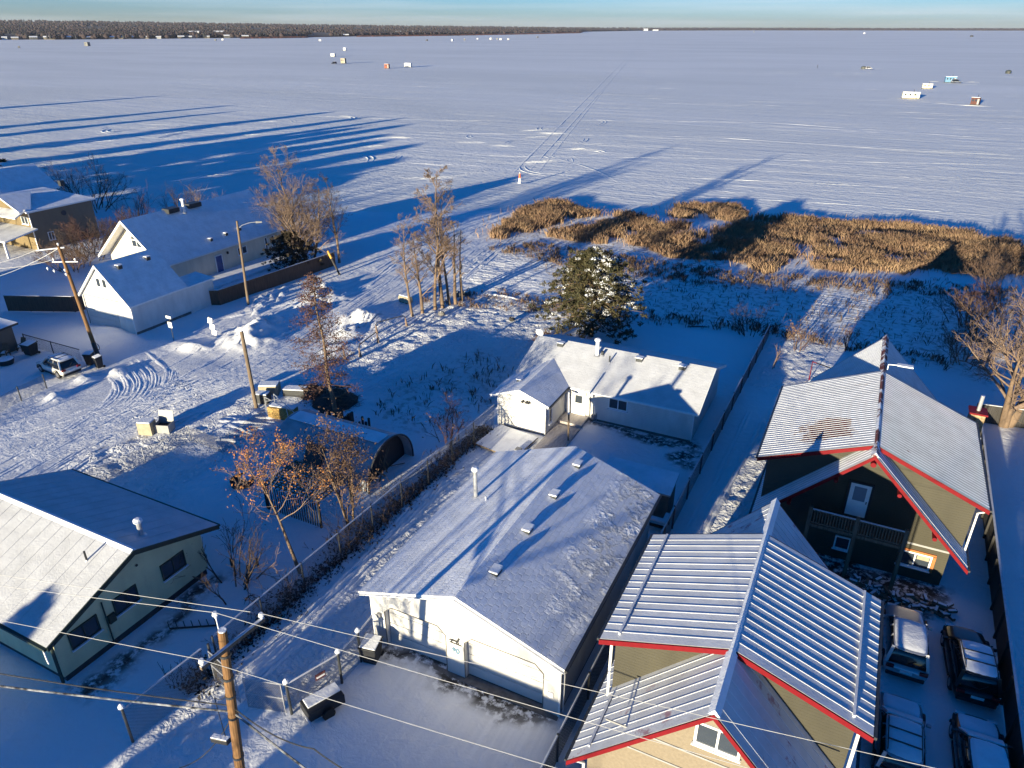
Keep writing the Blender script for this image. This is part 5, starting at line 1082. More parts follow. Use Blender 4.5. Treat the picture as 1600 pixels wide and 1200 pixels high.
def blades(name, P_, h, wd, mat, seed, lean=.25):
    rg = np.random.RandomState(seed); k = len(P_); z = np.maximum(height(P_[:, 0], P_[:, 1]), LAKE_Z) - .05; a = rg.rand(k) * 6.283; H = h * (.55 + .6 * rg.rand(k)) * (1 + .55 * fbm(P_[:, 0] * .22, P_[:, 1] * .22, 3))
    u = np.stack([np.cos(a), np.sin(a), 0 * a], 1) * (wd * (.6 + .8 * rg.rand(k)))[:, None] / 2; l_ = rg.randn(k, 2) * lean * H[:, None]; b = np.concatenate([P_, z[:, None]], 1); t_ = b + np.concatenate([l_, H[:, None]], 1); m = b + np.concatenate([l_ * .35, H[:, None] * .6], 1)
    Vv = np.stack([b - u * .5, b + u * .5, m + u, t_, m - u], 1).reshape(-1, 3)
    o = mesh_np(name, Vv, [np.arange(5 * k).reshape(k, 5)], mat, None); tag(o, kind='stuff'); return o
M['reed'] = simple('dry_reed', (.33, .225, .135), .9, .2, .45, col2=(.165, .095, .065), amount=.50)
blades('reeds', RP, 1.2, .095, M['reed'], 5, .34)
def weeds():
    rg = np.random.RandomState(31); out = []
    for q, n, th in (([(620, 600), (760, 540), (800, 580), (780, 640), (640, 680), (570, 640)], 1500, .10), ([(820, 395), (1190, 430), (1590, 440), (1600, 600), (1460, 545), (1190, 520), (1010, 505), (880, 455)], 9000, .06), ([(850, 470), (1190, 505), (1480, 562), (1480, 582), (1180, 522), (900, 500)], 5000, -.05), ([(760, 390), (840, 380), (1180, 430), (1170, 455), (900, 420)], 7000, -.06), ([(640, 470), (760, 448), (890, 474), (890, 490), (720, 480)], 2600, -.02), ([(1180, 432), (1420, 440), (1590, 450), (1590, 470), (1400, 462), (1180, 450)], 6000, -.08)):
        pq = pw(*q); xs = [p[0] for p in pq]; ys = [p[1] for p in pq]; x = rg.uniform(min(xs), max(xs), n * 2); y = rg.uniform(min(ys), max(ys), n * 2)
        k = inpoly(x, y, pq) & (fbm(x * 1.5, y * 1.5, 3) > th + .35 * rg.rand(n * 2)); out.append(np.stack([x[k], y[k]], 1))
    return np.concatenate(out)
blades('dry_grass', weeds(), .62, .075, simple('dead_grass', (.20, .13, .08), .9, .3, .5, col2=(.08, .055, .045), amount=.5), 8, .4)
# ================================================================== VEHICLES
def loft(secs, n_ring, caps=True):
    vs = [v for s_ in secs for v in s_]; n = n_ring; fs = [(i * n + k, i * n + (k + 1) % n, (i + 1) * n + (k + 1) % n, (i + 1) * n + k) for i in range(len(secs) - 1) for k in range(n)]
    if caps: fs += [tuple(range(n))[::-1], tuple((len(secs) - 1) * n + k for k in range(n))]
    return vs, fs
def ring(y, z0, z1, w0, w1, c=.12):
    """rounded trapezoid section: lower half width w0, upper half width w1"""
    zm = z0 + (z1 - z0) * .55; wm = max(w0, w1) + .02
    P = [(-w0 + c, z0), (w0 - c, z0), (w0, z0 + c), (wm, zm), (w1, z1 - c), (w1 - c, z1), (-w1 + c, z1), (-w1, z1 - c), (-wm, zm), (-w0, z0 + c)]
    return [(x, y, z) for x, z in P]
def suv(name, label, x, y, rz, col, L=4.6, W=1.84, Hh=1.68, snow=('roof',), group=None, rails=True, cat='car', stripe=None):
    """front at +Y; rear at -Y"""
    t = thing(name, label, cat, (x, y, 0), rz, group); pm = paint(name + '_paint', col); a = L / 2; w2 = W / 2; gz = .92; g0 = .28
    secs = [ring(-a, .45, .80, w2 * .86, w2 * .80, .10), ring(-a + .10, .34, .92, w2 * .95, w2 * .9), ring(-a + .5, g0, gz + .04, w2, w2 * .95), ring(-a * .45, g0, gz + .03, w2, w2 * .96), ring(a * .1, g0, gz, w2, w2 * .96), ring(a * .42, g0, gz + .01, w2, w2 * .95),
            ring(a * .60, g0, gz - .02, w2, w2 * .93), ring(a - .35, .30, gz - .10, w2 * .98, w2 * .88), ring(a - .08, .36, .78, w2 * .92, w2 * .82), ring(a, .44, .68, w2 * .84, w2 * .75, .10)]
    m = MB(); m.add(*loft(secs, 10)); body = m.build('body', pm, t, True, True); body.modifiers.new('s', 'SUBSURF').levels = 1; body.modifiers['s'].render_levels = 2
    # glasshouse
    yr0, yr1, yf0, yf1 = -a + .22, -a + .52, a * .10, a * .46; wt = w2 * .74; wb = w2 * .93; zt = Hh - .07
    base = [(-wb, yr0, gz - .02), (wb, yr0, gz - .02), (wb, yf1, gz - .02), (-wb, yf1, gz - .02)]; top = [(-wt, yr1, zt), (wt, yr1, zt), (wt, yf0, zt), (-wt, yf0, zt)]
    gs = [ring(yr0, gz - .12, gz + .06, wb * .96, wb * .88, .05), ring(yr0 + (yr1 - yr0) * .55, gz - .12, gz + (zt - gz) * .58, wb, wb * .86, .06), ring(yr1, gz - .12, zt, wb, wt, .08), ring((yr1 + yf0) / 2, gz - .12, zt + .03, wb * 1.01, wt * 1.02, .08), ring(yf0, gz - .12, zt, wb * 1.01, wt, .08), ring((yf0 + yf1) / 2, gz - .12, gz + (zt - gz) * .5, wb, wb * .88, .06), ring(yf1, gz - .12, gz + .03, wb * .97, wb * .9, .05)]
    g = MB(); g.add(*loft(gs, 10)); gl = g.build('window_glass', M['car_glass'], t, True, True); gl.modifiers.new('s', 'SUBSURF').render_levels = 2
    rsx = [ring(yr1 - .16, zt - .07, zt - .01, wt * .93, wt * .86, .03), ring(yr1 + .05, zt - .04, zt + .05, wt * 1.0, wt * .93, .04), ring((yr1 + yf0) / 2, zt - .02, Hh + .01, wt * 1.03, wt * .95, .04), ring(yf0 - .1, zt - .04, zt + .05, wt * 1.01, wt * .94, .04), ring(yf0 + .08, zt - .07, zt - .01, wt * .95, wt * .88, .03)]
    r_ = MB(); r_.add(*loft(rsx, 10)); rf = r_.build('roof', pm, t, True, True); rf.modifiers.new('s', 'SUBSURF').render_levels = 2
    p = MB()
    for sx in (-1, 1):
        for (y0, y1, th) in ((yr0, yr1, .14), (yf1, yf0, .09)): p.bar((sx * wb, y0, gz - .02), (sx * wt, y1, zt), th, .06, up=(0, 1, 0))
        for f_ in (.38, .70): p.bar((sx * (wb + .005), yr0 + (yf1 - yr0) * f_, gz - .02), (sx * (wt + .005), yr1 + (yf0 - yr1) * f_, zt), .09, .05, up=(0, 1, 0))
    p.build_split('pillar', pm, t, True)
    if rails:
        for sx in (-1, 1): MB().tube([(sx * (wt - .06), yr1 + .1, Hh + .01), (sx * (wt - .06), yr1 + .15, Hh + .07), (sx * (wt - .06), yf0 - .3, Hh + .07), (sx * (wt - .06), yf0 - .2, Hh + .01)], .022, 6).build('roof_rail', M['plastic_black'], t, True)
        for f_ in (.3, .62): MB().box(-wt + .06, wt - .06, yr1 + (yf0 - yr1) * f_ - .03, yr1 + (yf0 - yr1) * f_ + .03, Hh + .06, Hh + .09).build('roof_bar', M['plastic_black'], t, True)
    def snowpad(x0, x1, y0, y1, z0, z1, nm, crown=.05):
        gxn, gyn = 15, 21; V = []; rgp = random.Random(int(abs(x) * 100 + abs(y)))
        for j in range(gyn):
            for i in range(gxn):
                u = i / (gxn - 1) * 2 - 1; v = j / (gyn - 1) * 2 - 1; k = 1 - .07 * u * u * v * v - rgp.uniform(0, .02); e = max(0, 1 - max(abs(u), abs(v)) ** 6)
                V.append(((x0 + x1) / 2 + (x1 - x0) / 2 * u * k, (y0 + y1) / 2 + (y1 - y0) / 2 * v * k, z0 + (z1 - z0) * (v + 1) / 2 - crown * (.5 * u * u + v * v) + .055 * e ** .5 + .012 * rgp.random() * e - .035))
        idx = np.arange(gxn * gyn).reshape(gyn, gxn); mesh_np(nm, V, [np.stack([idx[:-1, :-1], idx[:-1, 1:], idx[1:, 1:], idx[1:, :-1]], -1).reshape(-1, 4)], M['snow'], t, True, True)
    if 'roof' in snow: snowpad(-wt * .97, wt * .97, yr1 - .06, yf0, Hh + .045, Hh + .045, 'roof_snow')
    if 'hood' in snow: snowpad(-w2 * .80, w2 * .80, a * .50, a - .14, gz + .06, gz - .10, 'hood_snow', .03)
    if 'screen' in snow:
        k = .022; MB().add([(-wb * .95, yf1 - .0, gz + .05), (wb * .95, yf1 - .0, gz + .05), (wt * .96, yf0 + .06, zt - .02), (-wt * .96, yf0 + .06, zt - .02), (-wb * .95, yf1 + k + .02, gz + .06 + k), (wb * .95, yf1 + k + .02, gz + .06 + k), (wt * .96, yf0 + .08 + k, zt + k), (-wt * .96, yf0 + .08 + k, zt + k)], [(0, 1, 5, 4), (1, 2, 6, 5), (2, 3, 7, 6), (3, 0, 4, 7), (4, 5, 6, 7)]).build('windscreen_snow', M['snow'], t, True)
    for sx in (-1, 1):
        for wy in (-a * .60, a * .62):
            R_ = .36; ty = MB().tube([(sx * (w2 - .22), wy, R_), (sx * (w2 - .19), wy, R_), (sx * (w2 - .02), wy, R_), (sx * (w2 + .01), wy, R_)], [R_ - .03, R_, R_, R_ - .03], 20)
            wh = ty.build('wheel', M['tyre'], t, True); MB().tube([(sx * (w2 - .02), wy, R_), (sx * (w2 + .02), wy, R_)], [.23, .20], 14).build('rim', M['rim'], wh, True)
            m = MB(); k = 12
            for i in range(k):   # dark wheel-arch trim
                a0 = math.pi * i / k; a1 = math.pi * (i + 1) / k
                m.bar((sx * (w2 + .005), wy + .44 * math.cos(a0), R_ + .42 * math.sin(a0)), (sx * (w2 + .005), wy + .44 * math.cos(a1), R_ + .42 * math.sin(a1)), .05, .09, up=(1, 0, 0))
            m.build('wheel_arch', M['plastic_black'], t, True)
        MB().obox((sx * (w2 + .10), yf1 - .28, gz + .12), (1, 0, 0), (0, 1, 0), (0, 0, 1), .2, .12, .15).build('mirror', pm, t, True, bevel=.03)
        MB().obox((sx * w2 * .74, -a + .05, .86), (1, 0, 0), (0, 1, 0), (0, 0, 1), .34, .12, .17).build('tail_light', M['tail'], t, True, bevel=.02)
        MB().obox((sx * w2 * .66, a - .12, .70), (1, 0, 0), (0, 1, 0), (0, 0, 1), .40, .16, .13).build('headlight', M['head'], t, True, bevel=.02)
        MB().box(sx * (w2 - .03), sx * (w2 + .02), -a * .36, a * .38, .24, .36).build('sill', M['plastic_black'], t, True)
        for y_ in (-a * .18, a * .14): MB().box(sx * (w2 + .0), sx * (w2 + .035), y_ - .09, y_ + .09, .80, .84).build('door_handle', pm, t, True)
    MB().box(-w2 * .86, w2 * .86, -a - .03, -a + .18, .34, .56).build('bumper', M['plastic_black'], t, True, bevel=.05); MB().box(-w2 * .8, w2 * .8, a - .16, a + .02, .32, .50).build('bumper', M['plastic_black'], t, True, bevel=.05)
    MB().box(-.26, .26, -a - .02, -a + .04, .64, .77).build('number_plate', M['white_trim'], t, True)
    MB().bar((0, yr0 - .02, gz + .14), (.34, yr0 + .10, gz + .34), .03, .03).build('wiper', M['plastic_black'], t, True)
    return t
suv('parked_suv', 'white sport utility car with frosted roof parked by the left utility pole', -63.1, 34.7, R(86), (.70, .68, .62), 4.35)
suv('parked_suv', 'pale silver people carrier parked under the near cabin\'s right eave, rear towards us', 5.65, 32.6, R(1), (.42, .43, .46), 4.8, 1.92, 1.76, ('roof',), rails=False)
suv('parked_suv', 'black sport utility car with snowy roof and roof bars parked next to the right fence', 8.45, 32.4, R(4), (.010, .010, .012), 4.7, 1.9, 1.75, ('roof',))
suv('parked_car', 'snow-covered car nosing in at the bottom edge beside the near cabin', 5.5, 26.3, R(0), (.30, .32, .36), 4.7, 1.86, 1.62, ('roof', 'hood', 'screen'))
suv('parked_car', 'snow-covered dark car at the bottom right corner behind the black car', 8.55, 26.6, R(2), (.03, .032, .036), 4.7, 1.86, 1.62, ('roof', 'hood', 'screen'), rails=False)
# ================================================================== POLES AND WIRES
def sag(p0, p1, s_, n=14):
    p0 = Vector(p0); p1 = Vector(p1); return [p0.lerp(p1, i / n) - Vector((0, 0, s_ * 4 * (i / n) * (1 - i / n))) for i in range(n + 1)]
def insulator(m, p, d=1): m.tube([p, Vector(p) + Vector((0, 0, .12)), Vector(p) + Vector((0, 0, .14)), Vector(p) + Vector((0, 0, .26))], [.035, .05, .10, .06], 8)
top = Vector((-15.88, 11.2, 10.81)); low = Vector((-16.72, 11.2, 3.68)); foot = low + (low - top) * (3.9 / 7.13)
t = thing('utility_pole', 'orange-brown utility pole with a crossarm and snow-topped insulators in the foreground', 'utility pole', (foot.x, foot.y, 0))
MB().tube([foot, foot.lerp(top, .5), top], [.20, .175, .145], 14).build('pole', M['pole_wood'], t, smooth=False)
MB().tube([top - Vector((.001, 0, .02)), top + Vector((0, 0, .03))], .13, 12).build('snow_cap', M['snow'], t)
ar0 = Vector((-15.95, 10.1, 10.28)); ar1 = Vector((-15.72, 12.55, 10.28)); off = Vector((.2, 0, 0))
MB().bar(ar0 + off, ar1 + off, .11, .13).build('crossarm', M['grey_wood'], t); MB().bar(ar0 + off + Vector((0, 0, .08)), ar1 + off + Vector((0, 0, .08)), .10, .03).build('crossarm_snow', M['rail_snow'], t)
m = MB(); ins = [ar0 + off + Vector((0, .08, .07)), top + Vector((-.16, 0, .45)), ar1 + off + Vector((0, -.08, .07))]
for p in ins: insulator(m, p)
m.tube([top + Vector((-.16, 0, -.4)), top + Vector((-.16, 0, .46))], .02, 6); m.build_split('insulator', M['white_trim'], t)
m = MB()
for f in (.18, .42, .62, .72, .8, .9): p = foot.lerp(top, f); m.tube([p - Vector((0, 0, .05)), p + Vector((0, 0, .05))], .20 if f < .5 else .185, 12)
m.build_split('strap', M['dark_steel'], t)
# three bright power lines, the telephone cables and the drop wires
zz = Vector((0, 0, .24))
for k, (ip, L, R_, lab) in enumerate(((ins[2], at(0, 895, 10.0), at(1080, 1110, 10.0), 'bright overhead wire on the far end of the foreground crossarm'), (ins[1], at(0, 912, 10.7), at(870, 1110, 10.6), 'bright overhead wire on top of the foreground pole'), (ins[0], at(0, 966, 9.9), at(850, 1190, 9.9), 'bright overhead wire on the near end of the foreground crossarm'))):
    c = ip + zz; L = Vector(L); R_ = Vector(R_); Lx = c + (L - c) * 3.2; Rx = c + (R_ - c) * 2.4
    m = MB(); m.tube(sag(c, Lx, .12), .009, 5); m.tube(sag(c, Rx, .12), .009, 5); o = m.build('power_line', M['cable'], None); tag(o, lab, 'wire', 'overhead wires on the foreground pole')
zp = foot.lerp(top, .64)
def cab(pts, r_, mat, lab, s_=.25):
    m = MB()
    for a, b in zip(pts[:-1], pts[1:]): m.tube(sag(a, b, s_), r_, 6)
    return tag(m.build('telephone_cable', mat, None), lab, 'wire', 'telephone cables low on the foreground pole')
L0 = Vector(at(0, 1065, 7)); Rr = Vector(at(480, 1197, 6.6))
cab([zp + (L0 - zp) * 2.5, zp, zp + (Rr - zp) * 3], .036, M['snowy_cable'], 'thick snow-dusted telephone cable crossing the bottom left corner')
L1 = Vector(at(0, 1050, 7.1)); cab([zp + Vector((0, 0, .3)) + (L1 - zp) * 2.2, zp + Vector((0, 0, .3)), Vector(at(490, 1170, 7)) + Vector((0, 0, 0)), Vector(at(640, 1240, 7))], .022, M['black_cable'], 'thin black telephone wire just above the thick snowy cable', .4)
cab([zp + Vector((0, 0, -.1)), Vector(at(280, 1200, 4.5))], .018, M['black_cable'], 'black drop wire hanging left from the foreground pole to the street', .5)
cab([foot.lerp(top, .76), Vector(at(335, 1090, 6.8)), Vector(at(352, 1150, 7.0))], .016, M['black_cable'], 'looped slack black wire beside the foreground pole', .3)
t = thing('splice_box', 'snow-topped black splice case hanging on the telephone cable left of the foreground pole', 'cable box', tuple(at(345, 1155, 6.9)))
p = Vector(at(345, 1156, 6.75)); MB().obox(p, (1, .25, 0), (0, 1, 0), (0, 0, 1), .62, .2, .22).build('case', M['plastic_black'], t, bevel=.03); MB().obox(p + Vector((0, 0, .125)), (1, .25, 0), (0, 1, 0), (0, 0, 1), .58, .17, .04).build('snow_cap', M['snow'], t)
# left corner pole, lamp pole, stump pole
t = thing('utility_pole', 'leaning sunlit utility pole with a snowy crossarm beside the white parked car', 'utility pole', (-63.4, 38.7, 0))
b0 = Vector((-63.4, 38.7, -.2)); b1 = Vector((-64.75, 38.7, 10.4)); MB().tube([b0, b0.lerp(b1, .5), b1], [.19, .165, .13], 12).build('pole', M['pole_wood'], t)
MB().tube([b0, b0.lerp(b1, .14)], [.215, .205], 12).build('pole_butt', M['dark_steel'], t)
m = MB(); c1 = b1 + Vector((0, 0, -.15)); c2 = b1 + Vector((.15, 0, -1.4)); m.bar(c1 + Vector((-1.7, -1.05, -.18)), c1 + Vector((.4, .25, .04)), .10, .10); m.bar(c2 + Vector((-.9, -.5, 0)), c2 + Vector((1.1, .6, 0)), .1, .1); m.build('crossarm', M['rail_snow'], t)
m = MB()
for q in (c1 + Vector((0, 0, .2)), c2 + Vector((-.8, -.4, .05)), c2 + Vector((.9, .5, .05)), c2 + Vector((-1.2, -.9, -.7)), c2 + Vector((-1.0, -.5, -1.0)), c2 + Vector((.3, -.3, -.8)), c2 + Vector((.3, -.3, -1.2))): insulator(m, q)
m.build_split('insulator', M['white_trim'], t)
MB().tube([b0.lerp(b1, .1) + Vector((.22 + .32 * math.cos(a * .6), .1, .32 * math.sin(a * .6))) for a in range(12)], .03, 5).build('cable_coil', M['plastic_black'], t)
for k, (p, q, s_, lab) in enumerate(((c1 + Vector((-1.65, -1.0, -.1)), at(0, 405, 9.3), .3, 'upper white wire leaving the left utility pole'), (c2 + Vector((-.8, -.4, .2)), at(0, 411, 8.8), .5, 'lower white wire leaving the left utility pole'), (c1, at(0, 420, 8.4), .6, 'sagging white wire leaving the left utility pole'))):
    q = Vector(q); p = Vector(p); tag(MB().tube(sag(p, p + (q - p) * 1.9, s_), .02, 5).build('power_line', M['cable'], None), lab, 'wire', 'overhead wires on the left pole')
t = thing('street_lamp', 'slim wooden pole with a curved white street lamp arm in front of the board fence', 'street lamp', (-60.6, 55.3, 0))
MB().tube([(-60.6, 55.3, -.2), (-60.2, 55.3, 9.6)], [.15, .11], 10).build('pole', M['grey_wood'], t)
MB().tube([(-60.25, 55.3, 8.7), (-59.9, 55.6, 9.1), (-59.2, 56.1, 9.35), (-58.6, 56.5, 9.4)], .028, 6).build('lamp_arm', M['grey_trim'], t)
MB().tube([(-58.7, 56.45, 9.38), (-58.2, 56.85, 9.36)], [.13, .08], 8).build('lamp_head', M['grey_trim'], t)
t = thing('wooden_pole', 'bare weathered brown pole without arms beside the road, left of the larch', 'pole', (-42.2, 37.5, 0)); MB().tube([(-42.2, 37.5, -.2), (-42.35, 37.5, 6.7)], [.16, .14], 10).build('pole', M['grey_wood'], t); MB().tube([(-42.35, 37.5, 6.66), (-42.35, 37.5, 6.73)], .11, 10).build('snow_cap', M['snow'], t)
t = thing('guy_guard', 'leaning post with a yellow guard sleeve at the end of the board fence', 'guard post', (-58.5, 68.8, 0)); p0 = Vector((-58.5, 68.8, -.1)); p1 = Vector((-60.1, 68.8, 2.95)); MB().tube([p0, p0.lerp(p1, .7)], .13, 8).build('post', M['dark_wood'], t); MB().tube([p0.lerp(p1, .7), p1], .14, 8).build('sleeve', simple('yellow_guard', (.6, .30, .02), .5), t)
t = thing('yard_lamp', 'white curved swan-neck yard lamp above the snow by the half-round hut', 'lamp', (-33.2, 32.0, 0))
MB().tube([(-33.2, 32, -.1), (-33.1, 32, 1.9)], .035, 6).build('post', M['dark_steel'], t)
MB().tube([(-33.2, 31.95, 1.35), (-32.6, 31.95, 1.6), (-31.9, 31.95, 1.5), (-31.2, 31.95, 1.05)], .045, 6).build('neck', M['white_trim'], t); MB().tube([(-33.55, 31.95, 1.2), (-33.3, 31.95, 1.3), (-33.1, 31.95, 1.42)], [.30, .26, .08], 12).build('shade', M['white_trim'], t)
t = thing('clothes_post', 'grey post with a white upper half at the edge of the bungalow deck', 'post', (-17.1, 43.8, 0)); MB().tube([(-17.1, 43.8, -.1), (-17.15, 43.8, 2.4)], .07, 8).build('lower_pole', M['grey_wood'], t); MB().tube([(-17.15, 43.8, 2.4), (-17.2, 43.8, 4.2)], .075, 8).build('upper_pole', M['white_trim'], t)
# ================================================================== FENCES
def chain(name, label, pts, h=1.8, every=2.6, mat=None, rail=None, post=None, cap=False, dens=.22, pr=.045, group=None, toprail=True):
    t = thing(name, label, 'fence', (pts[0][0], pts[0][1], 0), group=group); mat = mat or M['wire']; V = MB(); rl = MB()
    for a, b in zip(pts[:-1], pts[1:]):
        a = Vector((*a, 0)); b = Vector((*b, 0)); u = b - a; n = Vector((-u.y, u.x, 0)).normalized()
        V.obox((a + b) / 2 + Vector((0, 0, h / 2)), u, (0, 0, 1), n, u.length, h - .04, .012); rl.tube([a + Vector((0, 0, h)), b + Vector((0, 0, h))], .045, 6)
        k = max(1, int(round(u.length / every)))
        for i in range(k + (1 if (b.x, b.y) == tuple(pts[-1]) else 0)):
            p = a + u * i / k; ps = MB().tube([p - Vector((0, 0, .1)), p + Vector((0, 0, h + (.12 if cap else .06)))], pr, 8).build('post', post or M['dark_steel'], t)
            if cap: MB().tube([p + Vector((0, 0, h + .12)), p + Vector((0, 0, h + .2)), p + Vector((0, 0, h + .34))], [.13, .12, .02], 8).build('lamp_cap', M['snow'], ps)
    V.build('wire_mesh', mat, t)
    if toprail: rl.build('top_rail', rail or M['rail_snow'], t)
    return t
M['wire'] = mesh_wire('chain_link_wire', .20); M['wire_dense'] = mesh_wire('slatted_chain_link', .62, (.045, .045, .05))
chain('chain_link_fence', 'long chain-link fence with a frosted top rail left of the garage alley', [(-24.3, 11.7), (-23.95, 15.6)], 2.1, 4, cap=True, dens=.2, pr=.06)
chain('chain_link_fence', 'very long overgrown chain-link fence between the brushy yards and the garage alley', [(-24.1, 16.4), (-23.1, 43.2)], 2.05, 3.0)
chain('chain_link_fence', 'short chain-link fence with lamp-capped posts between the gate and the garage wall', [(-19.1, 15.9), (-18.15, 18.3), (-18.12, 19.75), (-18.2, 21.0)], 1.95, 4, cap=True, pr=.065)
chain('mesh_fence', 'dark slatted mesh fence with pale top rail between the white bungalow and red cabins', [(-7.45, 12.0), (-7.3, 37.0), (-6.9, 71.5)], 1.65, 3.4, mat=M['wire_dense'], pr=.06)
t = thing('chain_link_gate', 'frost-rimmed double chain-link gate across the garage alley behind the foreground pole', 'gate', (-21.4, 15.9, 0))
for i_, (a, b) in enumerate((((-23.7, 15.75), (-21.6, 15.3)), ((-21.1, 15.3), (-19.35, 15.8)))):
    a = Vector((*a, .12)); b = Vector((*b, .12)); u = Vector((0, 0, 1.8)); lf = MB()
    for p, q in ((a, b), (a + u, b + u), (a, a + u), (b, b + u), (a + u * .5, b + u * .5)): lf.tube([p, q], .03, 6)
    f_ = lf.build('gate_leaf', M['galv'], t); v = b - a; MB().obox((a + b) / 2 + u / 2, v, (0, 0, 1), Vector((-v.y, v.x, 0)), v.length, 1.75, .01).build('wire_mesh', M['wire'], f_)
for q in ((-23.8, 15.9), (-23.2, 16.2)): MB().tube([(*q, -.1), (*q, 2.2)], .06, 8).build('gate_post', M['dark_steel'], t)
MB().tube([(-23.2, 16.2, 2.2), (-23.2, 16.2, 2.42)], [.13, .02], 8).build('lamp_cap', M['snow'], t)
t = thing('mounted_sign', 'small dark sign wired to the lamp-capped fence by the garage', 'sign', (-18.5, 17.5, 1.2)); MB().obox((-18.47, 17.35, 1.35), (.37, .93, 0), (0, 0, 1), (-.93, .37, 0), .5, .35, .03).build('plate', simple('sign_maroon', (.10, .03, .03), .5), t); MB().obox((-18.44, 17.34, 1.35), (.37, .93, 0), (0, 0, 1), (-.93, .37, 0), .40, .08, .04).build('band', M['white_trim'], t)
def boards(name, label, pts, h, mat, cap=None, pitch=2.4, postw=.12):
    t = thing(name, label, 'fence', (pts[0][0], pts[0][1], 0)); rr = random.Random(len(pts))
    for a, b in zip(pts[:-1], pts[1:]):
        a = Vector((*a, 0)); b = Vector((*b, 0)); u = b - a; L = u.length; u.normalize(); n = Vector((-u.y, u.x, 0)); k = max(1, int(round(L / pitch)))
        for i in range(k):
            m = MB(); nb = int(pitch / .15); w_ = L / k / nb
            for j in range(nb):
                c = a + u * (L * i / k + w_ * (j + .5)); hh = h + rr.uniform(-.015, .015); m.obox(c + Vector((0, 0, hh / 2)), u, (0, 0, 1), n, w_ * .93, hh, .03)
            m.build('board_panel', mat, t); p = a + u * L * i / k; MB().obox(p + n * .07 + Vector((0, 0, h / 2)), u, (0, 0, 1), n, postw, h + .08, postw).build('post', mat, t)
        r_ = MB(); r_.obox((a + b) / 2 + Vector((0, 0, h + .035)), u, (0, 0, 1), n, L, .05, .11); r_.build('cap_rail', cap or M['rail_snow'], t)
    return t
boards('board_fence', 'tall brown board fence along the cream house terrace', [(-65.2, 53.0), (-63.4, 53.9), (-61.7, 71.9)], 1.8, M['fence_wood'])
boards('board_fence', 'brown board fence left of the small white garage', [(-83.1, 42.3), (-76.2, 45.4), (-74.2, 52)], 1.75, M['fence_wood'])
boards('board_fence', 'dark board fence with a pale cap along the right side of the car park', [(9.75, 22.0), (10.0, 40.0), (10.35, 60.5)], 1.75, M['dark_wood'])
boards('board_fence', 'dark low board fence crossing behind the big right-hand tree', [(10.4, 61.0), (22.0, 62.5)], 1.6, M['dark_wood'])
chain('chain_link_fence', 'thin chain-link fence behind the white parked car', [(-71.8, 37.1), (-63.4, 37.1)], 1.2, 3.9, pr=.05, rail=M['dark_steel'])
chain('wire_fence', 'thin wire fence on short posts in front of the white parked car', [(-60.9, 32.0), (-60.6, 29.6), (-59.7, 26.0), (-58.5, 21.0)], 1.3, 2.6, toprail=False, pr=.05)
chain('wire_fence', 'sagging wire fence on thin posts across the trodden lot by the road', [(-44.2, 22.0), (-43.0, 27.5), (-42.6, 31.2), (-39.1, 31.0), (-39.6, 36.0)], 1.3, 6, toprail=False, pr=.04, post=M['galv'])
# ================================================================== YARD THINGS
def bin_(name, label, x, y, rz=0., h=1.05, w_=.62, tilt=0):
    t = thing(name, label, 'bin', (x, y, 0), rz); m = MB(); a, b = w_ * .40, w_ * .52
    m.add([(-a, -a, .06), (a, -a, .06), (a, a, .06), (-a, a, .06), (-b, -b, h), (b, -b, h), (b, b, h), (-b, b, h)], [(0, 3, 2, 1), (4, 5, 6, 7), (0, 1, 5, 4), (1, 2, 6, 5), (2, 3, 7, 6), (3, 0, 4, 7)]); m.build('bin_body', M['plastic_black'], t, True, bevel=.03)
    MB().obox((0, 0, h + .04), (1, 0, 0), (0, 1, .12), (0, -.12, 1), w_ * 1.12, w_ * 1.15, .07).build('lid', M['plastic_black'], t, True, bevel=.02); MB().obox((0, 0, h + .10), (1, 0, 0), (0, 1, .12), (0, -.12, 1), w_ * 1.0, w_ * 1.0, .06).build('snow_cap', M['snow'], t, True, bevel=.02)
    for s_ in (-1, 1): MB().tube([(s_ * a, a + .05, .12), (s_ * (a + .07), a + .05, .12)], .12, 10).build('wheel', M['tyre'], t, True)
    return t
bin_('wheelie_bin', 'large black wheeled bin with a snowy lid in the corner by the left garage door', -17.75, 20.15, .2, 1.1, .85)
bin_('wheelie_bin', 'black wheeled bin just left of the leaning utility pole\'s foot', -62.0, 37.0, .4, 1.1, .7); bin_('wheelie_bin', 'snow-lidded black bin in front of the leaning utility pole\'s foot', -60.7, 36.9, -.2, 1.05, .62)
bin_('compost_bin', 'dark bin with a snowy lid behind the white parked car', -69.2, 36.0, .1, 1.1, 1.0)
t = thing('fire_pit', 'round dark tub topped with snow between the dark shed and the white car', 'tub', (-69.2, 33.6, 0)); MB().tube([(-69.2, 33.6, 0), (-69.2, 33.6, .5)], [.6, .75], 16).build('tub', M['plastic_black'], t); MB().tube([(-69.2, 33.6, .5), (-69.2, 33.6, .56)], [.7, .6], 16).build('snow_cap', M['snow'], t)
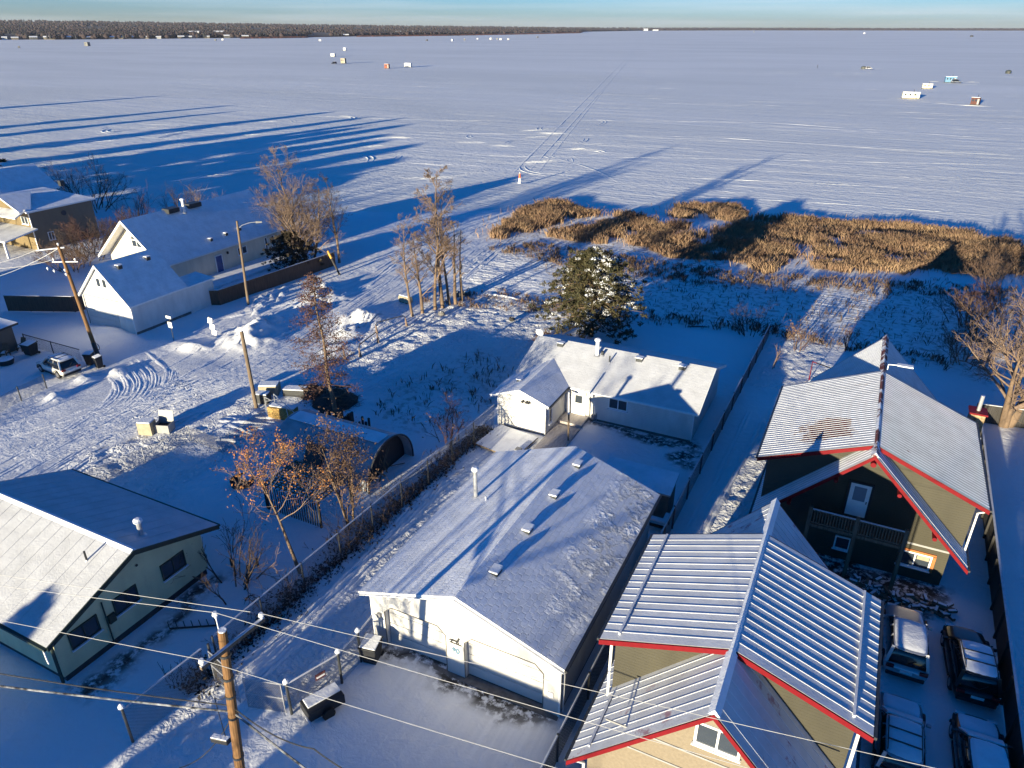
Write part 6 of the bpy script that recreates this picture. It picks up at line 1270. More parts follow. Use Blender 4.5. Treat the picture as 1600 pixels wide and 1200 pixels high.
def chair(x, y, rz, label):
    t = thing('garden_chair', label, 'chair', (x, y, 0), rz); MB().obox((0, 0, .38), (1, 0, 0), (0, 1, .15), (0, -.15, 1), .55, .55, .05).build('seat', M['grey_wood'], t, True)
    m = MB()
    for k in range(5): m.obox((-.24 + k * .12, .38, .75), (1, 0, 0), (0, .35, 1), (0, 1, -.35), .10, .95 - abs(k - 2) * .06, .025)
    m.build('backrest', M['grey_wood'], t, True)
    for s_ in (-1, 1): MB().box(s_ * .3 - .04, s_ * .3 + .04, -.3, .35, .55, .59).build('armrest', M['grey_wood'], t, True); MB().box(s_ * .3 - .04, s_ * .3 + .04, -.28, -.2, 0, .55).build('leg', M['grey_wood'], t, True); MB().box(s_ * .3 - .04, s_ * .3 + .04, .25, .33, 0, .55).build('leg', M['grey_wood'], t, True)
    MB().obox((0, 0, .43), (1, 0, 0), (0, 1, .15), (0, -.15, 1), .45, .45, .04).build('seat_snow', M['snow'], t, True)
chair(-71.0, 34.6, .5, 'slatted garden chair leaning by the dark shed wall, nearer the car'); chair(-71.0, 36.2, .2, 'slatted garden chair at the far corner of the dark shed')
# chest bins and appliances by the road
def crate(name, label, x, y, rz, L, W_, h, mat, open_lid=True, dark=True):
    t = thing(name, label, 'crate', (x, y, 0), rz); m = MB(); a, b = L / 2, W_ / 2
    m.box(-a, a, -b, -b + .05, 0, h).box(-a, a, b - .05, b, 0, h).box(-a, -a + .05, -b + .05, b - .05, 0, h).box(a - .05, a, -b + .05, b - .05, 0, h).box(-a + .05, a - .05, -b + .05, b - .05, 0, h * .25); m.build('crate_body', mat, t, True)
    if dark: MB().box(-a + .06, a - .06, -b + .06, b - .06, h * .26, h * .7).build('dark_fill', M['plastic_black'], t, True)  # black block inside the open box
    else: MB().box(-a + .02, a - .02, -b + .02, b - .02, h + .0, h + .10).build('snow_cap', M['snow'], t, True, bevel=.04)
    if open_lid: MB().obox((0, b + .06, h + .38), (1, 0, 0), (0, .25, 1), (0, 1, -.25), L, .85, .05).build('lid', M['grey_trim'], t, True)
    return t
crate('wooden_chest', 'pale wooden chest with snow on top by the roadside, left of the open grey box', -46.5, 30.6, .35, 1.1, .8, 1.05, M['pale_wood'], False, False)
crate('storage_box', 'open grey storage box with raised lid right of the pale roadside chest', -45.6, 31.4, .35, 1.2, .9, .75, M['grey_trim'])
crate('cardboard_crate', 'tilted pale crate at the road edge beside the bare pole', -42.9, 39.9, .5, 1.6, 1.0, .9, M['pale_wood'], False, False)
crate('television_set', 'black-fronted box set standing below the pale roadside crate', -42.3, 38.5, .3, 1.0, .8, .8, M['black_trim'], False, False)
crate('chest_freezer', 'low snow-topped dark box between the roadside crate and the brush pile', -40.8, 40.7, .35, 1.9, .9, .6, M['black_trim'], False, False)
t = thing('straw_bale', 'golden straw bale against the fence corner beneath the bare pole', 'straw bale', (-38.9, 37.1, 0)); MB().obox((-38.9, 37.15, .5), (1, .18, 0), (-.18, 1, 0), (0, 0, 1), 2.3, .9, 1.0).build('bale', M['straw'], t, bevel=.08); MB().obox((-38.9, 37.25, 1.02), (1, .18, 0), (-.18, 1, 0), (0, 0, 1), 2.2, .6, .06).build('snow_cap', M['snow'], t)
t = thing('corral_panel', 'galvanised pipe panel standing over the straw bale', 'gate panel', (-39, 36.6, 0)); m = MB()
for p, q in (((-40.3, 36.8, 0), (-40.3, 36.8, 1.7)), ((-37.6, 36.4, 0), (-38.4, 37.0, 1.6)), ((-40.3, 36.8, 1.7), (-37.6, 36.7, 1.2)), ((-40.3, 36.8, 1.3), (-39.0, 37.9, 1.5)), ((-39.9, 37.4, 0), (-39.9, 37.4, 1.8)), ((-39.9, 37.4, 1.8), (-37.4, 36.9, .9))): m.tube([p, q], .03, 6)
m.build('pipe_frame', M['galv'], t)
def brushpile(name, label, x, y, r_, h, seed, mats=(M['twig'], M['red_twig'])):
    t = thing(name, label, 'brush pile', (x, y, 0)); rg = random.Random(seed); segs = []; thick = []
    for k in range(420):
        a = rg.uniform(0, 6.28); q = r_ * rg.random() ** .6; z = h * (1 - (q / r_) ** 1.5) * rg.random(); p = Vector((x + q * math.cos(a), y + .75 * q * math.sin(a), z)); d = Vector((rg.gauss(0, 1), rg.gauss(0, 1), rg.gauss(0, .35))).normalized() * rg.uniform(.4, 1.3)
        segs.append((*(p - d * .5), *(p + d * .5), .014, .008))
    for k in range(12):
        a = rg.uniform(0, 6.28); p = Vector((x + r_ * .4 * math.cos(a), y + r_ * .4 * math.sin(a), h * .6)); d = Vector((rg.gauss(0, 1), rg.gauss(0, 1), rg.gauss(0, .3))).normalized() * 1.6; thick.append((*(p - d * .5), *(p + d * .5), .05, .04))
    build_segs('brushwood', [(segs, 3)], mats[0], t); build_segs('timber', [(thick, 6)], M['pale_bark'], t)
    core = MB(); core.tube([(x, y, -.05), (x, y, h * .55)], [r_ * .85, r_ * .35], 10); core.build('dark_core', M['dark_wood'], t)  # dark cone filling the middle of the heap
    return t
brushpile('brush_pile', 'brown heap of cut brushwood and boards at the larch\'s foot', -37.0, 41.2, 2.4, 1.5, 3); brushpile('brush_pile', 'low reddish heap of twigs left of the brushwood heap', -39.6, 41.5, 1.6, 1.0, 4, (M['red_twig'], M['twig'])); brushpile('timber_pile', 'untidy pile of snowy poles under the big evergreen', -23.4, 60.4, 2.2, 1.0, 6); brushpile('brush_pile', 'dead brush beside the pole pile behind the bungalow', -26.4, 60.8, 1.3, 1.1, 7, (M['red_twig'], M['twig']))
t = thing('timber_stack', 'dark upright offcuts behind the half-round hut', 'timber stack', (-34.3, 38.2, 0)); m = MB(); rg = random.Random(8)
for k in range(16): x = -36.2 + k * .32; m.box(x, x + .14, 38.0 + rg.uniform(-.2, .3), 38.15 + rg.uniform(.2, .3), 0, rg.uniform(.5, 1.5))
m.build('offcuts', M['dark_wood'], t); MB().box(-35.6, -34.7, 37.6, 38.0, 0, .8).build('box', M['dark_wood'], t)
for k, (a, b, h, lab) in enumerate((((588, 520), (634, 508), 1.1, 'farthest low black pipe rail along the field edge'), ((562, 556), (590, 534), 1.1, 'middle low black pipe rail along the field edge'), ((510, 572), (538, 560), 1.1, 'nearest low black pipe rail along the field edge, by the larch'))):
    p = Vector(at(*a)); q = Vector(at(*b)); t = thing('pipe_rail', lab, 'rail', tuple(p), group='low pipe rails along the field edge'); u = Vector((0, 0, h)); v = (q - p).normalized() * .25
    MB().tube([p, p + u * .8, p + u + v, q + u - v, q + u * .8, q], .055, 6).build('bent_pipe', M['dark_steel'], t)
    s_ = MB(); 
    for e in (p, q): s_.tube([e + Vector((.25, -.2, 0)), e + u * .75], [.16, .05], 6)
    s_.build_split('frosted_weeds', M['pale_twig'], t)
p = Vector(at(634, 473)); t = thing('propane_tank', 'pale cream tank lying in the snow left of the poplar row', 'tank', tuple(p)); MB().obox(p + Vector((0, 0, .45)), (1, -.2, 0), (.2, 1, 0), (0, 0, 1), 1.7, .8, .75).build('tank', M['pale_wood'], t, bevel=.18); MB().obox(p + Vector((0, 0, .86)), (1, -.2, 0), (.2, 1, 0), (0, 0, 1), 1.5, .5, .06).build('snow_cap', M['snow'], t); MB().obox(p + Vector((0, 0, .06)), (1, -.2, 0), (.2, 1, 0), (0, 0, 1), 1.2, .7, .1).build('cradle', M['dark_wood'], t)
# boulders by the end of the poplar row
rs2 = random.Random(77)
def blob(m, c, r_, rg, squash=.7, n=8):
    V = []; F_ = []
    for i in range(n // 2 + 1):
        for j in range(n):
            th = math.pi * i / (n // 2); ph = 2 * math.pi * j / n; k = r_ * rg.uniform(.8, 1.2); V.append((c[0] + k * math.sin(th) * math.cos(ph), c[1] + k * math.sin(th) * math.sin(ph), c[2] + k * squash * math.cos(th)))
    for i in range(n // 2):
        for j in range(n): F_.append((i * n + j, (i + 1) * n + j, (i + 1) * n + (j + 1) % n, i * n + (j + 1) % n))
    m.add(V, F_)
for k, (px, py, r_, lab) in enumerate(((716, 462, .55, 'snow-capped boulder right of the poplar row, nearest the trunks'), (728, 460, .45, 'dark boulder at the right end of the poplar row'), (690, 492, .4, 'small snowy boulder at the poplar trunks'), (800, 500, .35, 'dark stump in the open white field'))):
    p = at(px, py); t = thing('boulder' if k < 3 else 'tree_stump', lab, 'rock' if k < 3 else 'stump', tuple(p)); m = MB(); blob(m, (p[0], p[1], r_ * .35), r_, rs2); m.build('stone' if k < 3 else 'stump', M['concrete'] if k < 3 else M['dark_wood'], t, smooth=True)
    m = MB(); blob(m, (p[0], p[1] + .05, r_ * .75), r_ * .72, rs2, .35); m.build('snow_cap', M['snow'], t, smooth=True)
def sign(label, px, py, h, plates, rz=0., lean=0.):
    p = Vector(at(px, py)); t = thing('road_sign', label, 'sign', tuple(p), rz); MB().tube([(0, 0, -.1), (lean, 0, h)], .04, 6).build('post', M['dark_steel'], t, True)
    for w_, hh, z in plates: MB().obox((lean * z / h, -.05, z), (1, 0, 0), (-lean / h, 0, 1), (0, -1, 0), w_, hh, .03).build('plate', M['white_trim'], t, True)
sign('white double road sign on a dark post by the small white garage', 272, 533, 2.6, ((.7, .26, 2.55), (.55, .6, 1.75)))
sign('leaning white plank-like notice sign in the snow left of the snow heap', 338, 527, 2.2, ((.62, .6, 1.75), (.62, .6, 1.1), (.62, .55, .5)), lean=-.5)
t = thing('garden_trellis', 'snowy lattice pergola under the brown-leaved tree', 'trellis', (-28.8, 28.6, 0)); m = MB()
for k in range(13): m.box(-31.3, -26.8, 27.3 + k * .24, 27.36 + k * .24, 2.0, 2.07)
for k in range(14): m.box(-31.3 + k * .34, -31.24 + k * .34, 27.2, 30.4, 1.93, 1.99)
m.build('lattice_roof', M['grey_wood'], t); m = MB()
for k in range(24): m.box(-31.3 + k * .19, -31.25 + k * .19, 27.2, 27.25, .1, 1.9)
m.build('lattice_side', M['dark_wood'], t)
for x in (-31.2, -26.9):
    for y in (27.3, 30.3): MB().box(x - .06, x + .06, y - .06, y + .06, 0, 1.95).build('post', M['dark_wood'], t)
p = at(379, 755); t = thing('old_tub', 'dark round hollow of a half-buried tub in the shaded yard', 'tub', tuple(p)); MB().tube([(p[0], p[1], -.05), (p[0], p[1], .35)], [.75, .8], 14, caps=False).build('rim', M['black_trim'], t); MB().tube([(p[0], p[1], .1), (p[0], p[1], .12)], .76, 14).build('dark_disc', M['plastic_black'], t); m = MB(); blob(m, (p[0], p[1] + .55, .2), .5, rs2, .4); m.build('snow_cap', M['snow'], t, smooth=True)  # black disc set inside the rim
# junk by the green house corner and the ladder rack
t = thing('garden_table', 'dark snow-topped table stacked at the back corner of the green bungalow', 'table', (-28.4, 21.9, 0)); MB().box(-29.2, -27.7, 22.0, 22.9, .75, .82).build('table_top', M['snow'], t)
for x in (-29.1, -27.8):
    for y in (22.1, 22.8): MB().box(x - .05, x + .05, y - .05, y + .05, 0, .75).build('leg', M['dark_wood'], t)
p = at(296, 988); t = thing('garden_rake', 'row of dark spikes, a harrow lying in the snow beside the green bungalow', 'harrow', tuple(p)); m = MB(); m.bar((p[0] - 1.0, p[1] - .35, .12), (p[0] + 1.0, p[1] + .9, .12), .07, .07)
for k in range(7): c = Vector((p[0] - 1.0 + k * .33, p[1] - .35 + k * .21, .12)); m.bar(c, c + Vector((-.45, .25, .02)), .04, .04)
m.build('harrow_frame', M['dark_wood'], t)
t = thing('cargo_trailer', 'dark box trailer under a snowy tarpaulin beside the gate at the foreground pole', 'trailer', (-18.2, 16.7, 0)); c = Vector((-17.95, 16.75, 0)); u = Vector((.42, .9, 0))
MB().obox(c + Vector((0, 0, .55)), u, Vector((-u.y, u.x, 0)), (0, 0, 1), 1.75, .95, .52).build('box', M['plastic_black'], t, bevel=.03); MB().obox(c + Vector((-.1, .1, .84)), u, Vector((-u.y, u.x, 0)), (0, 0, 1), 1.6, .6, .07).build('tarpaulin', M['snow'], t, bevel=.03); 
for s_ in (-1, 1): q = c + Vector((-u.y, u.x, 0)) * .52 * s_; MB().tube([q + Vector((0, 0, .3)), q + Vector((-u.y, u.x, 0)) * .12 * s_ + Vector((0, 0, .3))], .3, 14).build('wheel', M['tyre'], t)
MB().bar(c - u * 1.0 + Vector((.2, 0, .4)), c - u * 1.0 + Vector((.95, -.3, .4)), .07, .07).build('drawbar', M['rail_snow'], t)
t = thing('climbing_frame', 'plain rust-red tube frame in the yard left of the far cabin', 'frame', (-2, 62.5, 0)); MB().tube([(-2.1, 62.9, 0), (-2.1, 62.9, 1.9), (.9, 61.6, 1.9), (.9, 61.6, 0)], .05, 8).build('tube_frame', M['red_trim'], t)
m = MB(); rg = random.Random(5)
t = thing('firewood_pile', 'long snowy heap of split firewood in front of the far cabin', 'woodpile', (6, 36.3, 0)); sm = MB()
for k in range(90):
    x = rg.uniform(2.9, 8.0); y = 35.9 + rg.gauss(0, .35) + (x - 3) * .08; z = abs(rg.gauss(0, .28)) + .1; a = rg.uniform(0, 3.1); d = Vector((math.cos(a), math.sin(a), rg.uniform(-.2, .2))) * .25; c = Vector((x, y, z)); m.bar(c - d, c + d, .15, .14)
    if rg.random() < .6: sm.bar(c - d * .8 + Vector((0, 0, .085)), c + d * .8 + Vector((0, 0, .085)), .13, .035)
m.build('logs', M['grey_wood'], t); sm.build('snow_dusting', M['snow'], t)
t = thing('marker_post', 'white and orange trail marker standing on the ice at the lake access', 'marker', tuple(at(812, 287))); MB().box(-.28, .28, -.28, .28, 0, .35).build('base', M['white_trim'], t, True, bevel=.05); m = MB(); m.tube([(0, 0, .35), (0, 0, 1.1)], [.25, .2], 8); m.build('lower_drum', M['white_trim'], t, True); MB().tube([(0, 0, 1.1), (0, 0, 2.0)], [.22, .15], 8).build('upper_drum', simple('orange_plastic', (.75, .16, .04), .5), t, True); MB().tube([(0, 0, 2.0), (0, 0, 2.2)], .07, 8).build('tip', M['white_trim'], t, True)
t = thing('tree_branch', 'dark fallen branch lying in the shaded yard behind the white bungalow', 'branch', tuple(at(1090, 513))); MB().tube([(-1, -.3, .1), (0, 0, .2), (.9, .55, .12)], [.04, .07, .05], 6).build('wood', M['dark_wood'], t, True)
# ================================================================== ON THE ICE
def hut(label, px, py, L, W_, h, mat, rz=0., roof='flat', group=None, windows=2, extras=True, roofmat=None):
    p = at(px, py, LAKE_Z); t = thing('fishing_hut', label, 'ice hut', tuple(p), rz, group); a, b = L / 2, W_ / 2
    MB().box(-a, a, -b, b, .28, h).build('wall', mat, t, True)
    if roof == 'flat': MB().box(-a - .1, a + .1, -b - .1, b + .1, h, h + .12).build('roof', roofmat or M['snow'], t, True)
    else: MB().prism([(-a - .1, -b - .15, h), (-a - .1, b + .15, h), (-a - .1, 0, h + .7)], (L + .2, 0, 0)).build('roof', roofmat or M['snow'], t, True)
    for s_ in (-1, 1): MB().box(-a - .2, a + .2, s_ * b * .7 - .1, s_ * b * .7 + .1, 0, .28).build('runner', M['dark_wood'], t, True)
    for k in range(windows): x = -a + L * (k + .6) / (windows + .6); MB().box(x - .35, x + .35, -b - .03, -b + .02, h * .5, h * .78).build('window', M['glass'], t, True)
    MB().box(a * .55, a * .55 + .7, -b - .025, -b + .02, .32, h * .82).build('door', M['grey_trim'], t, True)
    MB().tube([(a * .3, b * .3, h), (a * .3, b * .3, h + 1.0)], .1, 6).build('stove_pipe', M['plastic_black'], t, True)
    return t
hut('reddish-brown boxy fishing hut alone on the left half of the ice', 605, 107, 3.4, 2.6, 3.2, simple('rust_panel', (.28, .07, .03), .7), .2)
hut('long white fishing hut right of the reddish hut on the ice', 638, 105, 5.6, 2.6, 3.0, M['white_panel'], .1, windows=3)
hut('cream square fishing hut with a dark roof beside the dark pickup on the ice', 537, 99, 4.0, 3.0, 4.0, M['pale_wood'], .2, roofmat=M['grey_trim'])
hut('low white hut with dark ends behind the dark pickup on the ice', 521, 88.5, 5.2, 2.6, 3.0, M['white_panel'], 0)
hut('tiny white hut farthest of the left-hand group on the ice', 539, 79, 3.6, 3.2, 3.2, M['white_panel'], .3, 'gable')
hut('large cream caravan-like hut nearest on the right half of the ice', 1422, 154, 6.8, 2.6, 2.7, simple('cream_panel', (.72, .64, .46), .5), .1, windows=3)
hut('small cream hut behind the large cream one on the right', 1448, 138.5, 4.6, 2.4, 2.3, simple('cream_panel_small', (.66, .58, .42), .5), .1)
hut('blue and white fishing shelter in a ring of ploughed snow', 1484, 129, 5.6, 3.0, 3.2, simple('blue_panel', (.10, .22, .34), .4, .1), .15, windows=3)
hut('dark brown hut standing alone near the right edge of the ice', 1523, 164, 2.9, 2.4, 2.9, simple('dark_brown_panel', (.09, .03, .022), .7), -.3)
hut('dark hut on the ice off the far left shore', 137, 72, 6.5, 6, 6, M['dark_siding'], .2, roofmat=M['dark_siding'])
def tent(label, px, py, r_, h, mat):
    p = at(px, py, LAKE_Z); t = thing('fishing_tent', label, 'tent', tuple(p)); m = MB(); m.tube([(0, 0, 0), (0, 0, h * .55), (0, 0, h * .85), (0, 0, h)], [r_ * .85, r_, r_ * .75, .1], 8); m.build('canopy', mat, t, True, smooth=False); MB().box(-.5, .5, -r_ * 1.0, -r_ * .8, .1, h * .6).build('door', M['plastic_black'], t, True)
tent('dark pop-up fishing tent near the right edge of the ice', 1575, 115, 1.9, 2.4, simple('dark_canvas', (.04, .05, .05), .7)); tent('dark dome tent far out on the ice right of the middle', 1349, 108, 2.0, 2.2, simple('grey_canvas', (.07, .08, .08), .7)); tent('dark tent farthest out near the right horizon', 1518, 57.5, 5.5, 5, simple('far_canvas', (.04, .045, .05), .7))
suv('parked_truck', 'dark pickup-like vehicle parked by the cream hut on the left ice', *at(522, 100)[:2], R(80), (.02, .022, .03), 5.6, 2.0, 1.95, ('roof',), rails=False, cat='truck'); suv('parked_truck', 'white vehicle parked beside the dark dome tent on the ice', *at(1358, 108)[:2], R(-80), (.6, .6, .62), 5.2, 2.0, 1.9, ('roof',), rails=False, cat='truck'); suv('parked_truck', 'grey vehicle parked against the blue and white shelter', *at(1494, 129.5)[:2], R(-75), (.25, .27, .3), 5.4, 2.0, 2.0, ('roof',), rails=False, cat='truck')
t = thing('ice_stake', 'thin dark stake standing alone far out on the ice', 'stake', tuple(at(1277, 107, LAKE_Z))); MB().tube([(0, 0, 0), (0, 0, 2.4)], .16, 6).build('stake', M['plastic_black'], t, True); MB().tube([(0, 0, 2.4), (0, 0, 2.7)], .2, 6).build('flag', M['red_trim'], t, True)
for k, (px, py, white, w_) in enumerate(((337, 63.5, 0, 7), (348, 62.8, 1, 7), (500, 64.2, 1, 8), (667, 63.8, 0, 7), (707, 64.2, 1, 9), (726, 63.2, 0, 9), (746, 61.6, 1, 7), (767, 61.8, 1, 9), (777, 61.8, 0, 7), (782, 62.4, 1, 8), (794, 62.2, 1, 7), (840, 59, 0, 8), (1178, 50.5, 0, 14), (1350, 53, 1, 14), (30, 75, 0, 6))):
    p = at(px, py, LAKE_Z); t = thing('fishing_hut', 'tiny %s speck of a fishing hut near the far shore' % ('white' if white else 'dark'), 'ice hut', tuple(p), k * .4, 'tiny distant huts near the far shore'); w_ *= .62; MB().box(-w_ / 2, w_ / 2, -w_ / 3, w_ / 3, 0, w_ * .6).build('wall', M['white_panel'] if white else M['dark_siding'], t, True); MB().prism([(-w_ / 2 - .2, -w_ / 3 - .2, w_ * .6), (-w_ / 2 - .2, w_ / 3 + .2, w_ * .6), (-w_ / 2 - .2, 0, w_ * .8)], (w_ + .4, 0, 0)).build('roof', M['snow'] if white else M['grey_trim'], t, True)
# ================================================================== FAR SHORE
SH = [(-120, 64), (0, 62), (130, 61.5), (300, 60), (440, 58.5), (560, 56.5), (700, 55), (800, 53.3), (905, 51.2), (906, 49.6), (1000, 47.9), (1150, 47.4), (1300, 47.5), (1600, 47.8), (1760, 48)]
TOPY = [(-120, 31), (0, 33), (150, 34), (300, 35.5), (500, 38), (700, 40), (900, 42), (1000, 42.5), (1600, 43.6), (1760, 43.6)]
def ground_dir(px): d = at(px, 70)[:2]; return d / np.hypot(*d)
cols = np.arange(-120, 1761, 5.0); sy = np.interp(cols, [p[0] for p in SH], [p[1] for p in SH]); ty = np.interp(cols, [p[0] for p in TOPY], [p[1] for p in TOPY])
D0 = np.array([np.hypot(*at(c, y)[:2]) for c, y in zip(cols, sy)]); Dm = np.maximum(D0 * 1.35, np.interp(cols, [-120, 900, 1760], [6500, 9500, 12500])); UD = np.array([ground_dir(c) for c in cols])
def top_elev(c, D): return 28 + (43.0 - np.interp(c, [p[0] for p in TOPY], [p[1] for p in TOPY])) / FPX * D * .9
rows = np.array([0, .01, .04, .1, .2, .35, .55, .75, 1.0, 1.15]); V = []
for k, f in enumerate(rows):
    D = D0 + (Dm - D0) * f; te = np.array([top_elev(c, d) for c, d in zip(cols, Dm)]) - 14; z = np.where(f == 0, -2, 2 + (te - 2) * min(1, f) ** 1.15) * 1.0
    if f > 1: z = np.maximum(z - 60, -1)
    V.append(np.stack([UD[:, 0] * D, UD[:, 1] * D, z], 1))
V = np.concatenate(V); i = np.arange(len(V)).reshape(len(rows), len(cols))
M['far_land'] = simple('far_wooded_land', (.055, .042, .040), .95, .3, .0021, col2=(.035, .03, .03), amount=.5)
tag(mesh_np('far_shore', V, [np.stack([i[:-1, :-1], i[:-1, 1:], i[1:, 1:], i[1:, :-1]], -1).reshape(-1, 4)], M['far_land']), kind='structure')
def far_forest():
    rg = np.random.RandomState(77); K = 22000; c = rg.uniform(-110, 1750, K); c[:170] = rg.uniform(-60, 470, 170); j = np.interp(c, cols, np.arange(len(cols))); f = rg.rand(K) ** 1.7; f[:170] = -.012 + .02 * rg.rand(170)
    d0 = np.interp(c, cols, D0); dm = np.interp(c, cols, Dm); D = d0 + (dm - d0) * (.008 + f); ux = np.interp(c, cols, UD[:, 0]); uy = np.interp(c, cols, UD[:, 1]); te = np.array([top_elev(a, b) for a, b in zip(c, dm)]) - 14
    z = 2 + (te - 2) * np.clip(.008 + f, 0, 1) ** 1.15 - 1; keep = fbm(c * .02 + 3, f * 7, 3) > -.30; keep &= ~((f < .05) & (rg.rand(K) < .35) & (c < 460)); ux, uy, D, z, c, f = (a[keep] for a in (ux, uy, D, z, c, f)); K = len(c)
    con = rg.rand(K) < .38; h = np.where(con, 13, 11) * (.75 + .45 * rg.rand(K)) * (1 + .25 * (D > 5000)); w_ = np.where(con, 3.2, 6.5) * (.8 + .6 * rg.rand(K)) * (1 + .35 * (D > 5000)); n = 6
    an = np.arange(n) * 2 * np.pi / n; P = np.stack([ux * D, uy * D, z], 1); lev = []
    for hz, ww in ((0.05, .55), (.45, 1.0), (.8, .6)):
        ww = np.where(con, {.05: 1.0, .45: .75, .8: .35}[hz], ww); rr = (w_ * ww)[:, None] * (.75 + .5 * rg.rand(K, n)); lev.append(np.stack([P[:, 0:1] + rr * np.cos(an), P[:, 1:2] + rr * np.sin(an), np.repeat((P[:, 2] + h * hz)[:, None], n, 1)], -1))
    apex = (P + np.stack([0 * h, 0 * h, h], 1))[:, None]; V = np.concatenate(lev + [apex], 1); m = 3 * n + 1; base = np.arange(K)[:, None] * m; k = np.arange(n); k2 = (k + 1) % n
    Q = np.concatenate([np.stack([base + l * n + k, base + l * n + k2, base + (l + 1) * n + k2, base + (l + 1) * n + k], -1).reshape(-1, 4) for l in (0, 1)]); T_ = np.stack([base + 2 * n + k, base + 2 * n + k2, base + 3 * n + 0 * k], -1).reshape(-1, 3)
    mi = np.concatenate([np.tile(np.repeat(con.astype(int), n), 2), np.repeat(con.astype(int), n)])
    tag(mesh_np('far_forest', V.reshape(-1, 3), [Q, T_], [simple('far_bare_woods', (.046, .032, .033), .95, .2, .004), simple('far_spruce', (.024, .026, .030), .95, .25, .006)], mi=mi), kind='stuff')
far_forest()
fl = MB()
for px0, px1, y_ in ((470, 540, 51.5), (860 - 260, 860 - 170, 51), (200, 380, 52.5), (180, 196, 39.8)):
    q = [Vector((*(ground_dir(px0 + (px1 - px0) * s_ / 6) * 1.0), 0)) for s_ in range(7)]
for k, (px, py, L, W_, h, lab, mat) in enumerate(((10, 60.6, 30, 14, 7, 'low dark-walled cottage at the far left end of the distant shore', M['grey_siding']), (26, 60.5, 24, 12, 6, 'snow-roofed cottage second on the distant left shore', M['white_panel']), (55, 59.6, 34, 14, 8, 'bright white cottage with a gable on the distant left shore', M['grey_siding']), (80, 59.2, 44, 14, 8, 'long white cottage row house on the distant left shore', M['cream_siding']), (110, 58.6, 30, 12, 8, 'white cottage standing between dark spruces on the distant shore', M['white_panel']), (142, 58.6, 30, 12, 7, 'brown-fronted cottage on the distant shore', M['brown_siding']), (177, 58.4, 26, 12, 7, 'greyish cottage left of the long white roofs on the distant shore', M['grey_siding']), (190, 58.4, 24, 12, 7, 'white-roofed cottage beside the blueish boathouses', M['white_panel']), (207, 58.4, 30, 12, 7, 'blue-shadowed boathouse on the distant shore', simple('far_blue', (.12, .16, .24), .6)), (228, 58.6, 34, 12, 7, 'dark boathouse with a white roof on the distant shore', M['dark_siding']), (250, 58.2, 26, 12, 6, 'small grey cottage near the middle of the village shore', M['grey_siding']), (285, 58, 28, 12, 7, 'white cottage right of the spruce group on the distant shore', M['white_panel']), (300, 58, 20, 12, 6, 'tiny cream cottage below the white sheds', M['cream_siding']), (325, 57.6, 24, 12, 6, 'brown cottage below the long white sheds', M['brown_siding']), (357, 54.5, 36, 16, 9, 'pale cream shop-like building right of the long sheds', M['cream_siding']), (305, 50.5, 70, 26, 13, 'left one of two long white sheds above the distant village', M['white_panel']), (345, 50.5, 92, 26, 14, 'right and longer of two white sheds above the distant village', M['white_panel']), (385, 55.5, 30, 14, 7, 'low white building at the right end of the village', M['white_panel']), (413, 53.4, 40, 14, 9, 'white building with dark front beyond the village point', M['grey_siding']), (447, 53.4, 44, 14, 8, 'white-roofed building group on the far point', M['white_panel']), (462, 53.6, 40, 14, 7, 'pinkish-white long building on the far point', M['cream_siding']), (525, 52.4, 22, 12, 9, 'single white house at the tree edge of the far bay', M['white_panel']), (542, 54, 40, 14, 7, 'low reddish-white building on the far bay', M['cream_siding']), (624, 49.6, 46, 16, 10, 'left white house in the row on the far wooded shore', M['white_panel']), (637, 49.3, 50, 16, 10, 'second white house in the row on the far wooded shore', M['white_panel']), (651, 49.4, 50, 16, 10, 'third white house in the row on the far wooded shore', M['white_panel']), (664, 49.4, 40, 16, 9, 'fourth white house in the row on the far wooded shore', M['white_panel']), (679, 49.2, 60, 16, 9, 'right long white house in the row on the far wooded shore', M['white_panel']), (1007, 46.6, 120, 40, 22, 'pale building on the far shore where the ice trail ends', M['white_panel']), (1022, 47, 90, 40, 12, 'low pale building beside the one where the ice trail ends', M['white_panel']))):
    # stand the house on the shore terrain: walk outwards along its sight direction until the terrain is met
    u = ground_dir(px); sl_ = np.interp(px, cols, np.arange(len(cols))); d0 = np.interp(px, cols, D0); dm = np.interp(px, cols, Dm); te = top_elev(px, dm) - 14; best = d0 * 1.01; zb = 2.2
    for f in np.linspace(.005, .6, 200):
        D = d0 + (dm - d0) * f; z = 2 + (te - 2) * f ** 1.15; yy = 43 + (28 - z) / D * FPX / (math.cos(PITCH) ** 2) * .8
        best, zb = D, z
        if yy <= py: break
    L *= .66; W_ *= .8; h *= .75; L *= (.6, 1.0, .75, .9)[k % 4]; mat = mat if k % 5 == 0 or L > 38 else (M['brown_siding'] if k % 2 else M['dark_siding']); t = thing('lake_cottage' if L < 50 else 'storage_hall', lab, 'building', (u[0] * best, u[1] * best, zb), math.atan2(u[1], u[0]) - math.pi / 2 + .12 * (k % 3 - 1)); a, b = L / 2, W_ / 2
    MB().box(-a, a, -b, b, -3, h * .62).build('wall', mat, t, True); m = MB(); m.slab([(-a - .6, -b - .8, h * .6), (a + .6, -b - .8, h * .6), (a + .6, 0, h), (-a - .6, 0, h)], .5, 0, 1); m.slab([(-a - .6, 0, h), (a + .6, 0, h), (a + .6, b + .8, h * .6), (-a - .6, b + .8, h * .6)], .5, 0, 1); m.build('roof', [M['snow'], M['white_trim']], t, True, fix=False)
    for q in range(3): x = -a + L * (q + .6) / 3.4; MB().box(x - 1.2, x + 1.2, -b - .05, -b + .05, h * .2, h * .45).build('window', M['glass'], t, True)
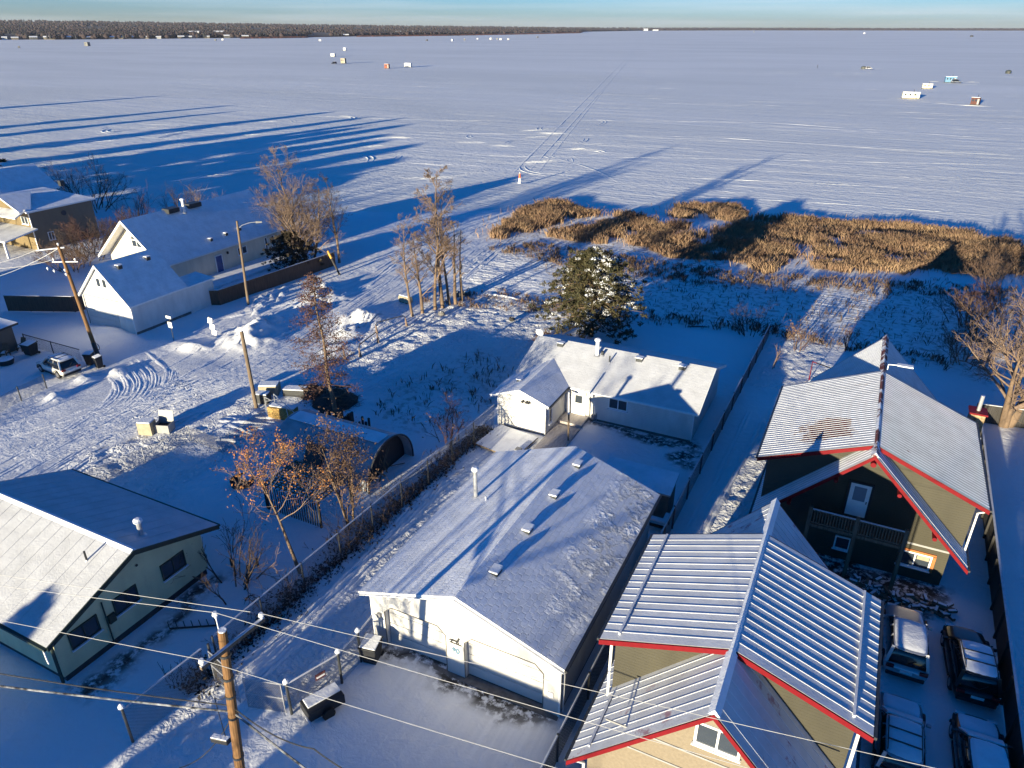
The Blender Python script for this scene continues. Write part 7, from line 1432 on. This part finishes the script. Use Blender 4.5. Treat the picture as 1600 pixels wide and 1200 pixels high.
# reddish reed fringe along the far point
def far_reeds():
    rg = np.random.RandomState(5); c = rg.uniform(380, 910, 5200); d = np.interp(c, cols, D0) * (.985 - .05 * rg.rand(5200) * ((c < 480) | (c > 560))); u = np.array([ground_dir(a) for a in c]); h = 2.2 + 2 * rg.rand(5200); w_ = 3 + 6 * rg.rand(5200); P = np.stack([u[:, 0] * d, u[:, 1] * d, np.full(5200, LAKE_Z)], 1); s_ = np.stack([-u[:, 1], u[:, 0], 0 * c], 1) * w_[:, None]; q = np.stack([u[:, 0], u[:, 1], 0 * c], 1) * 3; top = P + np.stack([0 * h, 0 * h, h], 1)
    V = np.stack([P - s_ - q, P + s_ - q, P + s_ + q, P - s_ + q, top], 1).reshape(-1, 3); b = np.arange(5200)[:, None] * 5; F_ = np.concatenate([b + np.array([[0, 1, 4]]), b + np.array([[1, 2, 4]]), b + np.array([[2, 3, 4]]), b + np.array([[3, 0, 4]])])
    tag(mesh_np('far_reeds', V, [F_], simple('far_reed', (.20, .075, .05), .95, .2, .02)), kind='stuff')
far_reeds()
# ================================================================== NEIGHBOURS BEHIND AND BESIDE THE CAMERA (their shadows fall into the view)
def neighbour(label, x0, x1, y0, y1, he, hr, axis='x', col='cream_siding'):
    t = thing('house', label, 'house', ((x0 + x1) / 2, (y0 + y1) / 2, 0)); gwalls(t, x0 + .5, x1 - .5, y0 + .5, y1 - .5, he - .1, hr - .3, axis, M[col]); groof(t, x0, x1, y0, y1, he, hr, axis, [M['shingle_x'], M['white_trim']], .18)
    window(t, ((x0 + x1) / 2, y1 - .5, 1.6), (1, 0, 0), (0, 1, 0), 1.6, 1.1); window(t, (x0 + 3, y0 + .5, 1.6), (1, 0, 0), (0, -1, 0), 1.6, 1.1); door(t, ((x0 + x1) / 2 - 3, y1 - .5, 1.2), (1, 0, 0), (0, 1, 0), .95, 2.1, M['white_trim']); pipe(t, (x0 + 4, (y0 + y1) / 2 + .6, hr - .2), .9)
neighbour('cream house across the street from the long garage, behind the camera', -22.3, -9.5, -24, -14, 3.2, 5.78)
neighbour('grey house across the street from the green bungalow, behind the camera', -50, -29.4, -30, -19, 3.4, 6.6, col='grey_siding')
neighbour('brown house across the street outside the view on the left', -104, -66.8, 0, 10, 3.4, 6.4, col='brown_siding')
neighbour('white house across the street from the near cabin, behind the camera', -1.8, 13, -14, -4, 3.2, 6.4, col='white_siding')
for k, (x, y, h, r_) in enumerate(((-35.5, -19.5, 8.0, 2.2), (-24.5, -9, 7.0, 1.6), (4, -12, 9, 2.4))): evergreen('spruce_tree', 'spruce tree across the street, behind the camera', x, y, h, r_, 200 + k, n=70, snow=.3, per=26, size=.3, top=.3, group='spruces behind the camera')
for k, (x, y, h) in enumerate(((-20.5, -9, 9.5), (-15.5, -34, 14), (-26, -26, 13), (1.5, -20, 9))): bare_tree('street_tree', 'bare street tree behind the camera', x, y, h, .2, 220 + k, 'bare trees behind the camera', nb=12, clear=.3)
proto = evergreen('spruce_tree', 'tall spruce on the left shore outside the view', -172, 76, 17, 3.4, 240, n=110, snow=.2, per=24, top=.3, size=.55, group='spruces on the left shore')
for k, (x, y, s_, w_) in enumerate(((-160, 62, 1.0, 1.7), (-150, 56, .88, 1.9), (-165, 84, .75, 1.9), (-142, 50, .85, 2.0), (-131, 40, .9, 2.1), (-186, 66, 1.05, 1.5), (-208, 82, 1.0, 1.5), (-242, 66, 1.0, 1.2), (-262, 72, 1.08, 1.3), (-325, 96, 1.05, 1.2), (-119, 36, .78, 2.2))):
    o = copy_tree(proto); o.location = (x, y, 0); o.scale = (w_, w_, s_); o.rotation_euler.z = k * 1.3
for k, (x, y, h) in enumerate(((-137, 47, 11), (-122, 44, 9.5), (-112, 38, 10), (22, 66, 10), (26, 58, 12), (19, 50, 9), (24, 78, 10))): bare_tree('shore_tree', 'bare tree at the edge outside the view', x, y, h, .22, 260 + k, 'bare trees outside the view', nb=13, clear=.25, spread=.9)

# ================================================================== AIR: thin winter haze round the whole place
m, n, l, pb = nodes('winter_haze'); n.remove(pb); pv = n.new('ShaderNodeVolumePrincipled'); pv.inputs['Color'].default_value = (.86, .90, 1, 1); pv.inputs['Density'].default_value = 2.6e-5; pv.inputs['Anisotropy'].default_value = 0.2
l.new(pv.outputs[0], n['Material Output'].inputs['Volume'])
o = MB().box(-14000, 9000, -600, 14500, -3, 125).build('haze', m, None); tag(o, kind='stuff')
